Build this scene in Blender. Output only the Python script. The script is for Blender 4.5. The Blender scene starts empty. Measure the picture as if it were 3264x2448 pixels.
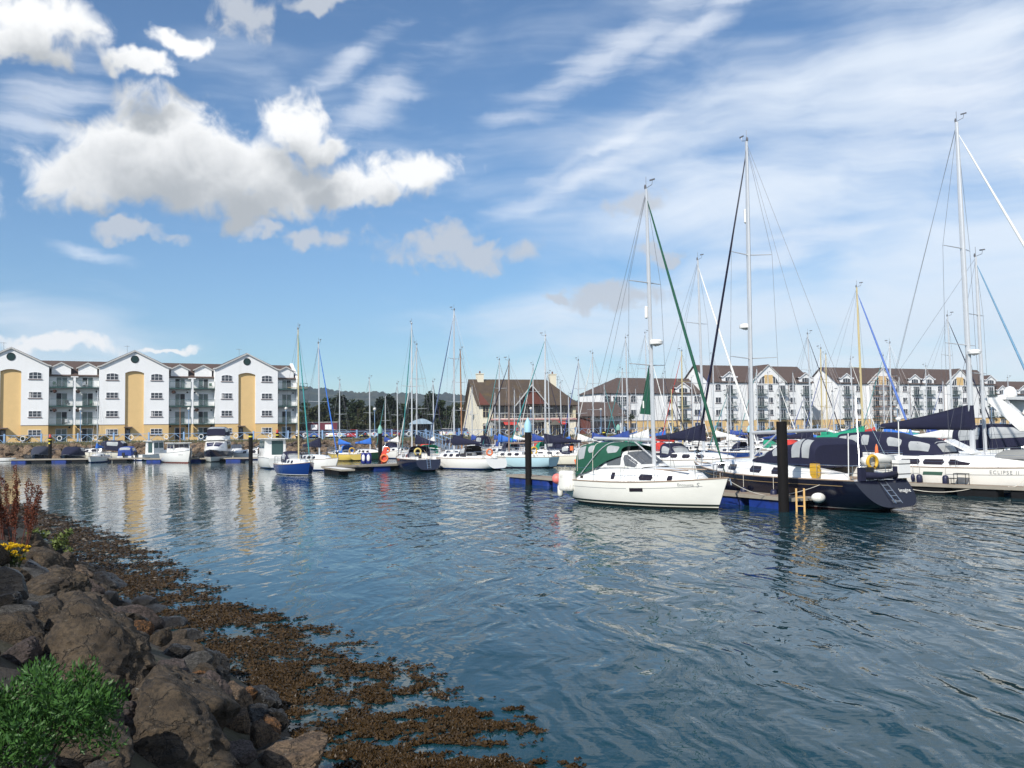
import bpy, bmesh, math, random
from mathutils import Vector, Matrix, noise as mnoise
R = math.radians
scene = bpy.context.scene
COL = scene.collection
# ---------------------------------------------------------------- camera
FPX, CX, CY, CAMZ = 2900.0, 1632.0, 1224.0, 3.4       # the photograph measures 3264 x 2448
PITCH, ROLL = math.atan(146.0/FPX), 0.0125
_u0 = Vector((0, -math.sin(PITCH), math.cos(PITCH)))
FWD = Vector((0, math.cos(PITCH), math.sin(PITCH)))
RGT = Vector((1, 0, 0))*math.cos(ROLL) - _u0*math.sin(ROLL)
UPV = Vector((1, 0, 0))*math.sin(ROLL) + _u0*math.cos(ROLL)
EYE = Vector((0, 0, CAMZ))
cd = bpy.data.cameras.new('camera'); cam = bpy.data.objects.new('camera', cd); COL.objects.link(cam)
cd.sensor_width = 36; cd.lens = 36*FPX/3264; cd.clip_start = 0.05; cd.clip_end = 30000
mw = Matrix((RGT, UPV, -FWD)).transposed().to_4x4(); mw.translation = EYE
cam.matrix_world = mw
scene.camera = cam
# ---------------------------------------------------------------- light
SUN_AZ, SUN_EL = R(180+29), R(38)        # compass-like azimuth from +Y clockwise: behind the camera, to its left
SUNDIR = Vector((math.sin(SUN_AZ)*math.cos(SUN_EL), math.cos(SUN_AZ)*math.cos(SUN_EL), math.sin(SUN_EL)))
ld = bpy.data.lights.new('sun', 'SUN'); ld.energy = 4.6; ld.angle = R(0.53); ld.color = (1.0, 0.95, 0.87)
sun = bpy.data.objects.new('sun', ld); COL.objects.link(sun)
sun.rotation_euler = SUNDIR.to_track_quat('Z', 'Y').to_euler()
vs = scene.view_settings
scene.display_settings.display_device = 'sRGB'
vs.view_transform = 'Standard'; vs.look = 'None'; vs.gamma = 1.0; vs.exposure = 0.25; vs.use_curve_mapping = False
scene.cycles.use_denoising = True
scene.cycles.max_bounces = 6; scene.cycles.glossy_bounces = 3; scene.cycles.diffuse_bounces = 3
scene.cycles.transparent_max_bounces = 12; scene.cycles.caustics_reflective = False; scene.cycles.caustics_refractive = False

# node shorthand -----------------------------------------------------------
class NT:
    def __init__(s, tree): s.t = tree; s.n = tree.nodes; s.l = tree.links
    def new(s, kind, ins=None, **kw):
        n = s.n.new(kind)
        for k, v in kw.items(): setattr(n, k, v)
        for k, v in (ins or {}).items(): s.set(n.inputs[k], v)
        return n
    def set(s, sock, v):
        if hasattr(v, 'is_linked'): s.l.new(v, sock)
        else: sock.default_value = v
    def m(s, op, a, b=0.0, c=0.0, clamp=False):
        n = s.n.new('ShaderNodeMath'); n.operation = op; n.use_clamp = clamp
        for i, v in enumerate((a, b, c)): s.set(n.inputs[i], v)
        return n.outputs[0]
    def vm(s, op, a, b=(0, 0, 0), scale=None):
        n = s.n.new('ShaderNodeVectorMath'); n.operation = op
        s.set(n.inputs[0], a); s.set(n.inputs[1], b)
        if scale is not None: s.set(n.inputs['Scale'], scale)
        return n.outputs['Value'] if op in ('LENGTH', 'DOT_PRODUCT') else n.outputs[0]
    def mix(s, f, a, b, mode='MIX'):
        n = s.n.new('ShaderNodeMix'); n.data_type = 'RGBA'; n.blend_type = mode
        s.set(n.inputs[0], f); s.set(n.inputs[6], a); s.set(n.inputs[7], b)
        return n.outputs[2]
    def sstep(s, x, lo, hi):
        n = s.n.new('ShaderNodeMapRange'); n.interpolation_type = 'SMOOTHSTEP'
        s.set(n.inputs[0], x); s.set(n.inputs[1], lo); s.set(n.inputs[2], hi)
        return n.outputs[0]
    def noise(s, vec, scale, detail=4, rough=.55, dist=0.0, out=0, dim='3D'):
        n = s.n.new('ShaderNodeTexNoise'); n.noise_dimensions = dim; s.set(n.inputs['Vector'], vec)
        n.inputs['Scale'].default_value = scale; n.inputs['Detail'].default_value = detail
        n.inputs['Roughness'].default_value = rough; n.inputs['Distortion'].default_value = dist
        return n.outputs[out]
    def mapping(s, vec, loc=(0, 0, 0), rot=(0, 0, 0), sc=(1, 1, 1)):
        n = s.n.new('ShaderNodeMapping'); s.set(n.inputs[0], vec)
        n.inputs[1].default_value = loc; n.inputs[2].default_value = rot; n.inputs[3].default_value = sc
        return n.outputs[0]
def lin(c): return tuple(((v/255+.055)/1.055)**2.4 if v > 10.3 else v/255/12.92 for v in c)
def rgb(r, g, b): return lin((r, g, b))+(1.0,)

# ---------------------------------------------------------------- sky
W = bpy.data.worlds.new('World'); scene.world = W; W.use_nodes = True
t = NT(W.node_tree); t.n.clear()
sky = t.new('ShaderNodeTexSky', sky_type='NISHITA', sun_disc=False)
sky.sun_elevation = SUN_EL; sky.sun_rotation = SUN_AZ; sky.air_density = 1.0; sky.dust_density = 0.35; sky.ozone_density = 2.6
gen = t.new('ShaderNodeTexCoord').outputs['Generated']
sp = t.new('ShaderNodeSeparateXYZ', {0: gen})
az = t.m('ARCTAN2', sp.outputs[0], sp.outputs[1]); el = t.m('ARCSINE', sp.outputs[2])
P = t.new('ShaderNodeCombineXYZ', {0: az, 1: el}).outputs[0]
def aem(px, py):
    d = (FWD + RGT*((px-CX)/FPX) - UPV*((py-CY)/FPX)).normalized()
    return math.atan2(d.x, d.y), math.asin(d.z)
# cumulus: soft lobes (centre and half size as measured), broken up by noise
LOBES = [(490, 465, 310, 165), (680, 540, 380, 165), (310, 555, 240, 125), (940, 385, 130, 105), (900, 600, 230, 110),
         (1010, 480, 120, 70), (1310, 545, 210, 90), (1120, 610, 250, 70), (820, 670, 160, 60),
         (110, 55, 250, 105), (-10, 120, 220, 70), (430, 200, 140, 42), (590, 130, 100, 42), (180, 1098, 165, 32), (530, 1122, 75, 15),
         (-420, 560, 330, 170), (3900, 500, 420, 160)]
THIN = [(1440, 790, 300, 70), (1010, 760, 110, 42), (850, 745, 90, 34), (1960, 940, 230, 60), (2030, 655, 130, 52), (2090, 815, 100, 28), (1760, 925, 60, 26), (790, 60, 90, 90), (1010, 5, 150, 40), (430, 750, 160, 36)]
def lobes(q, p, lst, k):
    cur = None
    for (px, py, rx, ry) in lst:
        a, e = aem(px, py)
        d = q.m('SUBTRACT', 1.0, q.vm('LENGTH', q.vm('MULTIPLY', q.vm('SUBTRACT', p, (a, e, 0)), (FPX/rx, FPX/ry, 0))))
        cur = d if cur is None else q.m('SMOOTH_MAX', cur, d, k)
    return cur
wv = t.vm('SUBTRACT', t.noise(P, 13, 4, .6, out=1, dim='2D'), (.5, .5, .5))
p1 = t.vm('ADD', P, t.vm('SCALE', wv, scale=.060))
billow = t.m('SUBTRACT', t.noise(P, 30, 7, .56, .4, dim='2D'), .5)
d0 = t.m('ADD', lobes(t, p1, LOBES, .25), t.m('MULTIPLY', billow, 1.0))
cover = t.sstep(d0, -.02, .50)
hi = lobes(t, t.vm('ADD', p1, (-0.012, 0.050, 0)), LOBES[:13], .25)      # how much cloud lies between here and the light
shade = t.sstep(t.m('ADD', hi, t.m('MULTIPLY', billow, .55)), -.42, .85)
cum = t.mix(shade, (8.9, 8.9, 8.8, 1), (4.0, 4.2, 4.35, 1))
thin = t.m('MULTIPLY', t.sstep(t.m('ADD', lobes(t, p1, THIN, .2), t.m('MULTIPLY', billow, 1.5)), -.02, .60), .85)
# cirrus veils: stretched noise, thicker to the right of the view and towards the horizon
pr = t.vm('ADD', t.mapping(P, rot=(0, 0, R(-26)), sc=(2.0, 11.0, 1)), t.vm('SCALE', t.noise(P, 5, 2, .5, out=1, dim='2D'), scale=.55))
c1 = t.noise(pr, 1.35, 6, .54, .15, dim='2D')
c2 = t.noise(t.mapping(P, loc=(3, 1, 0), rot=(0, 0, R(-10)), sc=(3.0, 9.0, 1)), 1.0, 5, .54, .3, dim='2D')
big = t.noise(t.mapping(P, loc=(.7, .2, 0)), 3.2, 2, .5, dim='2D')
right = t.sstep(az, -.10, .40)
low = t.sstep(el, .30, .03)
veil = t.m('ADD', t.m('MULTIPLY', right, .62), t.m('ADD', t.m('MULTIPLY', low, .42), t.m('MULTIPLY', t.m('SUBTRACT', big, .5), .9)))
ci = t.m('ADD', t.m('MULTIPLY', t.m('SUBTRACT', c1, .5), 1.7), t.m('ADD', t.m('MULTIPLY', t.m('SUBTRACT', c2, .5), 1.0), veil))
cir = t.m('MULTIPLY', t.sstep(ci, .05, 1.15), .82)
# combed-out wisps: long thin lobes filled with fine streaks
STREAK = [(1130, 195, 210, 50, 33), (1200, 320, 300, 75, 36), (1960, 170, 560, 85, 27), (2250, 60, 380, 60, 27), (280, 800, 230, 30, -14), (1900, 480, 380, 36, 24), (1850, 560, 420, 50, 22), (150, 330, 260, 120, 30), (2500, 800, 500, 70, 10), (3050, 300, 420, 160, 20)]
stn = t.m('SUBTRACT', t.noise(t.mapping(t.vm('ADD', P, t.vm('SCALE', wv, scale=.018)), rot=(0, 0, R(-31)), sc=(6, 60, 1)), 1.0, 5, .52, .1, dim='2D'), .5)
sk = None
for (px, py, rx, ry, an) in STREAK:
    a, e = aem(px, py); ca, sa = math.cos(R(an)), math.sin(R(an))
    dv = t.vm('SUBTRACT', t.vm('ADD', P, t.vm('SCALE', wv, scale=.03)), (a, e, 0))
    v = t.new('ShaderNodeCombineXYZ', {0: t.vm('DOT_PRODUCT', dv, (ca*FPX/rx, sa*FPX/rx, 0)), 1: t.vm('DOT_PRODUCT', dv, (-sa*FPX/ry, ca*FPX/ry, 0))}).outputs[0]
    d = t.m('SUBTRACT', 1.0, t.vm('LENGTH', v)); sk = d if sk is None else t.m('MAXIMUM', sk, d)
wisp = t.m('MULTIPLY', t.sstep(t.m('ADD', t.m('MULTIPLY', sk, .85), t.m('MULTIPLY', stn, 1.3)), .0, 1.0), .60)
tint = t.mix(1.0, sky.outputs[0], (.70, .90, 1.04, 1), 'MULTIPLY')
skyc = t.mix(cir, tint, (7.6, 8.2, 8.9, 1))
skyc = t.mix(wisp, skyc, (7.9, 8.3, 8.9, 1))
skyc = t.mix(thin, skyc, (5.0, 5.3, 5.75, 1))
skyc = t.mix(t.m('MULTIPLY', cover, .97), skyc, cum)
bg = t.new('ShaderNodeBackground', {0: skyc, 1: 0.105})
t.new('ShaderNodeOutputWorld', {0: bg.outputs[0]})
W.cycles.sampling_method = 'MANUAL'; W.cycles.sample_map_resolution = 512
# ---------------------------------------------------------------- builders
def ray(px, py): return FWD + RGT*((px-CX)/FPX) - UPV*((py-CY)/FPX)
def onz(px, py, z=0.0):
    d = ray(px, py); return EYE + d*((z-CAMZ)/d.z)
def aty(px, py, Y):
    d = ray(px, py); return EYE + d*(Y/d.y)
def link(name, data=None, parent=None, loc=None, rz=0.0):
    o = bpy.data.objects.new(name, data); COL.objects.link(o)
    if parent is not None: o.parent = parent
    if loc is not None: o.location = loc
    if rz: o.rotation_euler = (0, 0, rz)
    return o
def tag(o, label=None, cat=None, group=None, kind=None):
    if label: o['label'] = label
    if cat: o['category'] = cat
    if group: o['group'] = group
    if kind: o['kind'] = kind
    return o
def thing(name, label, cat, loc=(0, 0, 0), rz=0.0, group=None):
    return tag(link(name, None, None, loc, rz), label, cat, group)
KIDS = {}
def copy_tree(o, parent=None):
    c = o.copy(); COL.objects.link(c)
    if parent is not None: c.parent = parent
    for ch in list(o.children): copy_tree(ch, c)
    return c
class MB:
    def __init__(s): s.v = []; s.f = []; s.mi = []; s.cur = 0
    def add(s, vs, fs):
        b = len(s.v); s.v.extend(vs); s.f.extend([tuple(b+i for i in f) for f in fs]); s.mi.extend([s.cur]*len(fs)); return s
    def box(s, x0, x1, y0, y1, z0, z1):
        vs = [(x, y, z) for z in (z0, z1) for y in (y0, y1) for x in (x0, x1)]
        return s.add(vs, [(0, 2, 3, 1), (4, 5, 7, 6), (0, 1, 5, 4), (2, 6, 7, 3), (0, 4, 6, 2), (1, 3, 7, 5)])
    def cbox(s, c, sz, m=None):
        q = MB().box(-sz[0]/2, sz[0]/2, -sz[1]/2, sz[1]/2, -sz[2]/2, sz[2]/2)
        c = Vector(c); vs = [tuple(c + (m @ Vector(v) if m else Vector(v))) for v in q.v]
        return s.add(vs, q.f)
    def prism(s, poly, y0, y1):                 # polygon in x,z swept along y
        n = len(poly)
        vs = [(x, y0, z) for x, z in poly] + [(x, y1, z) for x, z in poly]
        return s.add(vs, [tuple(range(n)), tuple(range(2*n-1, n-1, -1))] + [(i, n+i, n+(i+1) % n, (i+1) % n) for i in range(n)])
    def prismz(s, poly, z0, z1):                # polygon in x,y swept along z
        n = len(poly)
        vs = [(x, y, z0) for x, y in poly] + [(x, y, z1) for x, y in poly]
        return s.add(vs, [tuple(range(n-1, -1, -1)), tuple(range(n, 2*n))] + [((i+1) % n, n+(i+1) % n, n+i, i) for i in range(n)])
    def tube(s, pts, r, n=6, caps=True, flat=1.0):
        pts = [Vector(p) for p in pts]; k = len(pts)
        rs = r if isinstance(r, (list, tuple)) else [r]*k
        vs = []; ref = None
        for i, p in enumerate(pts):
            d = (pts[min(i+1, k-1)] - pts[max(i-1, 0)]).normalized()
            if ref is None: ref = Vector((0, 1, 0)) if abs(d.y) < .9 else Vector((1, 0, 0))
            a = d.cross(ref).normalized(); b = d.cross(a).normalized(); ref = b if False else ref
            for j in range(n):
                th = 2*math.pi*j/n; vs.append(tuple(p + a*(math.cos(th)*rs[i]) + b*(math.sin(th)*rs[i]*flat)))
        fs = [(i*n+j, i*n+(j+1) % n, (i+1)*n+(j+1) % n, (i+1)*n+j) for i in range(k-1) for j in range(n)]
        if caps: fs += [tuple(range(n-1, -1, -1)), tuple(range((k-1)*n, k*n))]
        return s.add(vs, fs)
    def lathe(s, prof, n=10, c=(0, 0, 0), m=None):   # profile of (radius, height)
        c = Vector(c); vs = []
        for r_, z in prof:
            for j in range(n):
                th = 2*math.pi*j/n; v = Vector((r_*math.cos(th), r_*math.sin(th), z))
                vs.append(tuple(c + (m @ v if m else v)))
        k = len(prof)
        fs = [(i*n+j, i*n+(j+1) % n, (i+1)*n+(j+1) % n, (i+1)*n+j) for i in range(k-1) for j in range(n)]
        fs += [tuple(range(n-1, -1, -1)), tuple(range((k-1)*n, k*n))]
        return s.add(vs, fs)
    def torus(s, c, R0, r0, m=None, n=16, k=6, a0=0.0, a1=2*math.pi):
        c = Vector(c); vs = []; full = abs(a1-a0-2*math.pi) < 1e-6
        cnt = n if full else n+1
        for i in range(cnt):
            a = a0+(a1-a0)*i/n
            for j in range(k):
                b = 2*math.pi*j/k; v = Vector(((R0+r0*math.cos(b))*math.cos(a), (R0+r0*math.cos(b))*math.sin(a), r0*math.sin(b)))
                vs.append(tuple(c + (m @ v if m else v)))
        fs = [(i % cnt*k+j, (i+1) % cnt*k+j, (i+1) % cnt*k+(j+1) % k, i % cnt*k+(j+1) % k) for i in range(n if full else n) for j in range(k)]
        return s.add(vs, fs)
    def grid(s, rows, closed=False):
        m = len(rows[0]); vs = [tuple(p) for r_ in rows for p in r_]
        fs = [(i*m+j, i*m+(j+1) % m, (i+1)*m+(j+1) % m, (i+1)*m+j) for i in range(len(rows)-1) for j in range(m if closed else m-1)]
        return s.add(vs, fs)
    def ball(s, c, r, n=10, k=6, sq=(1, 1, 1)):
        return s.lathe([(max(.001, r*math.sin(math.pi*i/k)), -r*math.cos(math.pi*i/k)) for i in range(k+1)], n, c, Matrix.Diagonal(sq))
    def build(s, name, mat, parent=None, smooth=False, loc=None, rz=0.0):
        me = bpy.data.meshes.new(name); me.from_pydata([tuple(v) for v in s.v], [], s.f)
        mats = mat if isinstance(mat, (list, tuple)) else [mat]
        for x in mats: me.materials.append(x)
        if len(mats) > 1: me.polygons.foreach_set('material_index', s.mi)
        if smooth: me.polygons.foreach_set('use_smooth', [True]*len(s.f))
        me.update()
        bm = bmesh.new(); bm.from_mesh(me); bmesh.ops.recalc_face_normals(bm, faces=bm.faces); bm.to_mesh(me); bm.free()
        if smooth and smooth is not True: me.set_sharp_from_angle(angle=R(smooth))
        return link(name, me, parent, loc, rz)
def text_part(name, body, size, mat, parent, place, depth=.004, font_shear=0.0, space=1.0):
    cu = bpy.data.curves.new(name, 'FONT'); cu.body = body; cu.size = size; cu.align_x = 'CENTER'; cu.align_y = 'CENTER'
    cu.shear = font_shear; cu.space_character = space; cu.resolution_u = 3
    tmp = bpy.data.objects.new('tmp', cu); COL.objects.link(tmp)
    bpy.context.view_layer.update()
    me = bpy.data.meshes.new_from_object(tmp.evaluated_get(bpy.context.evaluated_depsgraph_get()))
    COL.objects.unlink(tmp); bpy.data.objects.remove(tmp)
    for v in me.vertices: v.co = Vector(place(v.co.x, v.co.y))
    me.materials.clear(); me.materials.append(mat); me.name = name
    return link(name, me, parent)
# ---------------------------------------------------------------- materials
MATS = {}
def mat(name, col, rough=.5, metal=0.0, var=.10, vs=3.0, bump=0.0, bs=20.0, spec=.5, coat=0.0, dirt=None):
    if name in MATS: return MATS[name]
    m = bpy.data.materials.new(name); m.use_nodes = True; q = NT(m.node_tree); b = q.n['Principled BSDF']
    obj = q.new('ShaderNodeTexCoord').outputs['Object']
    c = tuple(col[:3])+(1,)
    if var:
        n = q.noise(obj, vs, 5, .6)
        k = q.m('ADD', q.m('MULTIPLY', n, 2*var), 1-var)
        out = q.mix(1.0, c, q.new('ShaderNodeCombineXYZ', {0: k, 1: k, 2: k}).outputs[0], 'MULTIPLY')
        if dirt:
            f = q.sstep(q.noise(q.mapping(obj, sc=dirt[2] if len(dirt) > 2 else (1, 1, 1)), dirt[1], 6, .65), .48, .75)
            out = q.mix(f, out, tuple(dirt[0][:3])+(1,))
        q.l.new(out, b.inputs['Base Color'])
    else: b.inputs['Base Color'].default_value = c
    b.inputs['Roughness'].default_value = rough; b.inputs['Metallic'].default_value = metal
    b.inputs['Specular IOR Level'].default_value = spec; b.inputs['Coat Weight'].default_value = coat
    if bump:
        bn = q.new('ShaderNodeBump', {'Height': q.noise(obj, bs, 5, .6), 'Strength': 1.0, 'Distance': bump})
        q.l.new(bn.outputs[0], b.inputs['Normal'])
    MATS[name] = m; return m
def glass(name, col, rough=.04, alpha=1.0):
    if name in MATS: return MATS[name]
    m = mat(name, col, rough, var=0, spec=.6)
    m.node_tree.nodes['Principled BSDF'].inputs['Alpha'].default_value = alpha
    return m
WHITE = mat('white_render', (.80, .80, .795), .85, var=.05, vs=.5, bump=.004, bs=30, dirt=((.74, .74, .72), .4, (2.0, 2.0, .3)))
CREAM = mat('cream_render', (.72, .66, .52), .85, var=.06, vs=.6, bump=.004, bs=30)
OCHRE = mat('ochre_brick', (.68, .47, .215), .85, var=.08, vs=1.2)
SILL = mat('stone_sill', (.20, .15, .14), .8)
TRIM = mat('grey_fascia', (.50, .49, .47), .7)
UPVC = mat('white_frame', (.78, .78, .79), .45, var=0)
PANE = glass('window_pane', (.030, .036, .048), .05)
PANEG = glass('green_glazing', (.05, .09, .09), .06)
DARK = mat('dark_opening', (.012, .012, .014), .6, var=0)
GREENM = mat('green_balcony_metal', (.035, .085, .075), .5)
BLUEM = mat('blue_railing_paint', (.22, .35, .54), .5, var=.12)
GREYM = mat('grey_metal', (.25, .26, .27), .45, metal=.3)
STEEL = mat('stainless_steel', (.62, .63, .64), .22, metal=1.0, var=0)
ALU = mat('mast_aluminium', (.60, .61, .62), .40, metal=.40, var=.08)
GOLD = mat('gold_anodised_mast', (.62, .50, .26), .4, metal=.3, var=.05)
WOOD = mat('varnished_mast', (.30, .15, .07), .5, var=.2)
WIRE = mat('rigging_wire', (.16, .16, .17), .4, metal=.4, var=0)
ROPE = mat('pale_rope', (.62, .58, .50), .9)
GEL = mat('white_gelcoat', (.80, .79, .76), .22, var=.03, coat=.3, dirt=((.66, .64, .58), 1.2))
CREAMG = mat('cream_gelcoat', (.74, .69, .55), .28, var=.04, coat=.2)
DECKM = mat('pale_deck', (.72, .71, .68), .6, var=.05)
TEAK = mat('teak', (.33, .24, .17), .7, var=.2, vs=8)
SMOKE = glass('smoked_window', (.022, .016, .020), .05)
VINYL = mat('clear_vinyl', (.36, .37, .37), .16, var=.45, vs=1.6, spec=.6)
NAVY = mat('navy_canvas', (.0055, .0066, .029), .85, var=.25, vs=4, bump=.012, bs=6)
GREENC = mat('green_canvas', (.008, .078, .045), .85, var=.22, vs=4, bump=.012, bs=6)
BLUEC = mat('blue_canvas', (.025, .06, .26), .85, var=.2, vs=4, bump=.01, bs=6)
ROYAL = mat('royal_blue_canvas', (.03, .14, .50), .85, var=.2, vs=4, bump=.01, bs=6)
REDC = mat('red_canvas', (.50, .04, .03), .85, var=.2, vs=4, bump=.01, bs=6)
TURQ = mat('teal_canvas', (.04, .25, .26), .85, var=.2, vs=4)
EMER = mat('emerald_canvas', (.012, .26, .15), .85, var=.2, vs=4, bump=.01, bs=6)
GREYC = mat('grey_canvas', (.24, .24, .225), .85, var=.15, vs=4)
WHITEC = mat('white_sailcloth', (.74, .73, .69), .8, var=.08, vs=4)
ORANGE = mat('orange_buoy', (.75, .17, .05), .6)
PINK = mat('coral_fender', (.80, .20, .17), .5)
YELL = mat('yellow_plastic', (.62, .36, .03), .6)
FENDW = mat('white_fender', (.74, .72, .66), .5, dirt=((.45, .42, .36), 3.0))
FENDN = mat('navy_fender', (.012, .014, .045), .45)
BLACK = mat('black_rubber', (.014, .014, .015), .6)
PILEM = mat('black_pile', (.007, .006, .006), .8, var=.4, vs=2.5, bump=.01, bs=8, spec=.2, dirt=((.022, .015, .011), 2.0, (1, 1, .3)))
FLOAT = mat('blue_float', (.010, .036, .22), .5, var=.25, vs=2, dirt=((.015, .02, .06), 1.5))
FLOATB = mat('black_float', (.006, .006, .007), .7, var=.3, spec=.25)
PLANKM = mat('weathered_plank', (.26, .20, .15), .85, var=.25, vs=4)
PLANKE = mat('pontoon_edge', (.30, .27, .22), .85, var=.25, vs=3)
ROOFM = mat('brown_roof_tiles', (.088, .060, .050), .9, var=.30, vs=1.4, bump=.02, bs=9)
ROOFG = mat('mossy_roof', (.070, .050, .036), .9, var=.35, vs=1.2, bump=.02, bs=9, dirt=((.10, .068, .03), .9))
BROWNB = mat('red_brown_board', (.13, .042, .030), .8, var=.2)
YWOOD = mat('yellow_ladder_wood', (.62, .38, .14), .7, var=.15)
# ---------------------------------------------------------------- water and land
QZ = 2.3
LOOP = [(40, -14), (12, -2.0), (4, 1.8), (0.6, 4.6), (-1.2, 7.6), (-2.1, 9.4), (-3.1, 11.8), (-4.15, 13.2), (-5.8, 15.5), (-7.9, 18.5), (-10.2, 22.2),
        (-13.6, 27.5), (-17.5, 33), (-24.3, 43.2), (-42, 62), (-78, 98), (-104, 120), (-84, 128.5), (-60, 133.5), (-23, 135.5), (4, 145.5), (27, 160.5),
        (68, 180.5), (117, 203), (200, 238), (290, 262), (320, 150), (200, 10), (100, -15)]
def loop_normals(L):
    out = []
    for i in range(len(L)):
        a = Vector(L[i-1]); b = Vector(L[i]); c = Vector(L[(i+1) % len(L)])
        d1 = (b-a).normalized(); d2 = (c-b).normalized(); d = (d1+d2).normalized()
        n = Vector((-d.y, d.x)); k = 1/max(.6, n.dot(Vector((-d1.y, d1.x)))); out.append(n*k)
    return out
LN = loop_normals(LOOP)
def off(dist): return [(p[0]+n.x*dist, p[1]+n.y*dist) for p, n in zip(LOOP, LN)]
def seg_dist(x, y, pts):
    best = 1e9
    for (x0, y0), (x1, y1) in zip(pts[:-1], pts[1:]):
        dx, dy = x1-x0, y1-y0; tt = max(0, min(1, ((x-x0)*dx+(y-y0)*dy)/(dx*dx+dy*dy)))
        ex, ey = x-(x0+dx*tt), y-(y0+dy*tt); d = math.hypot(ex, ey)
        if d < best: best = d; side = (dx*(y-y0)-dy*(x-x0)) > 0
    return best if side else -best
NEAR = LOOP[0:16]
def bank_z(x, y): return max(-1.0, min(QZ, seg_dist(x, y, NEAR)*0.52))
def bank_hit(px, py):
    d = ray(px, py); tt = 1.5
    for _ in range(900):
        p = EYE+d*tt
        if p.z <= bank_z(p.x, p.y): return p
        tt += .03+tt*.004
    return EYE+d*tt

def water_mat():
    m = bpy.data.materials.new('harbour_water'); m.use_nodes = True; q = NT(m.node_tree); b = q.n['Principled BSDF']
    b.inputs['Base Color'].default_value = (.007, .036, .046, 1); b.inputs['Roughness'].default_value = .015; b.inputs['IOR'].default_value = 1.333; b.inputs['Specular IOR Level'].default_value = .34
    o = q.new('ShaderNodeTexCoord').outputs['Object']
    warp = q.vm('ADD', o, q.vm('SCALE', q.vm('SUBTRACT', q.noise(o, .35, 3, .5, out=1, dim='2D'), (.5, .5, .5)), scale=1.6))
    # crests run towards (0.61,-0.79)
    A = q.mapping(warp, rot=(0, 0, R(-38)), sc=(1.0, .30, 1))
    w1 = q.noise(A, 1.75, 2, .45, dim='2D')
    w2 = q.noise(q.mapping(warp, rot=(0, 0, R(-52)), sc=(1, .4, 1)), 4.6, 2, .5, dim='2D')
    w3 = q.noise(q.mapping(o, rot=(0, 0, R(80)), sc=(1, .35, 1)), .9, 1, .5, dim='2D')
    w4 = q.noise(q.mapping(o, rot=(0, 0, R(12)), sc=(.4, 1, 1)), 9.0, 1, .5, dim='2D')
    calm = q.sstep(q.noise(q.mapping(o, loc=(4, 9, 0)), .055, 2, .5, dim='2D'), .36, .62)
    # open water to the right of the shore carries more ripple than the pocket beside the weed
    sx = q.new('ShaderNodeSeparateXYZ', {0: o})
    openw = q.sstep(q.m('ADD', sx.outputs[0], q.m('MULTIPLY', sx.outputs[1], .28)), 0.5, 7.0)
    far = q.sstep(sx.outputs[1], 20.0, 60.0)
    amp = q.m('ADD', .22, q.m('MULTIPLY', openw, q.m('ADD', .35, q.m('MULTIPLY', calm, .55))))
    amp = q.m('MULTIPLY', amp, q.m('SUBTRACT', 1.0, q.m('MULTIPLY', far, .48)))
    h = q.m('ADD', q.m('MULTIPLY', w1, .165), q.m('ADD', q.m('MULTIPLY', w2, .022), q.m('ADD', q.m('MULTIPLY', w3, .05), q.m('MULTIPLY', w4, .004))))
    bn = q.new('ShaderNodeBump', {'Height': q.m('MULTIPLY', h, amp), 'Strength': 1.0, 'Distance': 1.0})
    q.l.new(bn.outputs[0], b.inputs['Normal'])
    return m
wb = MB(); ring = off(3.0)
wb.add([(x, y, 0) for x, y in ring], [tuple(range(len(ring)))])
water = tag(wb.build('water', water_mat()), kind='structure')
def ground_mat():
    m = bpy.data.materials.new('earth_and_turf'); m.use_nodes = True; q = NT(m.node_tree); b = q.n['Principled BSDF']
    o = q.new('ShaderNodeTexCoord').outputs['Object']
    n1 = q.noise(o, .7, 6, .6); n2 = q.noise(o, 6, 5, .6)
    c = q.mix(q.sstep(n1, .40, .62), (.050, .038, .027, 1), (.058, .055, .026, 1))
    c = q.mix(q.m('MULTIPLY', n2, .6), c, (.025, .022, .016, 1))
    q.l.new(c, b.inputs['Base Color']); b.inputs['Roughness'].default_value = .95
    q.l.new(q.new('ShaderNodeBump', {'Height': n2, 'Strength': 1.0, 'Distance': .05}).outputs[0], b.inputs['Normal'])
    return m
GROUND = ground_mat()
CEN = Vector((30, 110)); rows = []
for dist, z in ((-2.5, -1.3), (0, 0), (4.42, QZ), (12, QZ)):
    rr = off(dist); rows.append([(x, y, z) for x, y in rr])
for rad, z in ((420, QZ), (1500, QZ+1), (9000, 8.0)):
    rows.append([tuple((CEN + (Vector((x, y))-CEN).normalized()*rad).to_3d() + Vector((0, 0, z))) for x, y, _ in rows[3]])
g = MB().grid(rows, closed=True)
tag(g.build('ground', GROUND), kind='structure')
# promenade and car park sheets on the far quay
PAVE = mat('paving_concrete', (.30, .28, .26), .9, var=.15, vs=.8)
ASPH = mat('asphalt', (.055, .055, .057), .95, var=.2, vs=1.0)
inn = off(4.6); out = off(9.5)
idx = list(range(17, 26))
pm = MB().grid([[(inn[i][0], inn[i][1], QZ+.006) for i in idx], [(out[i][0], out[i][1], QZ+.006) for i in idx]])
tag(pm.build('promenade', PAVE), kind='structure')
o2 = off(10.0); o3 = off(42)
cpk = MB().grid([[(o2[i][0], o2[i][1], QZ+.012) for i in (18, 19, 20)], [(o3[i][0], o3[i][1], QZ+.012) for i in (18, 19, 20)]])
tag(cpk.build('car_park', ASPH), kind='structure')

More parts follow.
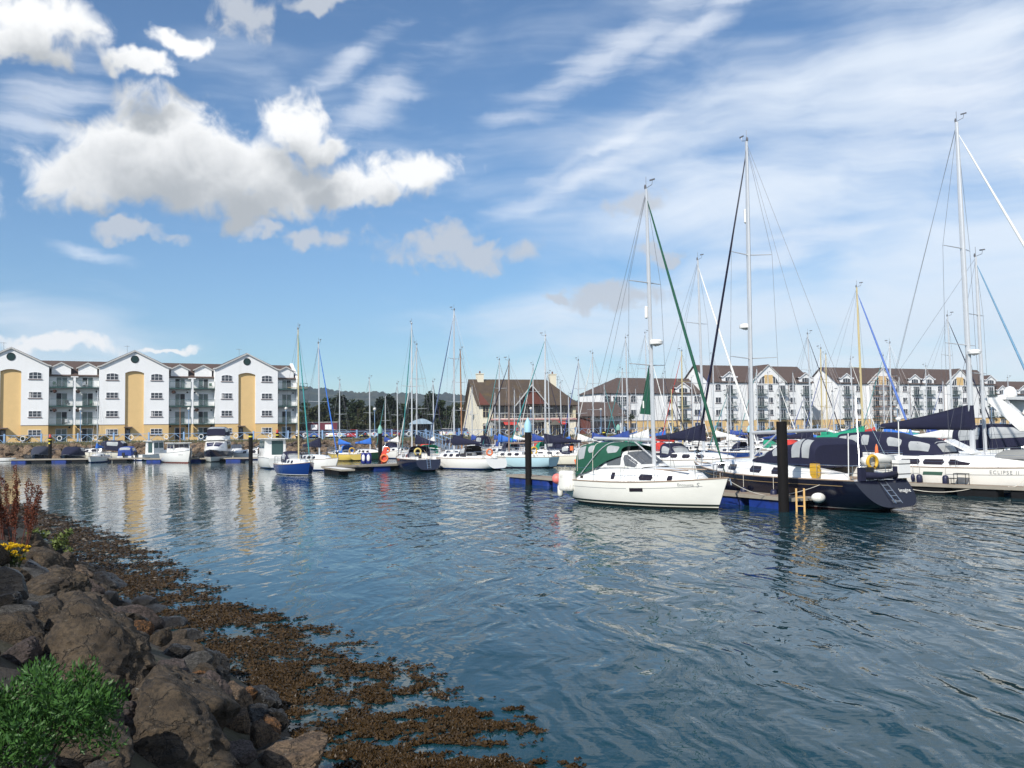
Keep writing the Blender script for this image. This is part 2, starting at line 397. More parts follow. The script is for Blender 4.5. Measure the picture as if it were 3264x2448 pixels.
# ---------------------------------------------------------------- rocks
def rock_mesh(seed, sub, rough=.06, planes=14):
    rnd = random.Random(seed)
    bm = bmesh.new(); bmesh.ops.create_icosphere(bm, subdivisions=sub, radius=1)
    pl = []
    for _ in range(planes):
        n = Vector((rnd.gauss(0, 1), rnd.gauss(0, 1), rnd.gauss(0, .8))).normalized(); pl.append((n, rnd.uniform(.60, 1.0)))
    sv = Vector((rnd.uniform(-50, 50), rnd.uniform(-50, 50), rnd.uniform(-50, 50)))
    for v in bm.verts:
        d = v.co.normalized(); acc = 0.0
        for n, h in pl:
            c = d.dot(n)
            if c > .12: acc += (c/h)**18
        r0 = (1.0/(acc+.7**18))**(1/18)
        k = 0.0
        if rough:
            k = rough*(mnoise.fractal(d*2.2+sv, 1.0, 2.1, 4)) + rough*.55*mnoise.noise(d*7.5+sv)
            if sub >= 4: k += rough*.30*mnoise.noise(d*17+sv)+rough*.16*mnoise.noise(d*36+sv)
        v.co = d*(r0*(1+k*1.5))
    me = bpy.data.meshes.new('rock'); bm.to_mesh(me); bm.free()
    if sub >= 3: me.polygons.foreach_set('use_smooth', [True]*len(me.polygons)); me.set_sharp_from_angle(angle=R(38))
    return me
def rock_mat(name, base, alt, lichen=.0, wet=False):
    m = bpy.data.materials.new(name); m.use_nodes = True; q = NT(m.node_tree); b = q.n['Principled BSDF']
    oi = q.new('ShaderNodeObjectInfo')
    o = q.vm('ADD', q.new('ShaderNodeTexCoord').outputs['Object'], q.vm('SCALE', (37.0, 11, 5), scale=oi.outputs['Random']))
    n1 = q.noise(o, 1.6, 7, .62); n2 = q.noise(o, 9, 6, .65)
    c = q.mix(q.sstep(n1, .35, .68), base+(1,), alt+(1,))
    c = q.mix(q.m('MULTIPLY', q.sstep(n2, .40, .66), .75), c, (.030, .024, .017, 1))
    vo = q.new('ShaderNodeTexVoronoi', {'Vector': q.vm('ADD', o, q.vm('SCALE', q.noise(o, 2.2, 4, .6, out=1), scale=.9)), 'Scale': 1.5}, feature='DISTANCE_TO_EDGE')
    crack = q.sstep(vo.outputs['Distance'], .0, .05)
    c = q.mix(q.m('MULTIPLY', q.m('SUBTRACT', 1.0, crack), .55), c, (.018, .014, .010, 1))
    if lichen: c = q.mix(q.m('MULTIPLY', q.sstep(q.noise(o, 5.0, 8, .7), .66-.08*lichen, .70), .8), c, (.40, .385, .33, 1))
    q.l.new(c, b.inputs['Base Color']); b.inputs['Roughness'].default_value = .35 if wet else .9
    hb = q.m('ADD', q.m('MULTIPLY', crack, .45), q.m('ADD', q.m('MULTIPLY', q.noise(o, 9, 9, .75), .7), q.m('MULTIPLY', q.noise(o, 40, 6, .75), .35)))
    q.l.new(q.new('ShaderNodeBump', {'Height': hb, 'Strength': 1.0, 'Distance': .10}).outputs[0], b.inputs['Normal'])
    return m
RK = {'brown': rock_mat('basalt_brown', (.150, .108, .066), (.060, .042, .026), .5), 'tan': rock_mat('tan_stone', (.30, .205, .125), (.15, .10, .065), .3),
      'orange': rock_mat('rusty_stone', (.36, .16, .045), (.17, .085, .04)), 'purple': rock_mat('purple_grey_stone', (.165, .122, .11), (.075, .056, .05), .4),
      'pale': rock_mat('pale_stone', (.38, .34, .28), (.21, .19, .155), 1.0), 'dark': rock_mat('wet_dark_stone', (.032, .028, .024), (.018, .016, .014), 0, True),
      'grey': rock_mat('grey_stone', (.15, .14, .125), (.08, .074, .064), .5)}
shore = tag(link('shore_bank', None, None, (-4, 9, 0)), kind='structure')
# (centre x, centre y, width, height) as measured on the shore, tone
ROCKS = [(490, 1090, 640, 430, 'brown'), (250, 735, 430, 210, 'brown'), (250, 590, 250, 110, 'brown'), (90, 860, 210, 150, 'grey'), (110, 1070, 220, 160, 'purple'),
         (330, 930, 240, 160, 'brown'), (320, 855, 430, 130, 'brown'), (890, 1300, 500, 340, 'brown'), (900, 1500, 560, 370, 'brown'), (1080, 1300, 330, 280, 'purple'),
         (1240, 1310, 190, 150, 'tan'), (1250, 1420, 200, 150, 'tan'), (910, 1160, 250, 120, 'purple'), (1080, 1090, 160, 120, 'dark'), (1300, 1280, 140, 100, 'orange'),
         (1390, 1290, 170, 130, 'dark'), (1430, 1440, 120, 80, 'orange'), (1450, 1410, 180, 140, 'dark'), (1400, 1520, 170, 160, 'tan'), (1510, 1550, 180, 140, 'pale'),
         (1270, 1600, 220, 150, 'purple'), (1520, 1660, 460, 150, 'tan'), (1640, 1500, 180, 90, 'grey'), (1085, 1215, 130, 100, 'tan'), (440, 1300, 210, 130, 'pale'),
         (620, 1400, 260, 210, 'purple'), (330, 1560, 760, 290, 'brown'), (740, 930, 140, 130, 'orange'), (850, 980, 130, 120, 'brown'), (930, 1050, 140, 90, 'dark'),
         (490, 790, 170, 120, 'tan'), (540, 670, 170, 100, 'dark'), (340, 575, 150, 80, 'brown'), (610, 860, 180, 100, 'purple'), (1170, 1170, 90, 70, 'dark'),
         (40, 660, 190, 150, 'brown'), (30, 780, 170, 100, 'dark'), (170, 560, 210, 110, 'brown'), (620, 785, 80, 50, 'dark'), (480, 640, 100, 70, 'dark'),
         (1130, 1110, 170, 120, 'dark'), (1060, 1180, 120, 80, 'orange'), (100, 960, 280, 150, 'brown'), (700, 1240, 290, 170, 'brown'), (1360, 1390, 200, 100, 'dark'),
         (720, 860, 110, 70, 'dark'), (560, 740, 120, 80, 'brown'), (400, 620, 130, 70, 'tan'), (150, 480, 170, 80, 'brown'), (60, 520, 150, 90, 'dark'), (300, 500, 110, 60, 'dark')]
rm = [rock_mesh(100+i, 5, .075, 12) for i in range(8)]
random.seed(5)
def put_rock(parent, me, p, s, m, rz, tilt=.25):
    o = link('rock', me, parent, Vector(p)-parent.location)
    o.scale = s; o.rotation_euler = (random.uniform(-tilt, tilt), random.uniform(-tilt, tilt), rz)
    if m is not None:
        if not me.materials: me.materials.append(None)
        o.material_slots[0].link = 'OBJECT'; o.material_slots[0].material = m
    return o
for i, (cx, cy, w, h, tone) in enumerate(ROCKS):
    px, py = cx/1.662, 1450+cy/1.662
    p = bank_hit(px, py+h/1.662*.30); dist = (p-EYE).length/FPX
    rw = w/1.662/2*dist*.94; rh = h/1.662/2*dist*1.02
    p2 = EYE+ray(px, py).normalized()*((p-EYE).length+rw*.25)
    put_rock(shore, rm[i % 8], (p2.x, p2.y, p2.z-.05*rh), (rw, rw*random.uniform(.8, 1.05), max(rh, rw*.55)), RK[tone], random.choice((0, .5, 2.6, 3.1, 3.7, 5.9)))
rm4 = [rock_mesh(300+i, 3, .10, 11) for i in range(6)]
tones = ['brown', 'brown', 'dark', 'purple', 'tan', 'grey', 'dark', 'brown']
cnt = 0
while cnt < 245:                                   # smaller stones wedged between them, along the whole bank
    u = random.random()**2.3*13.0; k = int(u); f_ = u-k
    a = Vector(LOOP[3+k]); b = Vector(LOOP[4+k]) if k < 12 else Vector(LOOP[15]); q_ = a.lerp(b, f_)
    d = (b-a).normalized(); n = Vector((-d.y, d.x)); dist = random.uniform(-.35, 3.8)
    x, y = q_.x+n.x*dist, q_.y+n.y*dist
    if math.hypot(x, y) < 3.4: continue
    s = random.uniform(.08, .22)*(1+k*.08)
    cnt += 1
    put_rock(shore, rm4[cnt % 6], (x, y, bank_z(x, y)+s*.05), (s*random.uniform(.9, 1.5), s*random.uniform(.8, 1.2), s*random.uniform(.6, .9)),
             RK['dark'] if dist < .25 else RK[random.choice(tones)], random.uniform(0, 6.3))
# rock armour of the far quay
quayb = tag(link('quay_embankment', None, None, (-40, 130, 0)), kind='structure')
lowm = [rock_mesh(500+i, 2, .05, 9) for i in range(8)]
for me in lowm: me.materials.append(RK['tan'])
rest = MB(); spots = []
for k in range(17, 24):
    a, b = Vector(LOOP[k]), Vector(LOOP[k+1]); L = (b-a).length; d = (b-a)/L; n = Vector((-d.y, d.x)); u = 0
    while u < L:
        for j in range(6):
            v = .15+j*.62+random.uniform(-.25, .25)
            x, y = a.x+d.x*(u+random.uniform(-.3, .3))+n.x*v, a.y+d.y*(u+random.uniform(-.3, .3))+n.y*v
            spots.append((k > 19, math.hypot(x, y)*random.uniform(.8, 1.2), x, y, v*.52))
        u += .78
spots.sort()
for i, (_, _, x, y, z) in enumerate(spots):
    s = random.uniform(.34, .62)
    tone = RK[random.choice(('tan', 'tan', 'brown', 'purple', 'tan', 'grey'))] if z > .35 else RK['dark']
    sc = (s*random.uniform(.9, 1.4), s*random.uniform(.8, 1.1), s*random.uniform(.6, .9)); rz = random.uniform(0, 6.3)
    if i < 296: put_rock(quayb, lowm[i % 8], (x, y, z+.05), sc, tone, rz)
    else:
        me = lowm[i % 8]; cz, sz_ = math.cos(rz), math.sin(rz)
        rest.add([(x+40+sc[0]*(v.co.x*cz-v.co.y*sz_), y-130+sc[1]*(v.co.x*sz_+v.co.y*cz), z+.05+sc[2]*v.co.z) for v in me.vertices], [tuple(p.vertices) for p in me.polygons])
tag(rest.build('rock_armour', RK['tan'], quayb), kind='stuff')
# ---------------------------------------------------------------- vegetation
def leaf_mat(name, a, b, rough=.6):
    m = bpy.data.materials.new(name); m.use_nodes = True; q = NT(m.node_tree); bs = q.n['Principled BSDF']
    geo = q.new('ShaderNodeNewGeometry'); o = q.new('ShaderNodeTexCoord').outputs['Object']
    f = q.m('ADD', q.m('MULTIPLY', geo.outputs['Random Per Island'], .6), q.m('MULTIPLY', q.noise(o, 1.2, 3), .4))
    q.l.new(q.mix(f, a+(1,), b+(1,)), bs.inputs['Base Color']); bs.inputs['Roughness'].default_value = rough
    bs.inputs['Specular IOR Level'].default_value = .25
    return m
def leaves(mb, rnd, c, rad, n, size, squash=1.0, up=.3, slim=.55, shell=.35):
    for _ in range(n):
        d = Vector((rnd.gauss(0, 1), rnd.gauss(0, 1), rnd.gauss(0, 1))).normalized()
        p = Vector(c)+Vector((d.x, d.y, d.z*squash))*(rad*(shell+(1-shell)*rnd.random()**.5))
        ax = (d+Vector((rnd.uniform(-1, 1), rnd.uniform(-1, 1), rnd.uniform(-1, 1)+up))*.8).normalized()
        sd = ax.cross(Vector((rnd.uniform(-1, 1), rnd.uniform(-1, 1), rnd.uniform(-1, 1)))).normalized()
        l = size*rnd.uniform(.7, 1.3); w = l*slim*.5
        mb.add([tuple(p-ax*l*.5), tuple(p+sd*w), tuple(p+ax*l*.5), tuple(p-sd*w)], [(0, 1, 2, 3)])
BARK = mat('bark', (.06, .045, .032), .9, var=.3)
def tree_proto(seed, h, wdt, lm, conif=False, n=2600, size=.55):
    rnd = random.Random(seed); root = link('woodland_tree', None, None, (0, 0, 0))
    tr = MB().tube([(0, 0, 0), (.1, .05, h*.3), (-.05, .1, h*.62), (0, 0, h*.9)], [.20, .16, .11, .03], 7)
    for _ in range(6):
        a = rnd.uniform(0, 6.28); z = h*rnd.uniform(.25, .6); tr.tube([(0, 0, z), (math.cos(a)*wdt*.35, math.sin(a)*wdt*.35, z+h*.16)], [.08, .03], 5)
    tr.build('trunk', BARK, root)
    cr = MB()
    for _ in range(34):
        a = rnd.uniform(0, 6.28); zz = rnd.uniform(.10, .95)
        rr = wdt*.5*(math.sqrt(max(.05, 1-((zz-.42)/.58)**2)) if not conif else (1.02-zz)*.95)*rnd.uniform(.35, 1.0)
        leaves(cr, rnd, (math.cos(a)*rr, math.sin(a)*rr, h*zz), h*rnd.uniform(.08, .15), n//34, size, .75, .2, .8)
    cr.build('crown', lm, root)
    return root
LM1 = leaf_mat('dark_foliage', (.016, .027, .010), (.036, .052, .018)); LM2 = leaf_mat('olive_foliage', (.028, .036, .013), (.060, .066, .024)); LM3 = leaf_mat('pine_foliage', (.010, .019, .010), (.023, .035, .016))
protos = [tree_proto(1, 9, 8, LM1), tree_proto(2, 8, 7, LM2), tree_proto(3, 10, 6.5, LM3, True), tree_proto(4, 8.5, 8.5, LM1), tree_proto(5, 6.5, 7, LM2)]
TREES = [(955, 1318, 190, 0), (985, 1276, 215, 3), (1015, 1287, 200, 1), (1050, 1270, 212, 0), (1085, 1258, 205, 2), (1110, 1262, 214, 3), (1140, 1275, 200, 0), (1165, 1300, 190, 1),
         (1060, 1315, 188, 4), (1190, 1292, 205, 4), (1215, 1268, 210, 2), (1243, 1262, 200, 2), (1265, 1280, 212, 3), (1290, 1288, 200, 0), (1315, 1275, 208, 2), (1345, 1285, 215, 3),
         (1372, 1252, 210, 2), (1400, 1275, 205, 0), (1425, 1290, 212, 3), (1450, 1282, 222, 1), (1475, 1290, 230, 0), (1120, 1340, 178, 4), (1875, 1330, 215, 1), (1905, 1335, 222, 4), (920, 1290, 222, 1), (1230, 1330, 188, 1), (1330, 1335, 190, 3), (1410, 1335, 188, 3)]
used = set()
def beside(px):
    for lim, w in ((960, 'beside the apartments'), (1045, 'behind the dark red trailer'), (1120, 'right of the dark red trailer'), (1185, 'left of the lamp before the wood'), (1250, 'right of the lamp before the wood'), (1320, 'left of the arched shelter'), (1390, 'behind the arched shelter'), (1500, 'next to the inn gable')):
        if px < lim: return w
    return 'between the inn and the terrace'
TK = ['dark leafy tree', 'olive green leafy tree', 'tall dark conifer', 'dark broad-crowned tree', 'low olive tree']
for i, (px, py, Y, k) in enumerate(TREES):
    top = aty(px, py, Y); h = top.z-QZ
    o = protos[k] if k not in used else copy_tree(protos[k])
    used.add(k); o.location = (top.x, Y, QZ); s = h/(9, 8, 10, 8.5, 6.5)[k]/1.02
    o.scale = (max(s, .75), max(s, .75), s); o.rotation_euler = (0, 0, i*1.7)
    tag(o, "%s in the wood's %s, %s" % (TK[k], 'back' if Y > 204 else 'front', beside(px)), 'tree', 'trees in the wood behind the car park')
# hills
hm = bpy.data.materials.new('wooded_hillside'); hm.use_nodes = True; q = NT(hm.node_tree); b = q.n['Principled BSDF']
o = q.new('ShaderNodeTexCoord').outputs['Object']
n1 = q.noise(o, .012, 5, .6); n2 = q.noise(o, .12, 5, .7)
c = q.mix(q.sstep(n1, .50, .60), (.018, .032, .022, 1), (.070, .075, .042, 1)); c = q.mix(q.m('MULTIPLY', n2, .7), c, (.014, .024, .016, 1))
q.l.new(c, b.inputs['Base Color']); b.inputs['Roughness'].default_value = 1.0
RIDGE = [(-700, 1262), (200, 1250), (900, 1228), (977, 1234), (1041, 1240), (1102, 1251), (1149, 1256), (1190, 1252), (1244, 1254), (1338, 1256), (1446, 1257), (1600, 1268), (1878, 1281), (2300, 1290), (3300, 1300), (4200, 1290)]
hb = MB(); rows = [[] for _ in range(9)]; HY = 1700.0
def ridge(px):
    for (x0, y0), (x1, y1) in zip(RIDGE[:-1], RIDGE[1:]):
        if x0 <= px <= x1: return y0+(y1-y0)*(px-x0)/(x1-x0)
rnd = random.Random(9)
for i in range(900):
    px = -690+4880*i/899
    p = aty(px, ridge(px), HY); top = p.z+rnd.uniform(-1.5, 3.5)+2.5*mnoise.noise(Vector((i*.13, 0, 0)))
    for j in range(9):
        f = j/8; y = HY-900*(1-f)+math.sin(i*.05)*20*f
        z = 4+(top-4)*(f**1.25)+(mnoise.noise(Vector((p.x*.01, y*.01, 0)))*9+rnd.uniform(-2, 2))*f*(1-f)*2
        rows[j].append((p.x*(y/HY)**.15, y, z))
hb.grid(rows); tag(hb.build('hills', hm, smooth=True), kind='structure')
# weed floating along the shore
KOUT = [(0.62, 8.9), (0.45, 9.6), (0.0, 10.9), (-.74, 12.0), (-1.8, 13.8), (-3.5, 16.3), (-5.4, 18.3), (-8.5, 23.9), (-12.8, 30.2), (-19.3, 39.1), (-25.5, 47.2)]
KIN = [(-1.2, 8.6), (-1.7, 9.4), (-2.5, 10.3), (-3.0, 11.8), (-4.1, 13.2), (-5.7, 15.5), (-7.8, 18.5), (-10.1, 22.2), (-13.5, 27.5), (-17.4, 33), (-24.2, 43.2)]
kb = MB(); rnd = random.Random(11); made = 0
while made < 60000:
    u = 9.999*rnd.random()**1.6; k = int(u); f_ = u-k
    a = Vector(KIN[k]).lerp(Vector(KIN[k+1]), f_); c = Vector(KOUT[k]).lerp(Vector(KOUT[k+1]), f_)
    wv = rnd.uniform(-.12, 1.12); p = a.lerp(c, wv); d = max(6.0, p.length)
    P3 = Vector((p.x*1.0+p.y*.45, p.y*1.5-p.x*.5, 0))
    den = mnoise.noise(P3*.7)*.40+mnoise.noise(P3*2.4+Vector((9, 3, 1)))*.45+mnoise.noise(P3*7.0)*.40
    edge = (min(1, (1.14-wv)*2.2))*min(1, (wv+.2)*4)
    if den < .40-.42*edge+rnd.uniform(-.12, .12): continue
    made += 1
    s = (.022+.0026*d)*rnd.uniform(.6, 1.5); an = rnd.uniform(0, 6.28); dx, dy = math.cos(an)*s, math.sin(an)*s
    nx, ny = -dy*.38, dx*.38; z = rnd.uniform(.002, .018); z2 = z+rnd.uniform(0, .035)
    kb.add([(p.x-nx, p.y-ny, z), (p.x+dx*.5+nx*.3, p.y+dy*.5+ny*.3, z2), (p.x+dx, p.y+dy, z), (p.x+nx, p.y+ny, z+.004)], [(0, 1, 3), (1, 2, 3)])
KELP = leaf_mat('brown_seaweed', (.014, .010, .005), (.070, .040, .014), .40)
tag(kb.build('seaweed', KELP), 'brown seaweed floating in a band along the rocky shore', 'seaweed', kind='stuff')
# plants on the near bank
SHRUB = leaf_mat('bright_shrub_leaf', (.020, .062, .012), (.055, .13, .026), .5)
p = EYE+ray(75, 2345)*3.7; p.z -= .15; sh = thing('leafy_shrub', 'bushy bright green shrub growing over the boulders of the near bank', 'shrub', (p.x, p.y, p.z-.05))
mb = MB(); rnd = random.Random(3)
for k in range(70):
    a = rnd.uniform(0, 6.28); rr = .36*rnd.random()**.5; hgt = (.40-.5*rr*rr)*rnd.uniform(.5, 1.1)
    leaves(mb, rnd, (math.cos(a)*rr, math.sin(a)*rr, hgt), .085, 190, .027, .9, 1.0, .32, .1)
mb.build('foliage', SHRUB, sh)
st = MB()
for k in range(26):
    a = rnd.uniform(0, 6.28); rr = .33*rnd.random()**.5; st.tube([(0, 0, -.05), (math.cos(a)*rr, math.sin(a)*rr, .30)], [.006, .003], 4)
st.build('stem', BARK, sh)
DOCK = leaf_mat('rust_seed_head', (.085, .020, .012), (.17, .055, .026), .8)
p = bank_hit(50, 1740); dk = thing('dock_plant', 'tall rust-red dock plant gone to seed among the rocks', 'plant', (p.x, p.y, p.z-.05))
PXM = (p-EYE).length/FPX
stm = MB(); hd = MB()
for k in range(17):
    x0 = rnd.uniform(-55, 60)*PXM; top = Vector((x0+rnd.uniform(-30, 45)*PXM, rnd.uniform(-.3, .3), rnd.uniform(120, 225)*PXM))
    base = Vector((x0*.6, rnd.uniform(-.2, .2), -.1)); stm.tube([base, base.lerp(top, .5)+Vector((.03, 0, 0)), top], [.012, .009, .005], 4)
    for s_ in range(14):
        f = .42+.58*s_/13; c = base.lerp(top, f)
        leaves(hd, rnd, c+Vector((rnd.uniform(-.05, .05), rnd.uniform(-.05, .05), 0)), .045+.05*(1-f), 26, .035, 1.5, .3, .8, .1)
stm.build('stem', mat('dock_stem', (.12, .035, .02), .8), dk); hd.build('seed_head', DOCK, dk)
p = bank_hit(170, 1762); ls = thing('broad_leaf_plant', 'light green leafy plant on the rocks beside the rust-red dock', 'plant', (p.x, p.y, p.z))
mb = MB(); PXM = (p-EYE).length/FPX
for k in range(30): leaves(mb, rnd, (rnd.uniform(-60, 50)*PXM, rnd.uniform(-.3, .3), rnd.uniform(5, 62)*PXM), .12, 24, .10, .7, .4, .5, .1)
mb.build('foliage', leaf_mat('light_leaf', (.055, .085, .02), (.14, .17, .045)), ls)
p = bank_hit(38, 1815); rg = thing('ragwort', 'yellow flowering ragwort below the rust-red dock plant', 'flower', (p.x, p.y, p.z))
mb = MB(); fl = MB(); PXM = (p-EYE).length/FPX
for k in range(20):
    top = Vector((rnd.uniform(-42, 45)*PXM, rnd.uniform(-.15, .15), rnd.uniform(28, 70)*PXM)); mb.tube([(top.x*.4, 0, -.05), tuple(top)], .006, 4)
    leaves(mb, rnd, top*.6, .07, 16, .06, 1, .3, .35)
    leaves(fl, rnd, top, .055, 70, .026, .45, 1.0, .9, .2)
mb.build('stem', leaf_mat('ragwort_leaf', (.03, .05, .015), (.07, .10, .03)), rg)
fl.build('flower_head', leaf_mat('yellow_petal', (.60, .36, .01), (.78, .55, .02)), rg)
# ---------------------------------------------------------------- shared building pieces
def window_proto(w, h, cols, rows, arched=False, sill=True, frame=UPVC, pane=PANE, curt=False):
    """a window with its frame bars, pane and sill; local origin at the middle of its foot on the wall face (y=0 outward is -y)"""
    root_mb = MB(); t_ = .055
    def topz(x): return h if not arched else h - .16*h*(2*x/w)**2
    n = 8 if arched else 1
    xs = [-w/2+w*i/n for i in range(n+1)]
    for x0, x1 in zip(xs[:-1], xs[1:]):
        root_mb.add([(x0, -.05, topz(x0)), (x1, -.05, topz(x1)), (x1, -.05, topz(x1)-t_), (x0, -.05, topz(x0)-t_), (x0, .02, topz(x0)), (x1, .02, topz(x1)), (x1, .02, topz(x1)-t_), (x0, .02, topz(x0)-t_)],
                    [(0, 1, 2, 3), (0, 4, 5, 1), (3, 2, 6, 7), (1, 5, 6, 2), (0, 3, 7, 4)])
    root_mb.box(-w/2, w/2, -.05, .02, 0, t_*1.1)
    for i in range(cols+1):
        x = -w/2+w*i/cols; b = t_ if 0 < i < cols else t_*1.0
        x0, x1 = max(-w/2, x-b*.5), min(w/2, x+b*.5)
        if i == 0: x1 = -w/2+b
        if i == cols: x0 = w/2-b
        root_mb.box(x0, x1, -.052, .018, t_, min(topz(x0), topz(x1))-t_*.4)
    for j in range(1, rows):
        z = h*j/rows; root_mb.box(-w/2+.02, w/2-.02, -.045, .01, z-t_*.35, z+t_*.35)
    o = root_mb.build('window', frame)
    pm_ = MB(); pts = [(-w/2+.02, .03)]+[(w/2-.02, .03)]+[(x, topz(x)-.03) for x in reversed(xs)]
    pm_.add([(x, -.022, z) for x, z in pts], [tuple(range(len(pts)))])
    if curt: pm_.cur = 1; pm_.add([(-w/2+.05, -.024, .06), (-w*.28, -.024, .06), (-w*.30, -.024, h*.84), (-w/2+.05, -.024, h*.84)], [(0, 1, 2, 3)])
    pm_.build('pane', [pane, CURT] if curt else pane, o)
    if sill: MB().box(-w/2-.09, w/2+.09, -.12, .0, -.11, -.002).build('sill', SILL, o)
    return o
CURT = mat('net_curtain', (.42, .41, .40), .9)
def place(proto, parent, x, z, y=0.0, used=None):
    c = copy_tree(proto, parent); c.location = (x, y-.003, z); return c
def drop(proto):
    for ch in list(proto.children): bpy.data.objects.remove(ch)
    bpy.data.objects.remove(proto)
def verge(mb, pts, y0, y1, th):       # a band of given depth along a roof edge polyline (x,z)
    for (x0, z0), (x1, z1) in zip(pts[:-1], pts[1:]):
        mb.add([(x0, y0, z0), (x1, y0, z1), (x1, y0, z1-th), (x0, y0, z0-th), (x0, y1, z0), (x1, y1, z1), (x1, y1, z1-th), (x0, y1, z0-th)],
               [(0, 3, 2, 1), (4, 5, 6, 7), (0, 1, 5, 4), (3, 7, 6, 2), (0, 4, 7, 3), (1, 2, 6, 5)])
def slab(mb, a, b, c, d, th=.12):     # a roof plane of some thickness
    n = (Vector(b)-Vector(a)).cross(Vector(d)-Vector(a)).normalized()*th
    if n.z > 0: n = -n
    mb.add([tuple(a), tuple(b), tuple(c), tuple(d)]+[tuple(Vector(p)+n) for p in (a, b, c, d)], [(0, 1, 2, 3), (7, 6, 5, 4), (0, 4, 5, 1), (1, 5, 6, 2), (2, 6, 7, 3), (3, 7, 4, 0)])
def chair_thing(loc, rz, label, m, s=1.0):
    r_ = thing('balcony_chair', label, 'chair', loc, rz, 'chairs on the balconies'); r_.scale = (s, s, s)
    MB().box(-.24, .24, -.24, .24, .40, .45).build('seat', m, r_); MB().box(-.24, .24, .20, .25, .45, .92).build('backrest', m, r_)
    for sx in (-.21, .21):
        for sy in (-.21, .21): MB().box(sx-.02, sx+.02, sy-.02, sy+.02, 0, .40).build('leg', m, r_)
# ---------------------------------------------------------------- apartments on the left quay
A0 = aty(106, 1370, 145.7); ADIR = math.atan2(.447, .8945)
apt = thing('apartment_building', 'white and ochre apartment block with three tall gables and round green windows', 'building', (A0.x, A0.y, QZ), ADIR)
BW, PER, HB = 10.8, 18.3, 5.4
w_std = window_proto(1.85, 1.0, 3, 2); w_cur = window_proto(1.85, 1.0, 3, 2, curt=True); w_arch = window_proto(1.85, 1.15, 3, 2, arched=True)
door_sl = None
def sliding_door(w, h, openleaf=0):
    m = MB(); t_ = .07
    m.box(-w/2, w/2, -.05, .01, h-t_, h); m.box(-w/2, w/2, -.05, .01, 0, .04)
    for x in (-w/2, -.04, w/2-t_): m.box(x, x+t_, -.055, .012, .04, h-t_)
    o = m.build('patio_door', UPVC)
    a = MB(); a.add([(-w/2+t_, -.02, .04), (-.04, -.02, .04), (-.04, -.02, h-t_), (-w/2+t_, -.02, h-t_)], [(0, 1, 2, 3)]); a.build('pane', DARK if openleaf == 1 else PANEG, o)
    a = MB(); a.add([(.03, -.02, .04), (w/2-t_, -.02, .04), (w/2-t_, -.02, h-t_), (.03, -.02, h-t_)], [(0, 1, 2, 3)]); a.build('pane', DARK if openleaf == 2 else PANEG, o)
    return o
pd = [sliding_door(1.7, 2.15, k) for k in range(3)]
ROUND = mat('green_roundel', (.010, .035, .032), .3, var=0)
zb = 2.8; ze = 12.45; za = 15.1; FL = 3.07
def arch_poly(u0, u1, z0, z1, rise, n=8):
    return [(u0+(u1-u0)*i/n, z1-rise*(2*i/n-1)**2) for i in range(n+1)]
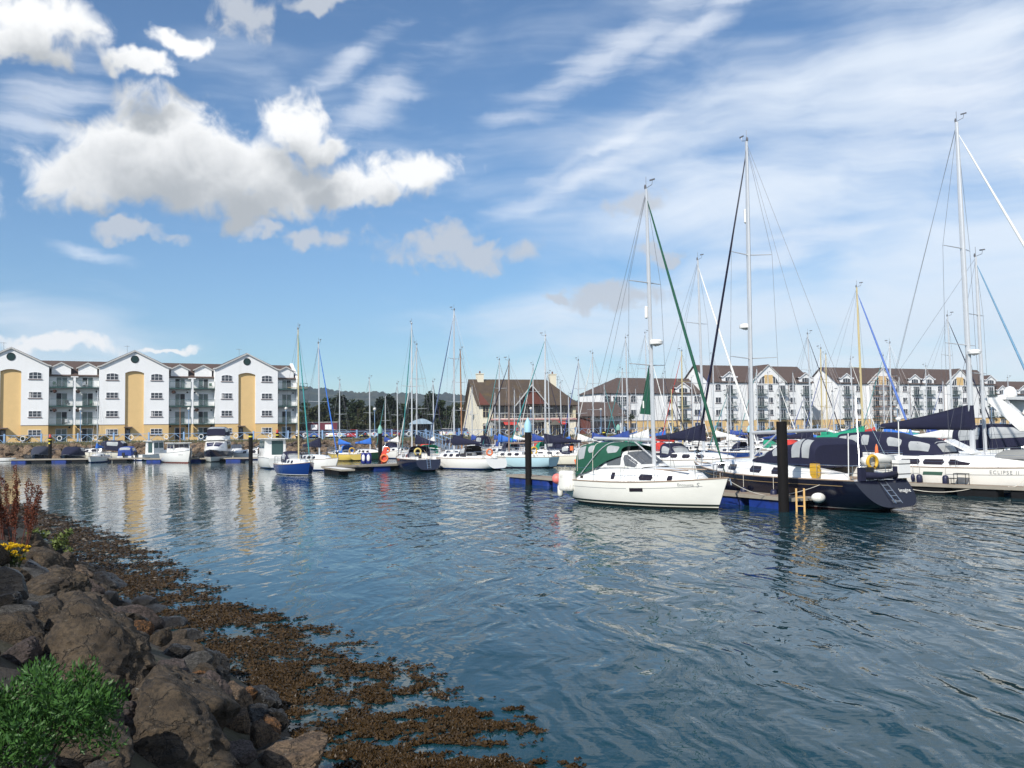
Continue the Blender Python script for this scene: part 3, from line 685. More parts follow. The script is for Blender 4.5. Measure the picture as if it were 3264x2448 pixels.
for bi, uc in enumerate((-3.27, 14.97, 33.35)):
    L_, R_ = uc-HB, uc+HB; pl, pr_ = uc-1.47, uc+1.47
    ap = arch_poly(pl, pr_, zb, 11.75, .35)
    m = MB()                      # white front, pierced by the tall ochre recess
    m.prism([(L_, zb), (pl, zb), (pl, ap[0][1]), (pl, ze), (L_, ze)], 0, .32); m.prism([(pr_, zb), (R_, zb), (R_, ze), (pr_, ze), (pr_, ap[-1][1])], 0, .32)
    m.prism([(L_, ze), (R_, ze), (uc, za)], .001, .32)
    for (x0, z0), (x1, z1) in zip(ap[:-1], ap[1:]): m.prism([(x0, z0), (x1, z1), (x1, ze), (x0, ze)], .0, .32)
    m.box(L_, L_+.3, .32, 11, 0, ze); m.box(R_-.3, R_, .32, 11, 0, ze)
    m.build('wall', WHITE, apt)
    MB().box(L_, pl, .0, .32, 0, zb-.07).build('base_wall', OCHRE, apt); MB().box(pr_, R_, .0, .32, 0, zb-.07).build('base_wall', OCHRE, apt)
    MB().box(pl, pr_, .34, .40, 0, 12.2).build('recessed_panel', OCHRE, apt)
    MB().box(L_-.02, pl-.0, -.05, .30, zb-.07, zb).build('string_course', SILL, apt); MB().box(pr_, R_+.02, -.05, .30, zb-.07, zb).build('string_course', SILL, apt)
    m = MB(); m.lathe([(.60, -.05), (.60, .03)], 24, (uc, 0, 13.72), Matrix.Rotation(R(90), 3, 'X')); rw = m.build('round_window', ROUND, apt)
    MB().torus((uc, -.03, 13.72), .60, .045, Matrix.Rotation(R(90), 3, 'X'), 24, 6).build('frame', DARK, rw)
    m = MB(); verge(m, [(L_-.35, ze+.02), (L_+.15, ze+.12), (uc, za+.15), (R_-.15, ze+.12), (R_+.35, ze+.02)], -.28, .28, .24); m.build('fascia', TRIM, apt)
    m = MB(); slab(m, (L_-.3, .1, ze+.05), (uc, .1, za+.20), (uc, 11, za+.20), (L_-.3, 11, ze+.05)); slab(m, (uc, .1, za+.20), (R_+.3, .1, ze+.05), (R_+.3, 11, ze+.05), (uc, 11, za+.20)); m.build('gable_roof', ROOFM, apt)
    for f_, z in enumerate((1.05, 4.1, 7.15, 10.2)):
        for sgn in (-1, 1): place(w_arch if f_ == 3 else (w_cur if (f_+bi+sgn) % 3 == 0 else w_std), apt, uc+sgn*3.45, z)
    d = MB().box(pl+.06, pl+.86, .27, .33, 0, 2.1).build('entrance_door', DARK, apt); MB().box(pl+.20, pl+.72, .25, .268, 1.1, 1.9).build('pane', PANE, d)
    MB().box(pl-.15, pl+1.15, -.75, .33, 2.30, 2.42).build('door_canopy', SILL, apt)
    an = MB().tube([(uc-1.1, 1.5, za-.2), (uc-1.1, 1.5, za+1.0)], .025, 5)
    for k in range(4): an.tube([(uc-1.5+.2*k, 1.5, za+.9), (uc-1.5+.2*k, 1.2, za+.9)], .02, 4)
    an.tube([(uc-1.6, 1.4, za+.9), (uc-.7, 1.4, za+.9)], .02, 4); an.build('aerial', GREYM, apt)
m = MB(); slab(m, (-9, 1.15, 10.85), (42.3, 1.15, 10.85), (42.3, 6.0, 13.65), (-9, 6.0, 13.65)); slab(m, (-9, 6.0, 13.65), (42.3, 6.0, 13.65), (42.3, 11, 10.8), (-9, 11, 10.8)); m.build('main_roof', ROOFM, apt)
def bay(u0, ndorm, idx):
    wdt = 7.5 if ndorm == 2 else 3.75
    m = MB(); m.box(u0, u0+wdt, 1.6, 1.9, zb, 11.0)
    cents = (1.8, 5.73)[:ndorm]
    for c in cents: m.prism([(u0+c-1.42, 10.6), (u0+c+1.42, 10.6), (u0+c+1.42, 12.25), (u0+c, 13.0), (u0+c-1.42, 12.25)], 1.55, 1.9)
    m.build('bay_wall', WHITE, apt)
    MB().box(u0, u0+wdt, 1.6, 1.9, 0, zb-.002).build('bay_base_wall', OCHRE, apt)
    for c in cents:
        m = MB(); verge(m, [(u0+c-1.75, 12.22), (u0+c-1.5, 12.33), (u0+c, 13.12), (u0+c+1.5, 12.33), (u0+c+1.75, 12.22)], 1.30, 1.60, .20); m.build('dormer_fascia', TRIM, apt)
        m = MB(); slab(m, (u0+c-1.7, 1.5, 12.25), (u0+c, 1.5, 13.15), (u0+c, 5.5, 13.15), (u0+c-1.7, 5.5, 12.25), .08); slab(m, (u0+c, 1.5, 13.15), (u0+c+1.7, 1.5, 12.25), (u0+c+1.7, 5.5, 12.25), (u0+c, 5.5, 13.15), .08); m.build('dormer_roof', ROOFM, apt)
    if ndorm == 2:
        MB().box(u0+3.57, u0+3.93, .12, .48, zb, 10.55).build('balcony_post', WHITE, apt)
        MB().box(u0+3.57, u0+3.93, .12, .48, 0, zb-.01).build('balcony_post', OCHRE, apt)
        MB().box(u0+3.2, u0+4.3, .1, 1.5, 10.56, 10.72).build('post_cap', WHITE, apt)
    spans = ((u0+.04, u0+3.55), (u0+3.95, u0+wdt-.04))[:ndorm]
    for f_, z in enumerate((2.85, 5.92, 8.98)):
        for k, (s0, s1) in enumerate(spans):
            b = thing_part('balcony', apt); MB().box(s0, s1, .05, 1.6, z-.16, z).build('slab', GREENM, b)
            rl = MB(); rl.box(s0, s1, .06, .10, z+1.06, z+1.11); rl.box(s0, s1, .06, .09, z+.10, z+.13)
            for i in range(4): x = s0+(s1-s0-.04)*i/3; rl.box(x, x+.04, .055, .095, z, z+1.06)
            rl.build('railing', GREENM, b)
            pnl = MB(); pnl.add([(s0, .075, z+.12), (s1, .075, z+.12), (s1, .075, z+1.05), (s0, .075, z+1.05)], [(0, 1, 2, 3)]); pnl.build('glass_panel', BALG, b)
    for f_ in range(4):
        for k, c in enumerate(cents): place(pd[(f_*2+k+idx) % 3], apt, u0+c+(.1 if k == 0 else 0), (0.05, 2.86, 5.93, 8.99)[f_], 1.595)
        for k, x in enumerate((.35, 3.1, 4.35, 7.1)[:2*ndorm]):
            if (f_+k+idx) % 3 != 0: MB().lathe([(.16, -.1), (.16, 0)], 12, (u0+x, 1.59, (2.4, 5.2, 8.3, 11.2)[f_]), Matrix.Rotation(R(90), 3, 'X')).build('vent', DARK, apt)
def thing_part(name, parent): return link(name, None, parent)
BALG = glass('balcony_glass', (.45, .52, .52), .08, .14)
bay(2.13, 2, 0); bay(20.45, 2, 1); bay(38.75, 1, 2)
m = MB(); m.prism([(42.3, 0), (42.75, 0), (42.75, 10.9), (42.3, 10.9)], .9, 11); m.build('end_wall', WHITE, apt)
m = MB(); m.add([(42.3, .9, 10.9), (42.8, .9, 10.9), (42.8, 6, 14.05), (42.3, 6, 14.05), (42.3, 11, 10.9), (42.8, 11, 10.9)], [(0, 1, 2, 3), (3, 2, 5, 4), (0, 3, 4), (1, 5, 2)]); m.build('end_parapet', WHITE, apt)
for z in (2.85, 5.92, 8.98):
    b = thing_part('balcony', apt); MB().box(42.8, 44.2, .3, 2.2, z-.14, z).build('slab', GREENM, b)
    rl = MB(); rl.box(42.8, 44.2, .3, .34, z+1.05, z+1.10); rl.box(44.16, 44.2, .34, 2.2, z+1.05, z+1.1)
    for x in (42.9, 43.5, 44.16): rl.box(x, x+.04, .3, .34, z, z+1.05)
    rl.build('railing', GREENM, b)
MB().box(-9, 42.3, 10.9, 11.0, 0, 10.8).build('rear_wall', WHITE, apt)
def apt_pt(u, y, z): return apt.matrix_basis @ Vector((u, y, z))
PLAST = mat('white_plastic', (.72, .72, .72), .5); GPLAST = mat('green_plastic', (.03, .13, .06), .5)
bpy.context.view_layer.update()
for u, z, m_, lb in ((7.4, 8.98, PLAST, 'white plastic chair on the top balcony between the first two gables'), (4.9, 5.92, BLACK, 'dark chair on the middle balcony beside the white post'),
                     (8.5, 5.92, GPLAST, 'green garden chair on the middle balcony between the first two gables'), (27.4, 8.98, GPLAST, 'dark green chair on the top balcony beside the third gable'),
                     (4.8, 2.85, PLAST, 'white chair draped with a towel on the lowest balcony'), (3.0, 8.98, GPLAST, 'green folding chair at the left end of the top balcony')):
    p = apt_pt(u, .75, z+.001); chair_thing(p, ADIR+.4, lb, m_)
for u, z, lb in ((3.0, 5.92, 'flower basket hanging below the top left balcony'), (3.0, 2.85, 'round hanging basket over the lowest left balcony'), (6.4, 5.92, 'red flower basket hanging by the white balcony post'), (6.35, 2.85, 'hanging basket over the lowest balcony by the white post'), (21.2, 5.92, 'hanging basket over a balcony right of the second gable'), (25.0, 2.85, 'trailing basket over the lowest balcony beside the third gable')):
    p = apt_pt(u, .45, z+2.35); hb_ = thing('hanging_basket', lb, 'flower basket', p, 0, 'hanging baskets on the balconies')
    mb = MB(); leaves(mb, random.Random(int(u*9)), (0, 0, 0), .34, 160, .16, .8, 0, .7); mb.build('foliage', leaf_mat('basket_plant_%d' % int(u*10+z), (.05, .04, .02), (.16, .05, .04)), hb_)
    MB().lathe([(.05, -.25), (.24, -.08), (.26, 0)], 10).build('basket', BARK, hb_); MB().tube([(0, 0, 0), (0, 0, .57)], .012, 4).build('chain', GREYM, hb_)
# ---------------------------------------------------------------- the inn with the big roof
I0 = aty(1530, 1385, 155.0); IDIR = R(17)
inn_ = thing('waterside_inn', 'cream two-storey inn with steep brown roof, chimneys and a glazed upper floor', 'building', (I0.x, I0.y, QZ), IDIR)
LEN, DEP, EZ, RZ_ = 17.6, 10.0, 5.75, 10.1
m = MB(); m.prism([(0, 0), (DEP+2.5, 0), (DEP+1.8, 2.0), (DEP*.5+.6, RZ_-.25), (.0, EZ)], 0, .3); side = MB()
side.add([(-v[1]+.3, v[0], v[2]) for v in m.v], m.f); side.build('gable_wall', CREAM, inn_)
m = MB(); m.box(.3, 1.9, .0, .3, 0, EZ-.2) ; m.build('corner_wall', CREAM, inn_)
m = MB()
for x0, x1 in ((1.9, 2.3), (6.3, 8.2), (11.7, 12.6), (16.3, LEN)): m.box(x0, x1, .25, .5, 0, 2.7)
m.box(1.9, LEN, .25, .5, 2.42, 3.05); m.build('ground_floor_wall', CREAM, inn_)
MB().box(1.9, LEN-.2, .9, 1.0, 0.05, 2.42).build('ground_floor_glazing', SMOKE, inn_)
MB().box(1.9, LEN, -.15, .5, 2.78, 3.0).build('balcony_fascia', mat('pink_fascia', (.55, .30, .28), .7), inn_)
MB().box(1.9, LEN, .3, 2.0, 3.06, 3.12).build('balcony_floor', DECKM, inn_)
MB().box(1.95, LEN-.4, 1.0, 1.1, 3.12, EZ-.05).build('upper_glazing', SMOKE, inn_)
for i in range(12):
    x = 2.0+(LEN-2.6)*i/11
    MB().box(x-.05, x+.05, .93, 1.0, 3.13, EZ-.05).build('mullion', mat('cream_frame', (.62, .55, .38), .6), inn_)
m = MB(); m.box(1.95, LEN-.3, .25, .31, 3.85, 3.92); m.box(1.95, LEN-.3, .25, .31, 3.45, 3.49)
for i in range(24): x = 2.0+(LEN-2.5)*i/23; m.box(x-.02, x+.02, .26, .30, 3.13, 3.85)
m.build('balcony_rail', TRIM, inn_)
for x in (1.9, LEN-.55): MB().box(x, x+.5, .2, .7, 3.06, EZ-.05).build('balcony_pillar', MATS['cream_frame'], inn_)
wi = window_proto(1.1, 2.2, 2, 2, frame=MATS['cream_frame'], pane=SMOKE, sill=False)
place(wi, inn_, 1.05, 3.2); place(wi, inn_, 1.05, .1)
gd = window_proto(1.5, 2.25, 2, 2, frame=MATS['cream_frame'], pane=SMOKE, sill=False)
for x in (3.2, 5.2, 9.0, 10.6, 13.4, 15.2): place(gd, inn_, x, .06, .88)
drop(wi); drop(gd)
hip = 3.6; o_ = .55
m = MB()
F0, F1 = (-o_, -o_, EZ-.45), (LEN+o_, -o_, EZ-.45); B0, B1 = (-o_, DEP+1.8, 2.2), (LEN+o_, DEP+1.2, EZ-.5); T0, T1 = (-o_, DEP*.5+.6, RZ_), (LEN-hip, DEP*.5+.6, RZ_)
slab(m, F0, F1, T1, T0, .2); slab(m, T0, T1, B1, B0, .2); m.add([F1, B1, T1], [(0, 1, 2)]); m.build('roof', ROOFG, inn_)
m = MB(); verge(m, [(0, 0), (1, 0)], 0, 0, 0) if False else None
dg = MB(); xg = 9.1
dg.add([(xg-2.6, -.6, EZ-.25), (xg+2.6, -.6, EZ-.25), (xg, -.6, EZ+2.75)], [(0, 1, 2)]); dg.build('dormer_boarding', BROWNB, inn_)
m = MB(); slab(m, (xg-3.0, -.9, EZ-.45), (xg, -.9, EZ+3.1), (xg, 3.6, EZ+3.1), (xg-3.0, .2, EZ-.3), .14); slab(m, (xg, -.9, EZ+3.1), (xg+3.0, -.9, EZ-.45), (xg+3.0, .2, EZ-.3), (xg, 3.6, EZ+3.1), .14); m.build('dormer_roof', ROOFG, inn_)
m = MB(); verge(m, [(xg-3.0, EZ-.4), (xg, EZ+3.15), (xg+3.0, EZ-.4)], -1.05, -.9, .26); m.build('dormer_fascia', TRIM, inn_)
MB().add([(-.15, .1, EZ-.1), (-.15, -.55, EZ-.35), (1.6, -.55, EZ-.35), (1.6, .1, EZ-.1), (.0, .1, EZ+1.9)], [(0, 1, 2, 3), (0, 1, 4), (1, 2, 4), (2, 3, 4)]).build('eaves_boarding', BROWNB, inn_)
for x in (1.0, LEN-3.0):
    ch = MB().box(x, x+1.1, DEP*.5-.1, DEP*.5+1.2, RZ_-1.4, RZ_+.85).build('chimney', CREAM, inn_)
    MB().box(x-.08, x+1.18, DEP*.5-.18, DEP*.5+1.28, RZ_+.85, RZ_+1.0).build('chimney_cap', CREAM, ch); MB().lathe([(.16, 0), (.13, .45)], 8, (x+.55, DEP*.5+.5, RZ_+1.0)).build('chimney_pot', BROWNB, ch)
an = MB().tube([(LEN-1.4, 5.6, RZ_-1.2), (LEN-1.4, 5.6, RZ_+.6)], .03, 5); an.tube([(LEN-1.9, 5.6, RZ_+.5), (LEN-1.0, 5.6, RZ_+.5)], .025, 4); an.tube([(LEN-1.8, 5.6, RZ_), (LEN-1.1, 5.6, RZ_)], .025, 4); an.build('aerial', GREYM, inn_)
for x in (5.4, 14.3): MB().add([(x-1.2, -.8, 1.95), (x+1.2, -.8, 1.95), (x+1.2, .24, 2.5), (x-1.2, .24, 2.5)], [(0, 1, 2, 3)]).build('awning', REDC, inn_)
m = MB(); m.box(LEN, LEN+3.2, 1.5, 8, 0, 3.0); m.build('side_wing', BROWNB, inn_)
m = MB(); slab(m, (LEN+.1, 1.2, 3.6), (LEN+3.6, 1.2, 2.6), (LEN+3.6, 8.3, 2.6), (LEN+.1, 8.3, 3.6)); m.build('wing_roof', ROOFG, inn_)
MB().lathe([(.02, .0), (.42, .12), (.46, .14)], 14, (-.55, 3.6, 4.1), Matrix.Rotation(R(-80), 3, 'Y')).build('satellite_dish', TRIM, inn_)
# terrace parasols
for i, (px, Yp, m_, lb) in enumerate(((1561, 151.5, GREYC, 'wide taupe parasol open on the inn terrace'), (1682, 152.0, GREYC, 'grey parasol open before the inn wall'), (1770, 152.5, mat('dark_parasol', (.10, .09, .07), .9), 'dark parasol open on the terrace beside the red awning'))):
    p = aty(px, 1388, Yp); u_ = thing('terrace_parasol', lb, 'parasol', (p.x, p.y, QZ), 0, 'parasols on the inn terrace')
    MB().tube([(0, 0, 0), (0, 0, 2.5)], .03, 6).build('pole', GREYM, u_); MB().lathe([(1.35, 1.85), (.05, 2.6)], 8).build('canopy', m_, u_); MB().lathe([(.3, 0), (.3, .1)], 10).build('base', GREYM, u_)
# ---------------------------------------------------------------- the long white terrace on the right
E0 = aty(1915, 1385, 192.0); E1 = aty(3200, 1360, 236.0); EDV = Vector((E1.x-E0.x, E1.y-E0.y)).normalized(); EANG = math.atan2(EDV.y, EDV.x)
def euz(px, py):
    d = ray(px, py); n = Vector((-EDV.y, EDV.x, 0)); p0 = Vector((E0.x, E0.y, 0)); tt = (p0-EYE).dot(n)/d.dot(n); P_ = EYE+d*tt
    return (P_-p0).dot(Vector((EDV.x, EDV.y, 0))), P_.z-QZ
def U(px): return euz(px, 1300)[0]
w_e = window_proto(1.5, 1.3, 2, 1); w_ea = window_proto(1.5, 1.5, 2, 2, arched=True); w_half = window_proto(2.2, 1.1, 3, 1, arched=True)
fd = window_proto(1.95, 2.1, 3, 1, sill=False, curt=True)
def balcony_small(b, u, z, w=2.9, d=.75):
    o = thing_part('balcony', b); MB().box(u-w/2, u+w/2, -d, 0, z-.12, z).build('slab', GREENM, o)
    rl = MB(); rl.box(u-w/2, u+w/2, -d, -d+.05, z+1.0, z+1.06); rl.box(u-w/2, u+w/2, -d, -d+.04, z+.08, z+.12)
    for s_ in (-1, 1): rl.box(u+s_*(w/2-.025)-.025, u+s_*(w/2-.025)+.025, -d+.05, 0, z+1.0, z+1.06)
    for i in range(9): x = u-w/2+(w-.03)*i/8; rl.box(x, x+.03, -d, -d+.03, z, z+1.0)
    rl.build('railing', GREENM, o)
def row_house(label, u0, u1, nf, fl, depth, win=(), balc=(), dorm=(), gab=(), hipL=0, hipR=0, y0=0.0, ridge_h=4.0, left_gable=True, pipes=()):
    b = thing('terrace_building', label, 'building', (E0.x, E0.y, QZ), EANG)
    if y0: b.location = Vector((E0.x, E0.y, QZ))+Vector((-EDV.y, EDV.x, 0))*y0
    H_ = nf*fl+.25; zb_ = fl-.15; rz_ = H_+ridge_h
    m = MB(); m.box(u0, u1, 0, .3, zb_, H_); m.box(u1-.3, u1, .3, depth, zb_, H_); m.box(u0, u1, depth-.3, depth, zb_, H_)
    if left_gable and not hipL: m.add([(u0, .3, zb_), (u0+.25, .3, zb_), (u0, depth, zb_), (u0+.25, depth, zb_), (u0, .3, H_), (u0+.25, .3, H_), (u0, depth, H_), (u0+.25, depth, H_), (u0, depth/2, rz_-.2), (u0+.25, depth/2, rz_-.2)],
                             [(0, 4, 8, 6, 2), (1, 3, 7, 9, 5), (0, 1, 5, 4), (4, 5, 9, 8), (8, 9, 7, 6), (2, 6, 7, 3)])
    else: m.box(u0, u0+.25, .3, depth-.3, zb_, H_)
    m.build('wall', WHITE, b)
    m = MB(); m.box(u0, u1, 0, .3, 0, zb_-.01); m.box(u0, u0+.25, .3, depth, 0, zb_-.01); m.box(u1-.25, u1, .3, depth, 0, zb_-.01); m.build('base_wall', OCHRE, b)
    MB().box(u0-.03, u1+.03, -.06, .0, zb_-.06, zb_+.08).build('string_course', SILL, b)
    m = MB(); e = .4
    slab(m, (u0-e, -e, H_-.2), (u1+e, -e, H_-.2), (u1+e-hipR*1.0, depth/2, rz_), (u0-e+hipL, depth/2, rz_)); slab(m, (u0-e+hipL, depth/2, rz_), (u1+e-hipR, depth/2, rz_), (u1+e, depth+e, H_-.2), (u0-e, depth+e, H_-.2))
    if hipL: m.add([(u0-e, -e, H_-.2), (u0-e, depth+e, H_-.2), (u0-e+hipL, depth/2, rz_)], [(0, 1, 2)])
    if hipR: m.add([(u1+e, -e, H_-.2), (u1+e, depth+e, H_-.2), (u1+e-hipR, depth/2, rz_)], [(0, 1, 2)])
    m.build('roof', ROOFM, b)
    for u in dorm:
        dm = MB(); dm.prism([(u-1.75, H_-.1), (u+1.75, H_-.1), (u+1.75, H_+1.0), (u, H_+2.1), (u-1.75, H_+1.0)], -.06, .3); d_ = dm.build('dormer', WHITE, b)
        v = MB(); verge(v, [(u-2.15, H_+1.15), (u-1.9, H_+1.02), (u, H_+2.25), (u+1.9, H_+1.02), (u+2.15, H_+1.15)], -.3, .0, .2); v.build('fascia', UPVC, d_)
        v = MB(); slab(v, (u-2.0, -.25, H_+1.0), (u, -.25, H_+2.3), (u, depth*.42, H_+2.3), (u-2.0, depth*.25, H_+1.0), .08); slab(v, (u, -.25, H_+2.3), (u+2.0, -.25, H_+1.0), (u+2.0, depth*.25, H_+1.0), (u, depth*.42, H_+2.3), .08); v.build('dormer_roof', ROOFM, d_)
        place(w_half, d_, u, H_-.05, -.06)
    for (u, hw, och) in gab:
        gz = H_+hw*.82; gm = MB(); gm.prism([(u-hw, zb_), (u+hw, zb_), (u+hw, H_), (u, gz), (u-hw, H_)], -.35, .0); gg = gm.build('gable_front', WHITE, b)
        MB().box(u-hw, u+hw, -.35, 0, 0, zb_-.01).build('gable_base', OCHRE, gg)
        v = MB(); verge(v, [(u-hw-.4, H_-.1), (u, gz+.2), (u+hw+.4, H_-.1)], -.6, -.3, .22); v.build('fascia', TRIM, gg)
        v = MB(); slab(v, (u-hw-.3, -.55, H_-.05), (u, -.55, gz+.22), (u, depth/2, gz+.22), (u-hw-.3, depth/2, H_-.05), .1); slab(v, (u, -.55, gz+.22), (u+hw+.3, -.55, H_-.05), (u+hw+.3, depth/2, H_-.05), (u, depth/2, gz+.22), .1); v.build('gable_roof', ROOFM, gg)
        if och:
            v = MB(); pts = [(u-2.75+5.5*i/12, H_-.45+1.95*math.sqrt(max(0, 1-(2*i/12-1)**2))) for i in range(13)]
            v.add([(x, -.37, z) for x, z in pts], [tuple(range(13))]); v.build('arched_window', PANE, gg)
            MB().box(u-1.15, u+1.15, -.40, -.375, H_-.45, H_+1.55).build('ochre_panel', OCHRE, gg)
            v = MB()
            for x in (-1.9, -1.2, 1.2, 1.9): v.box(u+x-.05, u+x+.05, -.41, -.372, H_-.45, H_+.85)
            v.box(u-2.9, u+2.9, -.45, -.372, H_-.58, H_-.45); v.build('mullion', UPVC, gg)
    for f_ in range(nf):
        z = f_*fl+.95
        for u in win:
            dy = -.35 if any(abs(u-g_[0]) < g_[1] for g_ in gab) else 0
            place(w_ea if f_ == nf-1 else w_e, b, u, z, dy)
        for u in balc:
            dy = -.35 if any(abs(u-g_[0]) < g_[1] for g_ in gab) else 0
            place(fd, b, u, f_*fl+.15, dy)
            if f_ > 0:
                k = link('balcony_group', None, b) if False else b
                o = thing_part('balcony', b); o.location = (0, dy, 0)
                q_ = MB().box(u-1.4, u+1.4, -.75, 0, f_*fl+.02, f_*fl+.14).build('slab', GREENM, o)
                z0 = f_*fl+.14; rl = MB(); rl.box(u-1.4, u+1.4, -.75, -.70, z0+.98, z0+1.05); rl.box(u-1.4, u+1.4, -.75, -.71, z0+.08, z0+.12)
                for s_ in (-1, 1): rl.box(u+s_*1.37-.03, u+s_*1.37+.03, -.70, 0, z0+.98, z0+1.05)
                for i in range(10): x = u-1.4+2.76*i/9; rl.box(x, x+.04, -.75, -.71, z0, z0+.98)
                rl.build('railing', GREENM, o)
    for u in pipes: MB().tube([(u, -.08, 0), (u, -.08, H_-.2)], .07, 6).build('downpipe', SILL, b)
    return b
r1 = row_house('low three-storey white block with hipped brown roof at the end of the terrace', U(1915), U(2232), 3, 2.85, 10, win=[U(x) for x in (1936, 2020, 2137, 2222)], balc=[U(x) for x in (1966, 2178)], dorm=[U(2178)], hipL=7, pipes=[U(1946), U(2028)-1.6, U(2157), U(2204)], ridge_h=3.4)
w_tall = window_proto(1.9, 1.7, 2, 3)
for z in (.5, 3.4, 6.2): place(w_tall, r1, U(1990), z)
row_house('four-storey white terrace with a large arched gable window and ochre panel', U(2262), U(2590), 4, 2.78, 11, win=[U(x) for x in (2290, 2453, 2527)], balc=[U(x) for x in (2326, 2422, 2490, 2570)], dorm=[U(2326), U(2570)], gab=[(U(2449), 4.6*1.0, True)], pipes=[U(2385), U(2515)])
row_house('four-storey white block wrapped in scaffolding beside a plain gable end', U(2672), U(2875), 4, 2.78, 11, win=[U(x) for x in (2738, 2862)], balc=[U(x) for x in (2700, 2790, 2835)], dorm=[U(2700)], gab=[(U(2812), 4.3, True)], pipes=[U(2720)])
row_house('four-storey white terrace with twin dormers next to the scaffolding', U(2876), U(3172), 4, 2.78, 11, win=[U(x) for x in (2886, 2998, 3072, 3128)], balc=[U(x) for x in (2922, 2962, 3042, 3160)], dorm=[U(2918), U(2962), U(3160)], gab=[(U(3059), 4.4, True)], left_gable=False, hipR=0, pipes=[U(2902), U(3010)])
row_house('lower three-storey white block at the far end of the terrace', U(3176), U(3420), 3, 2.85, 10, win=[U(3226), U(3300)], balc=[U(3196), U(3262), U(3340)], dorm=[U(3196), U(3262), U(3340)], left_gable=False, pipes=[U(3214)], ridge_h=3.6)
# low roofs between the inn and the terrace
lo = aty(1850, 1385, 182.0)
lb_ = thing('quayside_shop', 'low building with dark roof and white wall between the inn and the terrace', 'building', (lo.x, lo.y, QZ), R(18))
MB().box(0, 9, 0, 7, 0, 3.4).build('wall', WHITE, lb_)
m = MB(); slab(m, (-.5, -1.2, 3.6), (9.5, -1.2, 3.6), (9.5, 3.6, 6.6), (-.5, 3.6, 6.6)); slab(m, (-.5, 3.6, 6.6), (9.5, 3.6, 6.6), (9.5, 8, 3.6), (-.5, 8, 3.6)); m.build('roof', ROOFM, lb_)
MB().box(.4, 8.6, -.05, 0, .2, 2.6).build('shopfront', SMOKE, lb_)
# scaffolding
sc = thing('scaffolding', 'pipe scaffolding with orange boards against the white gable', 'scaffolding', (E0.x, E0.y, QZ), EANG)
us = U(2770); ue = U(2832)
for i in range(5):
    x = us+(ue-us)*i/4
    for y in (-2.2, -1.3): MB().tube([(x, y, 0), (x, y, 13.0)], .04, 5).build('standard', mat('scaffold_tube', (.30, .27, .24), .5, metal=.3), sc)
for j in range(5):
    z = 2.2+j*2.4
    MB().box(us-.3, ue+.3, -2.2, -1.3, z, z+.06).build('board', mat('scaffold_board', (.42, .24, .13), .8), sc)
    MB().tube([(us-.3, -2.25, z+1.0), (ue+.3, -2.25, z+1.0)], .035, 5).build('guard_rail', mat('orange_rail', (.55, .20, .08), .6), sc)
for x in (w_std, w_cur, w_arch, w_e, w_ea, w_half, fd, w_tall, *pd): drop(x)
# ---------------------------------------------------------------- boats
def hull_paint(name, bands, rough=.2):
    """paint bands by height above the water: [(z_from, colour), ...] from the keel up"""
    if name in MATS: return MATS[name]
    m = bpy.data.materials.new(name); m.use_nodes = True; q = NT(m.node_tree); b = q.n['Principled BSDF']
    o = q.new('ShaderNodeTexCoord').outputs['Object']; z = q.new('ShaderNodeSeparateXYZ', {0: o}).outputs[2]
    c = tuple(bands[0][1])+(1,)
    for z0, col in bands[1:]: c = q.mix(q.m('GREATER_THAN', z, z0), c, tuple(col)+(1,))
    n = q.noise(q.mapping(o, sc=(1, 1, 2.5)), 1.4, 5, .6); k = q.m('ADD', q.m('MULTIPLY', n, .16), .92)
    c = q.mix(1.0, c, q.new('ShaderNodeCombineXYZ', {0: k, 1: k, 2: k}).outputs[0], 'MULTIPLY')
    q.l.new(c, b.inputs['Base Color']); b.inputs['Roughness'].default_value = rough; b.inputs['Coat Weight'].default_value = .3
    MATS[name] = m; return m
cW, cC, cN, cB, cK = (.80, .79, .75), (.74, .70, .58), (.0045, .0055, .015), (.012, .05, .26), (.012, .014, .013)
HP = {'white': hull_paint('hull_white', [(-9, cK), (.06, cB), (.13, cW)]), 'cream': hull_paint('hull_cream', [(-9, cK), (.08, (.03, .03, .03)), (.14, cC)]),
      'navy': hull_paint('hull_navy', [(-9, (.07, .012, .012)), (.10, (.5, .45, .4)), (.13, cN)]), 'blue': hull_paint('hull_blue', [(-9, cK), (.05, (.7, .7, .7)), (.10, (.007, .035, .17))]),
      'pale': hull_paint('hull_pale_blue', [(-9, (.02, .02, .04)), (.12, (.42, .60, .66))]), 'yellow': hull_paint('hull_yellow', [(-9, (.05, .04, .03)), (.08, (.66, .48, .10))]),
      'green': hull_paint('hull_green', [(-9, cK), (.08, (.012, .04, .025))]), 'red': hull_paint('hull_red_boot', [(-9, (.28, .07, .04)), (.10, cW)]),
      'hero': hull_paint('hull_cream_stripes', [(-9, cK), (.10, cC), (.145, (.02, .028, .022)), (.235, (.76, .74, .67))]), 'darkblue': hull_paint('hull_dark_blue', [(-9, (.03, .03, .04)), (.1, (.006, .010, .030))]),
      'eclipse': hull_paint('hull_white_blue_boot', [(-9, (.01, .02, .10)), (.16, cW), (.20, (.01, .02, .10)), (.24, (.78, .76, .70))]), 'grey': hull_paint('hull_grey', [(-9, cK), (.1, (.35, .37, .38))])}
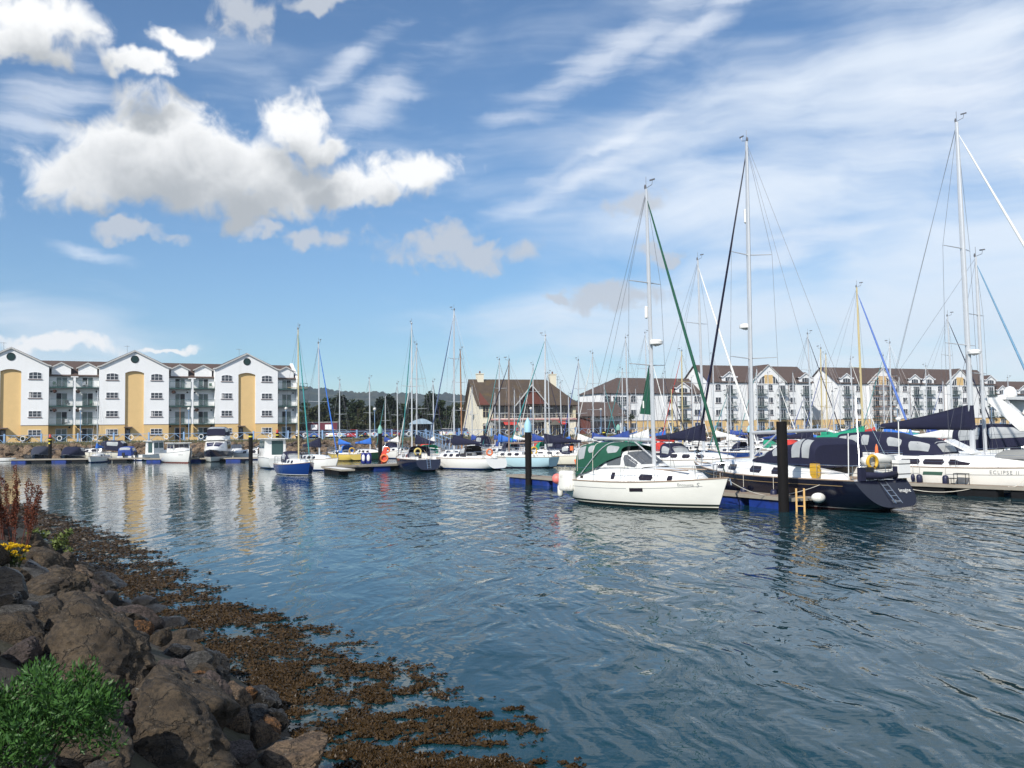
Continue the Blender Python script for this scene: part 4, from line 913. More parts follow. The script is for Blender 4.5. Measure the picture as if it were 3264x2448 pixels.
class Hull:
    def __init__(s, L, B, fb, fs, fbow, ws=.72, rake=.7, srake=-.25, pm=.42, rise=.12, draft=.5, N=26, M=9, vee=1.0):
        s.__dict__.update(locals()); s.rows = [s.ring(i/N) for i in range(N+1)]
    def sheer(s, u):
        return s.fb+(s.fbow-s.fb)*((u-.35)/.65)**2 if u > .35 else s.fb+(s.fs-s.fb)*((.35-u)/.35)**2
    def beam(s, u):
        if u < s.pm: return s.B/2*(s.ws+(1-s.ws)*math.sin(math.pi/2*u/s.pm))
        return max(.015, s.B/2*(1-((u-s.pm)/(1-s.pm))**2.15))
    def keel(s, u):
        if u < .35: k = u/.35; return s.rise+(-s.draft-s.rise)*math.sin(k*math.pi/2)
        if u > .7: k = (u-.7)/.3; return -s.draft+(s.draft-.08)*k*k
        return -s.draft
    def pt(s, u, tt, side=1):
        b, z1, z0 = s.beam(u), s.sheer(u), s.keel(u); a = tt*math.pi/2
        e = .50+.75*max(0, (u-.45)/.55)**1.5*s.vee
        y = b*math.cos(a)**e if tt < 1 else 0.0; z = z1-(z1-z0)*math.sin(a)
        h = (z1-z)/max(.2, z1)
        x = -s.L/2+s.L*u-s.rake*u**7*h-s.srake*(1-u)**7*min(1.2, h)*-1
        return (x, side*y, z)
    def ring(s, u): return [s.pt(u, j/s.M, 1) for j in range(s.M+1)]+[s.pt(u, j/s.M, -1) for j in range(s.M-1, -1, -1)]
    def x2u(s, x): return max(0, min(1, (x+s.L/2)/s.L))
    def half(s, x): return s.beam(s.x2u(x))
    def dz(s, x): return s.sheer(s.x2u(x))
    def side_y(s, x, z):        # half breadth at a station and height
        u = s.x2u(x)
        for _ in range(4):
            lo, hi = 0.0, 1.0
            for _ in range(14):
                md = (lo+hi)/2
                if s.pt(u, md)[2] > z: lo = md
                else: hi = md
            p = s.pt(u, lo); u = max(0, min(1, u+(x-p[0])/s.L))
        return p[1]
    def build(s, parent, paint, deck=DECKM, rail=TEAK, toe=.05):
        m = MB(); m.grid(s.rows); r0 = s.rows[0]; m.add(r0, [tuple(range(len(r0)))])
        m.build('hull', paint, parent, smooth=35)
        d = MB(); d.grid([[(r_[0][0], r_[0][1]*.99, r_[0][2]-.03), (r_[0][0], 0, r_[0][2]+.02*s.B/3), (r_[-1][0], r_[-1][1]*.99, r_[-1][2]-.03)] for r_ in s.rows]); d.build('deck', deck, parent)
        for sd in (0, -1):
            t_ = MB(); t_.tube([(r_[sd][0], r_[sd][1]*1.0, r_[sd][2]+toe*.3) for r_ in s.rows], toe*.55, 5); t_.build('toe_rail', rail, parent)
def loft_part(name, secs, m, parent, smooth=40, capa=True):
    """secs: list of rings (same count, open from port to starboard); ends closed"""
    b = MB(); b.grid(secs)
    if capa: b.add(secs[0], [tuple(range(len(secs[0])))]); b.add(secs[-1], [tuple(range(len(secs[-1])))])
    return b.build(name, m, parent, smooth=smooth)
def cab_ring(x, wb, wt, z0, z1, xs=0.0, camber=.06):
    return [(x, wb, z0), (x+xs*.4, wb*.98+wt*.02, z0+(z1-z0)*.25), (x+xs, wt, z1-.03), (x+xs, wt*.9, z1), (x+xs, 0, z1+camber), (x+xs, -wt*.9, z1), (x+xs, -wt, z1-.03), (x+xs*.4, -wb*.98-wt*.02, z0+(z1-z0)*.25), (x, -wb, z0)]
def bil(a, b, c, d, u, v): return tuple((1-u)*(1-v)*a[i]+u*(1-v)*b[i]+u*v*c[i]+(1-u)*v*d[i] for i in range(3))
def side_pane(name, m, parent, p00, p10, p11, p01, out=(0, .012, 0), th=.02):
    """a thin pane standing just proud of a surface"""
    o = Vector(out); A = [Vector(p)+o for p in (p00, p10, p11, p01)]; B_ = [Vector(p)-o*.5 for p in (p00, p10, p11, p01)]
    return MB().add([tuple(v) for v in A+B_], [(0, 1, 2, 3), (0, 4, 5, 1), (1, 5, 6, 2), (2, 6, 7, 3), (3, 7, 4, 0)]).build(name, m, parent)
def arch(x, w, z0, z1, e=.5, n=12, lean=0.0):
    out = []
    for i in range(n+1):
        a = math.pi*i/n; c, s_ = math.cos(a), math.sin(a)
        y = w*math.copysign(abs(c)**e, c); z = z0+(z1-z0)*abs(s_)**e
        out.append((x+lean*(z-z0), y, z))
    return out
def surf(secs, u, v):
    i = min(len(secs)-2, int(u)); f_ = u-i; m_ = len(secs[0])-1; j = min(m_-1, int(v*m_)); g_ = v*m_-j
    a, b = secs[i], secs[i+1]
    return Vector(a[j]).lerp(Vector(a[j+1]), g_).lerp(Vector(b[j]).lerp(Vector(b[j+1]), g_), f_)
def patch(name, m, parent, secs, u0, u1, v0, v1, out=.014, nu=4, nv=4, cut=.12):
    """a window panel lying on a lofted cloth or moulding"""
    rows = []; cen = Vector((sum(p[0] for s_ in secs for p in s_)/sum(len(s_) for s_ in secs), 0, min(p[2] for s_ in secs for p in s_)))
    for i in range(nu+1):
        row = []
        for j in range(nv+1):
            a, b = i/nu, j/nv; k = cut*(abs(2*b-1)**4); u = u0+(u1-u0)*(.5+(a-.5)*(1-k))
            p = surf(secs, u, v0+(v1-v0)*b); du = surf(secs, min(len(secs)-1.001, u+.02), v0+(v1-v0)*b)-surf(secs, max(0, u-.02), v0+(v1-v0)*b)
            dv = surf(secs, u, min(.999, v0+(v1-v0)*b+.02))-surf(secs, u, max(.0, v0+(v1-v0)*b-.02)); n = du.cross(dv).normalized()
            if n.dot(p-cen) < 0: n = -n
            row.append(tuple(p+n*out))
        rows.append(row)
    return MB().grid(rows).build(name, m, parent, smooth=True)
def rig(root, x, z0, H, mm, h, spread=(.45,), bx=None, r=.075, genoa=None, gr=.05, cover=None, boomz=1.0, boomL=3.5, fore=None, back=None, radar=None, thin=.006, gear=True, bare=False, sail_roll=None, rakeb=.012, chain=None):
    """mast with spreaders, standing rigging, boom, sail cover and furled headsail. x: mast step; h: Hull"""
    top = (x-rakeb*(H-z0), 0, H)
    def mp(f_): return Vector((x, 0, z0)).lerp(Vector(top), f_)
    m = MB().tube([(x, 0, z0), tuple(mp(.7)), top], [r, r*.95, r*.62], 8, flat=.75); mast = m.build('mast', mm, root, smooth=40)
    if gear:
        g = MB().tube([top, (top[0], 0, H+.55)], .012, 4); g.tube([(top[0]-.05, 0, H+.02), (top[0]+.35, 0, H+.12), (top[0]+.38, 0, H+.30)], .013, 4); g.box(top[0]+.22, top[0]+.52, -.012, .012, H+.30, H+.37)
        g.lathe([(.05, H), (.06, H+.12), (.03, H+.2)], 6, (top[0]-.05, 0, 0)); g.build('masthead_gear', WIRE, mast)
    hw = h.half(x)*.93; tips = []
    for f_ in spread:
        p = mp(f_); l = hw*(1.0-.35*f_)*.95
        for s_ in (1, -1):
            tip = p+Vector((-l*.22, s_*l, l*.05)); MB().tube([tuple(p), tuple(tip)], [.030, .018], 5).build('spreader', mm if mm is not WOOD else ALU, mast); tips.append((f_, s_, tip))
    for s_ in (1, -1):
        base = Vector((x-.25, s_*hw, h.dz(x)))
        chain_pts = [base]+[tp for f_, sd, tp in sorted([q_ for q_ in tips if q_[1] == s_], key=lambda q_: q_[0])]+[mp(.985)]
        sh = MB().tube([tuple(p) for p in chain_pts], thin, 3, caps=False); sh.tube([tuple(base+Vector((.35, 0, 0))), tuple(mp(min(spread)-.01))], thin, 3, caps=False)
        sh.tube([tuple(base+Vector((-.45, 0, 0))), tuple(mp(min(spread)-.01))], thin, 3, caps=False); sh.build('shrouds', WIRE, root)
    bow = Vector((h.L/2-.15, 0, h.fbow+.1)) if fore is None else Vector(fore); ff = mp(.97)
    if genoa is not None:
        pts = [bow.lerp(ff, k) for k in (0, .06, .10, .35, .7, .93, .97, 1.0)]
        MB().tube([tuple(p) for p in pts], [.02, .03, gr, gr*1.12, gr*.85, gr*.55, .02, .01], 7).build('furled_headsail', genoa, root, smooth=True)
        MB().lathe([(.09, -.09), (.10, 0), (.09, .09)], 8, tuple(bow.lerp(ff, .03))).build('furling_drum', BLACK, root)
    else: MB().tube([tuple(bow), tuple(ff)], thin*1.1, 3, caps=False).build('forestay', WIRE, root)
    bk = Vector((-h.L/2+.15, 0, h.fs+.05)) if back is None else Vector(back)
    MB().tube([tuple(bk), tuple(mp(.995))], thin, 3, caps=False).build('backstay', WIRE, root)
    bz = z0+boomz
    if boomL:
        b0, b1 = Vector((x-.08, 0, bz)), Vector((x-boomL, 0, bz+.06*boomL*.35))
        MB().tube([tuple(b0), tuple(b1)], [.085, .078], 8).build('boom', mm if mm is not WOOD else WOOD, root, smooth=40)
        if cover is not None:
            secs = []
            for i in range(11):
                f_ = i/10; c = b0.lerp(b1, f_); hh = (.55*(1-f_)**1.4+.26*(1-f_*.5))*min(1.6, boomL/3.2); ww = .17*(1-f_*.45)
                if i == 0: c = c+Vector((.16, 0, 0))
                secs.append([(c.x, -ww*.55, c.z-.10), (c.x, -ww, c.z+.08), (c.x, -ww*.62, c.z+hh*.65), (c.x+(.05 if i else 0), 0, c.z+hh), (c.x, ww*.62, c.z+hh*.65), (c.x, ww, c.z+.08), (c.x, ww*.55, c.z-.10)])
            cv = MB(); cv.grid(secs, closed=True); cv.add(secs[0], [tuple(range(7))]); cv.add(secs[-1], [tuple(range(7))])
            cc = cv.build('sail_cover', cover, root, smooth=True)
            MB().tube([(x+.02, 0, bz-.05), (x+.0, 0, bz+.85*min(1.35, boomL/3.4))], [.16, .115], 8).build('mast_collar', cover, cc, smooth=40)
        MB().tube([tuple(b1), tuple(mp(.99))], thin*.9, 3, caps=False).build('topping_lift', WIRE, root)
    if radar:
        p = mp(radar); rd = MB(); c = p+Vector((.32, 0, 0)); rd.lathe([(.10, -.10), (.30, -.02), (.31, .10), (.24, .17), (.02, .19)], 14, tuple(c)); rdo = rd.build('radar_dome', GEL, mast, smooth=40)
        MB().tube([tuple(p), tuple(c+Vector((0, 0, -.1)))], .035, 5).build('bracket', STEEL, rdo)
    return mp, mast
def rails(root, h, x0, x1, n=5, zt=.60, pulpit=True, pushpit=True, mat_=STEEL):
    for s_ in (1, -1):
        pts = []
        for i in range(n):
            x = x0+(x1-x0)*i/(n-1); y = s_*(h.half(x)-.06); z = h.dz(x); pts.append((x, y, z))
            MB().tube([(x, y, z), (x, y, z+zt)], .012, 4).build('stanchion', mat_, root)
        ln = MB().tube([(p[0], p[1], p[2]+zt-.01) for p in pts], .007, 3, caps=False); ln.tube([(p[0], p[1], p[2]+zt*.5) for p in pts], .006, 3, caps=False); ln.build('guard_line', mat_, root)
    if pulpit:
        xb = h.L/2; pts = [(x1, h.half(x1)-.06, h.dz(x1)+zt), (xb-.35, .22, h.dz(xb)+zt), (xb+.02, 0, h.dz(xb)+zt+.02), (xb-.35, -.22, h.dz(xb)+zt), (x1, -h.half(x1)+.06, h.dz(x1)+zt)]
        p_ = MB().tube(pts, .016, 5)
        for s_ in (1, -1): p_.tube([(xb-.45, s_*.2, h.dz(xb)), (xb-.35, s_*.22, h.dz(xb)+zt)], .015, 5); p_.tube([(x1, s_*(h.half(x1)-.06), h.dz(x1)), (x1, s_*(h.half(x1)-.06), h.dz(x1)+zt)], .015, 5); p_.tube([(x1, s_*(h.half(x1)-.06), h.dz(x1)+zt*.5), (xb-.4, s_*.21, h.dz(xb)+zt*.5)], .012, 5)
        p_.build('pulpit', mat_, root)
    if pushpit:
        xs = -h.L/2+.12; w = h.half(xs)-.08; z = h.dz(xs)
        p_ = MB().tube([(x0, h.half(x0)-.06, h.dz(x0)+zt), (xs, w, z+zt), (xs, -w, z+zt), (x0, -h.half(x0)+.06, h.dz(x0)+zt)], .016, 5)
        p_.tube([(x0, h.half(x0)-.06, h.dz(x0)+zt*.5), (xs, w, z+zt*.5), (xs, w*.3, z+zt*.5)], .012, 5); p_.tube([(x0, -h.half(x0)+.06, h.dz(x0)+zt*.5), (xs, -w, z+zt*.5), (xs, -w*.3, z+zt*.5)], .012, 5)
        for y in (w, w*.3, -w*.3, -w): p_.tube([(xs, y, z), (xs, y, z+zt)], .014, 5)
        p_.build('pushpit', mat_, root)
def hood(root, m, x0, x1, w, z, hgt, win=True, name='spray_hood'):
    secs = [arch(x1+.35, w*.82, z, z+.10, .6), arch(x1, w*.92, z, z+hgt*.72, .55), arch((x0+x1)/2, w, z, z+hgt*.98, .5), arch(x0, w, z, z+hgt, .5)]
    o = loft_part(name, secs, m, root, True, capa=False)
    if win:
        patch('window', VINYL, o, secs, .15, 1.15, .30, .70); patch('window', VINYL, o, secs, 1.25, 2.6, .05, .22); patch('window', VINYL, o, secs, 1.25, 2.6, .78, .95)
    return o
def lifebuoy(loc, m, label, rz=0.0, horseshoe=False, R0=.30, group=None):
    o = tag(MB().torus((0, 0, 0), R0, R0*.28, Matrix.Rotation(R(90), 3, 'X'), 20, 8, *((R(-60), R(240)) if horseshoe else (0, 2*math.pi))).build('lifebuoy', m, None, smooth=True), label, 'lifebuoy', group)
    o.location = loc; o.rotation_euler = (0, 0, rz); return o
def fender(loc, m, label, l=.6, r=.13, group=None, rope=.5):
    o = thing('fender', label, 'fender', loc, 0, group)
    MB().lathe([(.03, -l), (r*.8, -l+.06), (r, -l+.15), (r, -.12), (r*.7, -.03), (.04, 0)], 10).build('body', m, o, smooth=40)
    MB().tube([(0, 0, 0), (0, 0, rope)], .012, 4).build('rope', ROPE, o); return o
def boat_root(name, label, cat, h, X, Y, head, group=None): return thing(name, label, cat, (X, Y, 0), head, group)
def yacht(label, X, Y, head, L=8.5, B=2.8, fb=.85, paint='white', H=11.5, mm=ALU, cover=BLUEC, genoa=WHITEC, hoodm=NAVY, deck=DECKM, spread=(.52,), cab=GEL, ports=3, group=None, genr=.05, boom=True, rail=TEAK, mx=.08, radar=None, small=False, name='sailing_yacht', fbow=None, ws=.7, srake=-.2, canopy=None, thin=.008, gear=True, boomz=.85, stripe=None, rise=.10):
    h = Hull(L, B, fb, fb*1.0, fbow or fb*1.28, ws=ws, srake=srake, rake=L*.085, rise=rise, N=18 if small else 26, M=7 if small else 9)
    b = boat_root(name, label, 'sailboat', h, X, Y, head, group)
    h.build(b, HP[paint] if isinstance(paint, str) else paint, deck, rail)
    x0, x1 = -L*.14, L*.27; cw = B*.31; z = fb-.03; ch = .36+L*.012
    secs = [cab_ring(x0, cw, cw*.86, z, h.dz(x0)+ch), cab_ring(x0+(x1-x0)*.35, cw*1.02, cw*.86, z, h.dz(x0)+ch*.98), cab_ring(x0+(x1-x0)*.72, cw*.86, cw*.70, z, h.dz(x1*.6)+ch*.80), cab_ring(x1, cw*.52, cw*.40, h.dz(x1)-.05, h.dz(x1)+ch*.36, -.05), cab_ring(x1+.35, cw*.36, cw*.25, h.dz(x1)-.05, h.dz(x1)+.03)]
    cb = loft_part('coachroof', secs, cab, b)
    for s_ in (0, 1):
        for k in range(ports):
            u = .22+k*(1.95/ports); a, c = (.14, .235) if s_ == 0 else (.765, .86)
            patch('window', SMOKE, cb, secs, u, u+1.25/ports, a, c, .012, 3, 2, .3)
    # cockpit well behind the cabin
    ck = MB(); ck.box(-L*.42, x0-.02, -B*.20, B*.20, fb+.004, fb+.012); ck.build('cockpit_sole', TEAK, b)
    for s_ in (1, -1):
        co = MB(); co.box(-L*.42, x0, min(s_*B*.22, s_*B*.30), max(s_*B*.22, s_*B*.30), fb-.02, fb+.22); co.build('cockpit_coaming', cab, b)
    MB().box(x0-.05, x0-.03, -.28, .28, fb, fb+ch*.9).build('companionway', SMOKE if not small else DARK, b)
    mxp = L*mx; zc = h.dz(mxp)+ch*.85
    rig(b, mxp, zc-.05, H, mm, h, spread=spread, r=.062+L*.0034, genoa=genoa, gr=genr, cover=cover, boomz=boomz, boomL=(mxp+L*.30) if boom else 0, radar=radar, thin=thin, gear=gear)
    if hoodm is not None: hood(b, hoodm, x0-.55, x0+.35, cw*1.02, fb+.16, .78+L*.02, win=not small)
    if canopy is not None:
        secs = [arch(-L*.40, B*.34, fb+.2, fb+1.65, .5), arch(-L*.30, B*.36, fb+.2, fb+1.8, .5), arch(x0-.4, B*.35, fb+.2, fb+1.75, .5)]
        c_ = loft_part('cockpit_tent', secs, canopy, b, True); patch('window', VINYL, c_, secs, .2, 1.7, .06, .24); patch('window', VINYL, c_, secs, .2, 1.7, .76, .94)
    rails(b, h, -L*.36, L*.36, 4 if small else 5)
    t_ = MB().tube([(-L*.36, 0, fb+.75), (-L*.44, 0, fb+.5)], .02, 4); t_.build('tiller', TEAK, b)
    return b, h
# ---------------------------------------------------------------- white yacht with the green cockpit tent
H1D = R(-51); h1 = Hull(9.2, 3.25, 1.05, 1.05, 1.33, ws=.74, rake=.55, srake=.30, rise=.42, draft=.55, pm=.40, N=34, M=14)
y1 = boat_root('cruising_yacht', 'cream-white yacht with green cockpit tent and green furled headsail', 'sailboat', h1, 5.82, 40.63, H1D)
h1.build(y1, HP['hero'])
def hull_line(h, z_of_u, u0, u1, m, parent, name, side=-1, n=30, hgt=.018, out=.006):
    rows = [[], []]
    for i in range(n+1):
        x = -h.L/2+h.L*(u0+(u1-u0)*i/n); z = z_of_u(h.sheer(h.x2u(x)))
        for k, dz in enumerate((0, hgt)): rows[k].append((x, side*(h.side_y(x, z+dz)+out), z+dz))
    return MB().grid(rows).build(name, m, parent)
def hull_text(h, body, x, z, size, m, parent, side=-1, flip=1, shear=0.0, space=1.0):
    return text_part('boat_name', body, size, m, parent, lambda a, b: (x+flip*a, side*(h.side_y(x+flip*a, z+b)+.012), z+b), font_shear=shear, space=space)
GREYL = mat('grey_line', (.22, .22, .22), .5, var=0)
for sd in (1, -1):
    hull_line(h1, lambda s: s-.27, .05, .54, GREYL, y1, 'cove_line', sd); hull_line(h1, lambda s: s-.27, .62, .90, GREYL, y1, 'cove_line', sd)
    side_pane('hull_window', SMOKE, y1, *[(x, sd*h1.side_y(x, z), z) for x, z in ((.55, .69), (1.20, .71), (1.20, .86), (.55, .84))], out=(0, sd*.02, 0))
hull_text(h1, 'Encounta', 3.05, 1.03, .17, GREYM, y1); hull_text(h1, 'S', 3.50, 1.03, .26, GREYM, y1, shear=.3)
z = 1.02; secs1 = [cab_ring(-1.95, 1.22, 1.02, z, 1.72, .05), cab_ring(-.8, 1.22, 1.00, z, 1.72), cab_ring(.6, 1.12, .92, z+.02, 1.66), cab_ring(2.0, .86, .68, z+.05, 1.58), cab_ring(3.0, .58, .42, z+.12, 1.50, -.02), cab_ring(3.35, .44, .30, z+.15, 1.30)]
cr1 = loft_part('coachroof', secs1, GEL, y1)
for s_ in ((.10, .19), (.81, .90)):
    for u0, u1 in ((.92, 1.10), (2.05, 2.55), (3.05, 3.30)): patch('window', SMOKE, cr1, secs1, u0, u1, s_[0], s_[1], .012, 3, 2, .2)
for sd in (1, -1):
    co = [[(-4.15, sd*.95, 1.02), (-4.10, sd*.98, 1.22), (-4.1, sd*.80, 1.24), (-4.1, sd*.78, 1.02)], [(-3.4, sd*1.16, 1.02), (-3.3, sd*1.12, 1.40), (-3.3, sd*.86, 1.42), (-3.4, sd*.84, 1.02)], [(-1.9, sd*1.22, 1.02), (-1.9, sd*1.14, 1.60), (-1.9, sd*.88, 1.62), (-1.9, sd*.88, 1.02)]]
    c_ = loft_part('cockpit_coaming', co, GEL, y1)
    for x in (-3.55, -2.9): side_pane('port', SMOKE, c_, (x, sd*1.155, 1.14), (x+.2, sd*1.165, 1.14), (x+.2, sd*1.15, 1.26), (x, sd*1.14, 1.26), out=(0, sd*.012, 0))
MB().box(-4.2, -1.95, -.78, .78, 1.05, 1.06).build('cockpit_sole', TEAK, y1)
for sd in (1, -1): MB().box(1.1, 3.0, sd*.60-.06, sd*.60+.06, 1.60, 1.64).build('teak_handrail', TEAK, y1)
# moulded windscreen with its panes
ws_ = [arch(-2.15, 1.10, 1.60, 1.90, .5, 12), arch(-1.35, 1.12, 1.66, 2.34, .45, 12), arch(-.35, 1.02, 1.68, 2.42, .42, 12), arch(.72, .92, 1.64, 1.72, .5, 12)]
wf = loft_part('windscreen', ws_, GEL, y1, True, capa=False)
for v0, v1 in ((.03, .30), (.70, .97)):
    patch('pane', SCRN, wf, ws_, .35, .97, v0, v1, .012, 4, 4, .0) if False else None
SCRN = glass('windscreen_glass', (.10, .105, .115), .04, .82)
for v0, v1 in ((.02, .26), (.74, .98)):
    patch('pane', SCRN, wf, ws_, .45, .98, v0, v1, .014, 4, 4, .5); patch('pane', SCRN, wf, ws_, 1.10, 1.95, v0, v1, .014, 4, 4, .1); patch('pane', SCRN, wf, ws_, 2.06, 2.75, v0, v1, .014, 4, 4, .25)
patch('pane', SCRN, wf, ws_, 2.08, 2.85, .30, .70, .014, 4, 6, .05)
tent = [arch(-3.15, 1.20, 1.15, 2.46, .36, 14), arch(-2.95, 1.24, 1.30, 2.68, .36, 14), arch(-2.45, 1.25, 1.42, 2.78, .38, 14), arch(-1.85, 1.24, 1.62, 2.80, .40, 14), arch(-1.15, 1.20, 1.95, 2.76, .45, 14), arch(-.35, 1.08, 2.20, 2.62, .5, 14)]
tn = loft_part('cockpit_tent', tent, GREENC, y1, True, capa=False)
for v0, v1 in ((.06, .26), (.74, .94)):
    patch('window', VINYL, tn, tent, 1.0, 1.95, v0, v1, .014, 4, 4, .25); patch('window', VINYL, tn, tent, 2.25, 2.9, v0+.01, v1-.04, .014, 4, 4, .5)
    patch('window', VINYL, tn, tent, 4.0, 4.8, v0, v1, .014, 4, 4, .3)
patch('window', VINYL, tn, tent, .2, .8, .3, .7, .014, 4, 4, .2)
MB().grid([[(-3.9, y, 1.22) for y in (-.95, 0, .95)], [(-3.14, y, 1.50) for y in (-1.14, 0, 1.14)]]).build('tent_apron', GREENC, tn)
for xx, mm_ in ((-2.97, ROPE), (-1.95, ROPE)):
    MB().tube([(p[0]-.01, p[1]*1.015, p[2]+.012) for p in arch(xx, 1.24, 1.45, 2.78 if xx > -2.5 else 2.67, .38, 14)], .014, 5).build('piping', mm_, tn)
fr = MB().tube([(p[0]-.75+1.1*(p[2]-1.4), p[1], p[2]) for p in arch(-1.9, 1.30, 1.35, 2.80, .40, 14)], .018, 5); fr.build('hoop', ALU, tn)
m1, mast1 = rig(y1, .62, 1.62, 14.1, ALU, h1, spread=(.365, .66), r=.105, genoa=GREENC, gr=.062, cover=None, boomz=1.25, boomL=3.75, radar=.44, thin=.0085, fore=(4.45, 0, 1.55))
MB().tube([(.78, 0, 1.95), (-.55, 0, 2.82)], .035, 6).build('kicker_strut', ALU, y1)
for k in (.58, .28): pass
rf = MB().lathe([(.03, -.28), (.075, -.24), (.075, .24), (.03, .28)], 8, tuple(m1(.555)+Vector((-.16, -.05, 0)))); rf.build('radar_reflector', GEL, mast1, smooth=40)
c0 = m1(.19)+Vector((-.1, 0, 0)); c1_ = m1(.37)+Vector((-.09, 0, 0))
sb = MB().add([tuple(c0), tuple(c1_), (c0.x-.62, -.06, c0.z+.05), (c0.x-.02, -.05, c0.z), (c1_.x, -.05, c1_.z), (c0.x-.62, -.01, c0.z+.05)], [(0, 1, 2), (3, 5, 4), (0, 2, 5, 3), (1, 4, 5, 2), (0, 3, 4, 1)]); sbo = sb.build('furled_trysail', GREENC, y1)
MB().box(c0.x-.42, c0.x-.34, -.075, -.065, c0.z+.30, c0.z+.62).build('sail_label', WHITEC, sbo)
rails(y1, h1, -3.3, 3.4, 5)
st_ = MB().torus((-3.7, 0, 1.72), .40, .018, Matrix.Rotation(R(80), 3, 'Y'), 18, 5); st_.build('steering_wheel', STEEL, y1)
an_ = MB().tube([(4.25, .12, 1.32), (4.65, .05, 1.30), (4.72, .05, 1.05)], .03, 5); an_.build('anchor', STEEL, y1)
y1m = Matrix.Translation(Vector((5.82, 40.63, 0))) @ Matrix.Rotation(H1D, 4, 'Z')
def w1(x, y, z): return tuple(y1m @ Vector((x, y, z)))
for (x, y, z_, m_, lb) in ((-4.50, -1.15, 1.05, PINK, 'round coral-pink buoy hanging off the stern of the green-tented yacht'), (-4.62, -.80, 1.0, PINK, 'smaller coral-pink buoy beside the big one on the green-tented yacht')):
    b_ = thing('ball_fender', lb, 'fender', w1(x, y, z_)); MB().ball((0, 0, 0), .25 if y < -1 else .20, 14, 9).build('body', m_, b_, smooth=True); MB().tube([(0, 0, .2), (.02, 0, .55)], .012, 4).build('rope', ROPE, b_)
fb_ = thing('flat_fender', 'big white square fender on the quarter of the green-tented yacht', 'fender', w1(-3.5, -1.42, .55), H1D+R(12))
bm_ = MB(); rg_ = []
for zz, k in ((0, .82), (.05, .97), (.12, 1.0), (.78, 1.0), (.86, .97), (.92, .82)): rg_.append([(sx*.42*k, sy*.17*k, zz) for sx, sy in ((-1, -.6), (-.85, -1), (.85, -1), (1, -.6), (1, .6), (.85, 1), (-.85, 1), (-1, .6))])
bm_.grid(rg_, closed=True); bm_.add(rg_[0], [tuple(range(8))]); bm_.add(rg_[-1], [tuple(range(8))]); bm_.build('body', FENDW, fb_, smooth=50); MB().tube([(-.2, 0, .9), (-.1, 0, 1.15)], .012, 4).build('rope', ROPE, fb_)
fender(w1(-4.4, -1.05, .80), FENDW, 'grubby white fender under the stern of the green-tented yacht', .62, .14)
dn = thing('danbuoy', 'orange danbuoy float leaning on the stern rail of the green-tented yacht', 'buoy', w1(-4.5, .35, 1.35), H1D)
MB().tube([(0, 0, -.2), (-.35, 0, .55)], [.05, .055], 8).build('float', ORANGE, dn); MB().tube([(-.35, 0, .55), (-.62, 0, 1.15)], .012, 4).build('staff', GREYM, dn); MB().box(-.70, -.48, -.01, .01, 1.0, 1.22).build('flag', ORANGE, dn)
# ---------------------------------------------------------------- navy yacht, stern towards the shore
H2D = R(113.1); h2 = Hull(12.8, 3.9, 1.22, 1.22, 1.60, ws=.70, rake=.9, srake=-1.15, rise=.22, draft=.55, N=34, M=14)
y2 = boat_root('navy_yacht', 'navy-hulled yacht with navy cockpit tent, stern ladder and grey boom', 'sailboat', h2, 12.05, 42.1, H2D)
h2.build(y2, HP['navy'])
for sd in (1, -1): hull_line(h2, lambda s: s-.22, .04, .97, mat('gold_line', (.35, .24, .10), .5), y2, 'cove_line', sd)
secs2 = [cab_ring(-2.6, 1.35, 1.15, 1.2, 1.78), cab_ring(-1.0, 1.35, 1.12, 1.2, 1.82), cab_ring(1.2, 1.22, .98, 1.25, 1.84), cab_ring(3.0, .90, .70, 1.32, 1.78), cab_ring(4.2, .55, .40, 1.40, 1.66), cab_ring(4.6, .4, .26, 1.42, 1.48)]
cr2 = loft_part('coachroof', secs2, GEL, y2)
for s_ in ((.10, .20), (.80, .90)):
    for u0, u1 in ((.35, .75), (1.15, 1.55), (2.05, 2.5), (2.75, 3.2)): patch('window', SMOKE, cr2, secs2, u0, u1, s_[0], s_[1], .012, 3, 2, .2)
for sd in (1, -1):
    co = [[(-5.6, sd*1.0, 1.2), (-5.5, sd*1.05, 1.45), (-5.5, sd*.80, 1.47), (-5.6, sd*.78, 1.2)], [(-4, sd*1.32, 1.2), (-4, sd*1.25, 1.66), (-4, sd*.98, 1.68), (-4, sd*.96, 1.2)], [(-2.5, sd*1.35, 1.2), (-2.5, sd*1.28, 1.74), (-2.5, sd*1.0, 1.76), (-2.5, sd*1.0, 1.2)]]
    loft_part('cockpit_coaming', co, GEL, y2)
MB().box(-5.6, -2.6, -.9, .9, 1.24, 1.25).build('cockpit_sole', TEAK, y2)
tent2 = [arch(-4.15, 1.30, 1.66, 2.62, .38, 14), arch(-3.9, 1.34, 1.70, 2.84, .38, 14), arch(-3.2, 1.36, 1.72, 2.92, .40, 14), arch(-2.3, 1.32, 1.78, 2.66, .45, 14), arch(-1.2, 1.24, 1.80, 2.50, .50, 14), arch(.2, 1.08, 1.82, 1.98, .5, 14)]
tn2 = loft_part('cockpit_tent', tent2, NAVY, y2, True, capa=True)
for v0, v1 in ((.04, .34), (.66, .96)):
    patch('window', VINYL, tn2, tent2, 1.02, 1.70, v0, v1, .014, 4, 5, .15); patch('window', VINYL, tn2, tent2, 1.80, 2.5, v0, v1, .014, 4, 5, .15); patch('window', VINYL, tn2, tent2, 3.15, 3.85, v0+.02, v1, .014, 4, 4, .3); patch('window', VINYL, tn2, tent2, 4.25, 4.7, v0+.06, v1+.03, .014, 4, 4, .3)
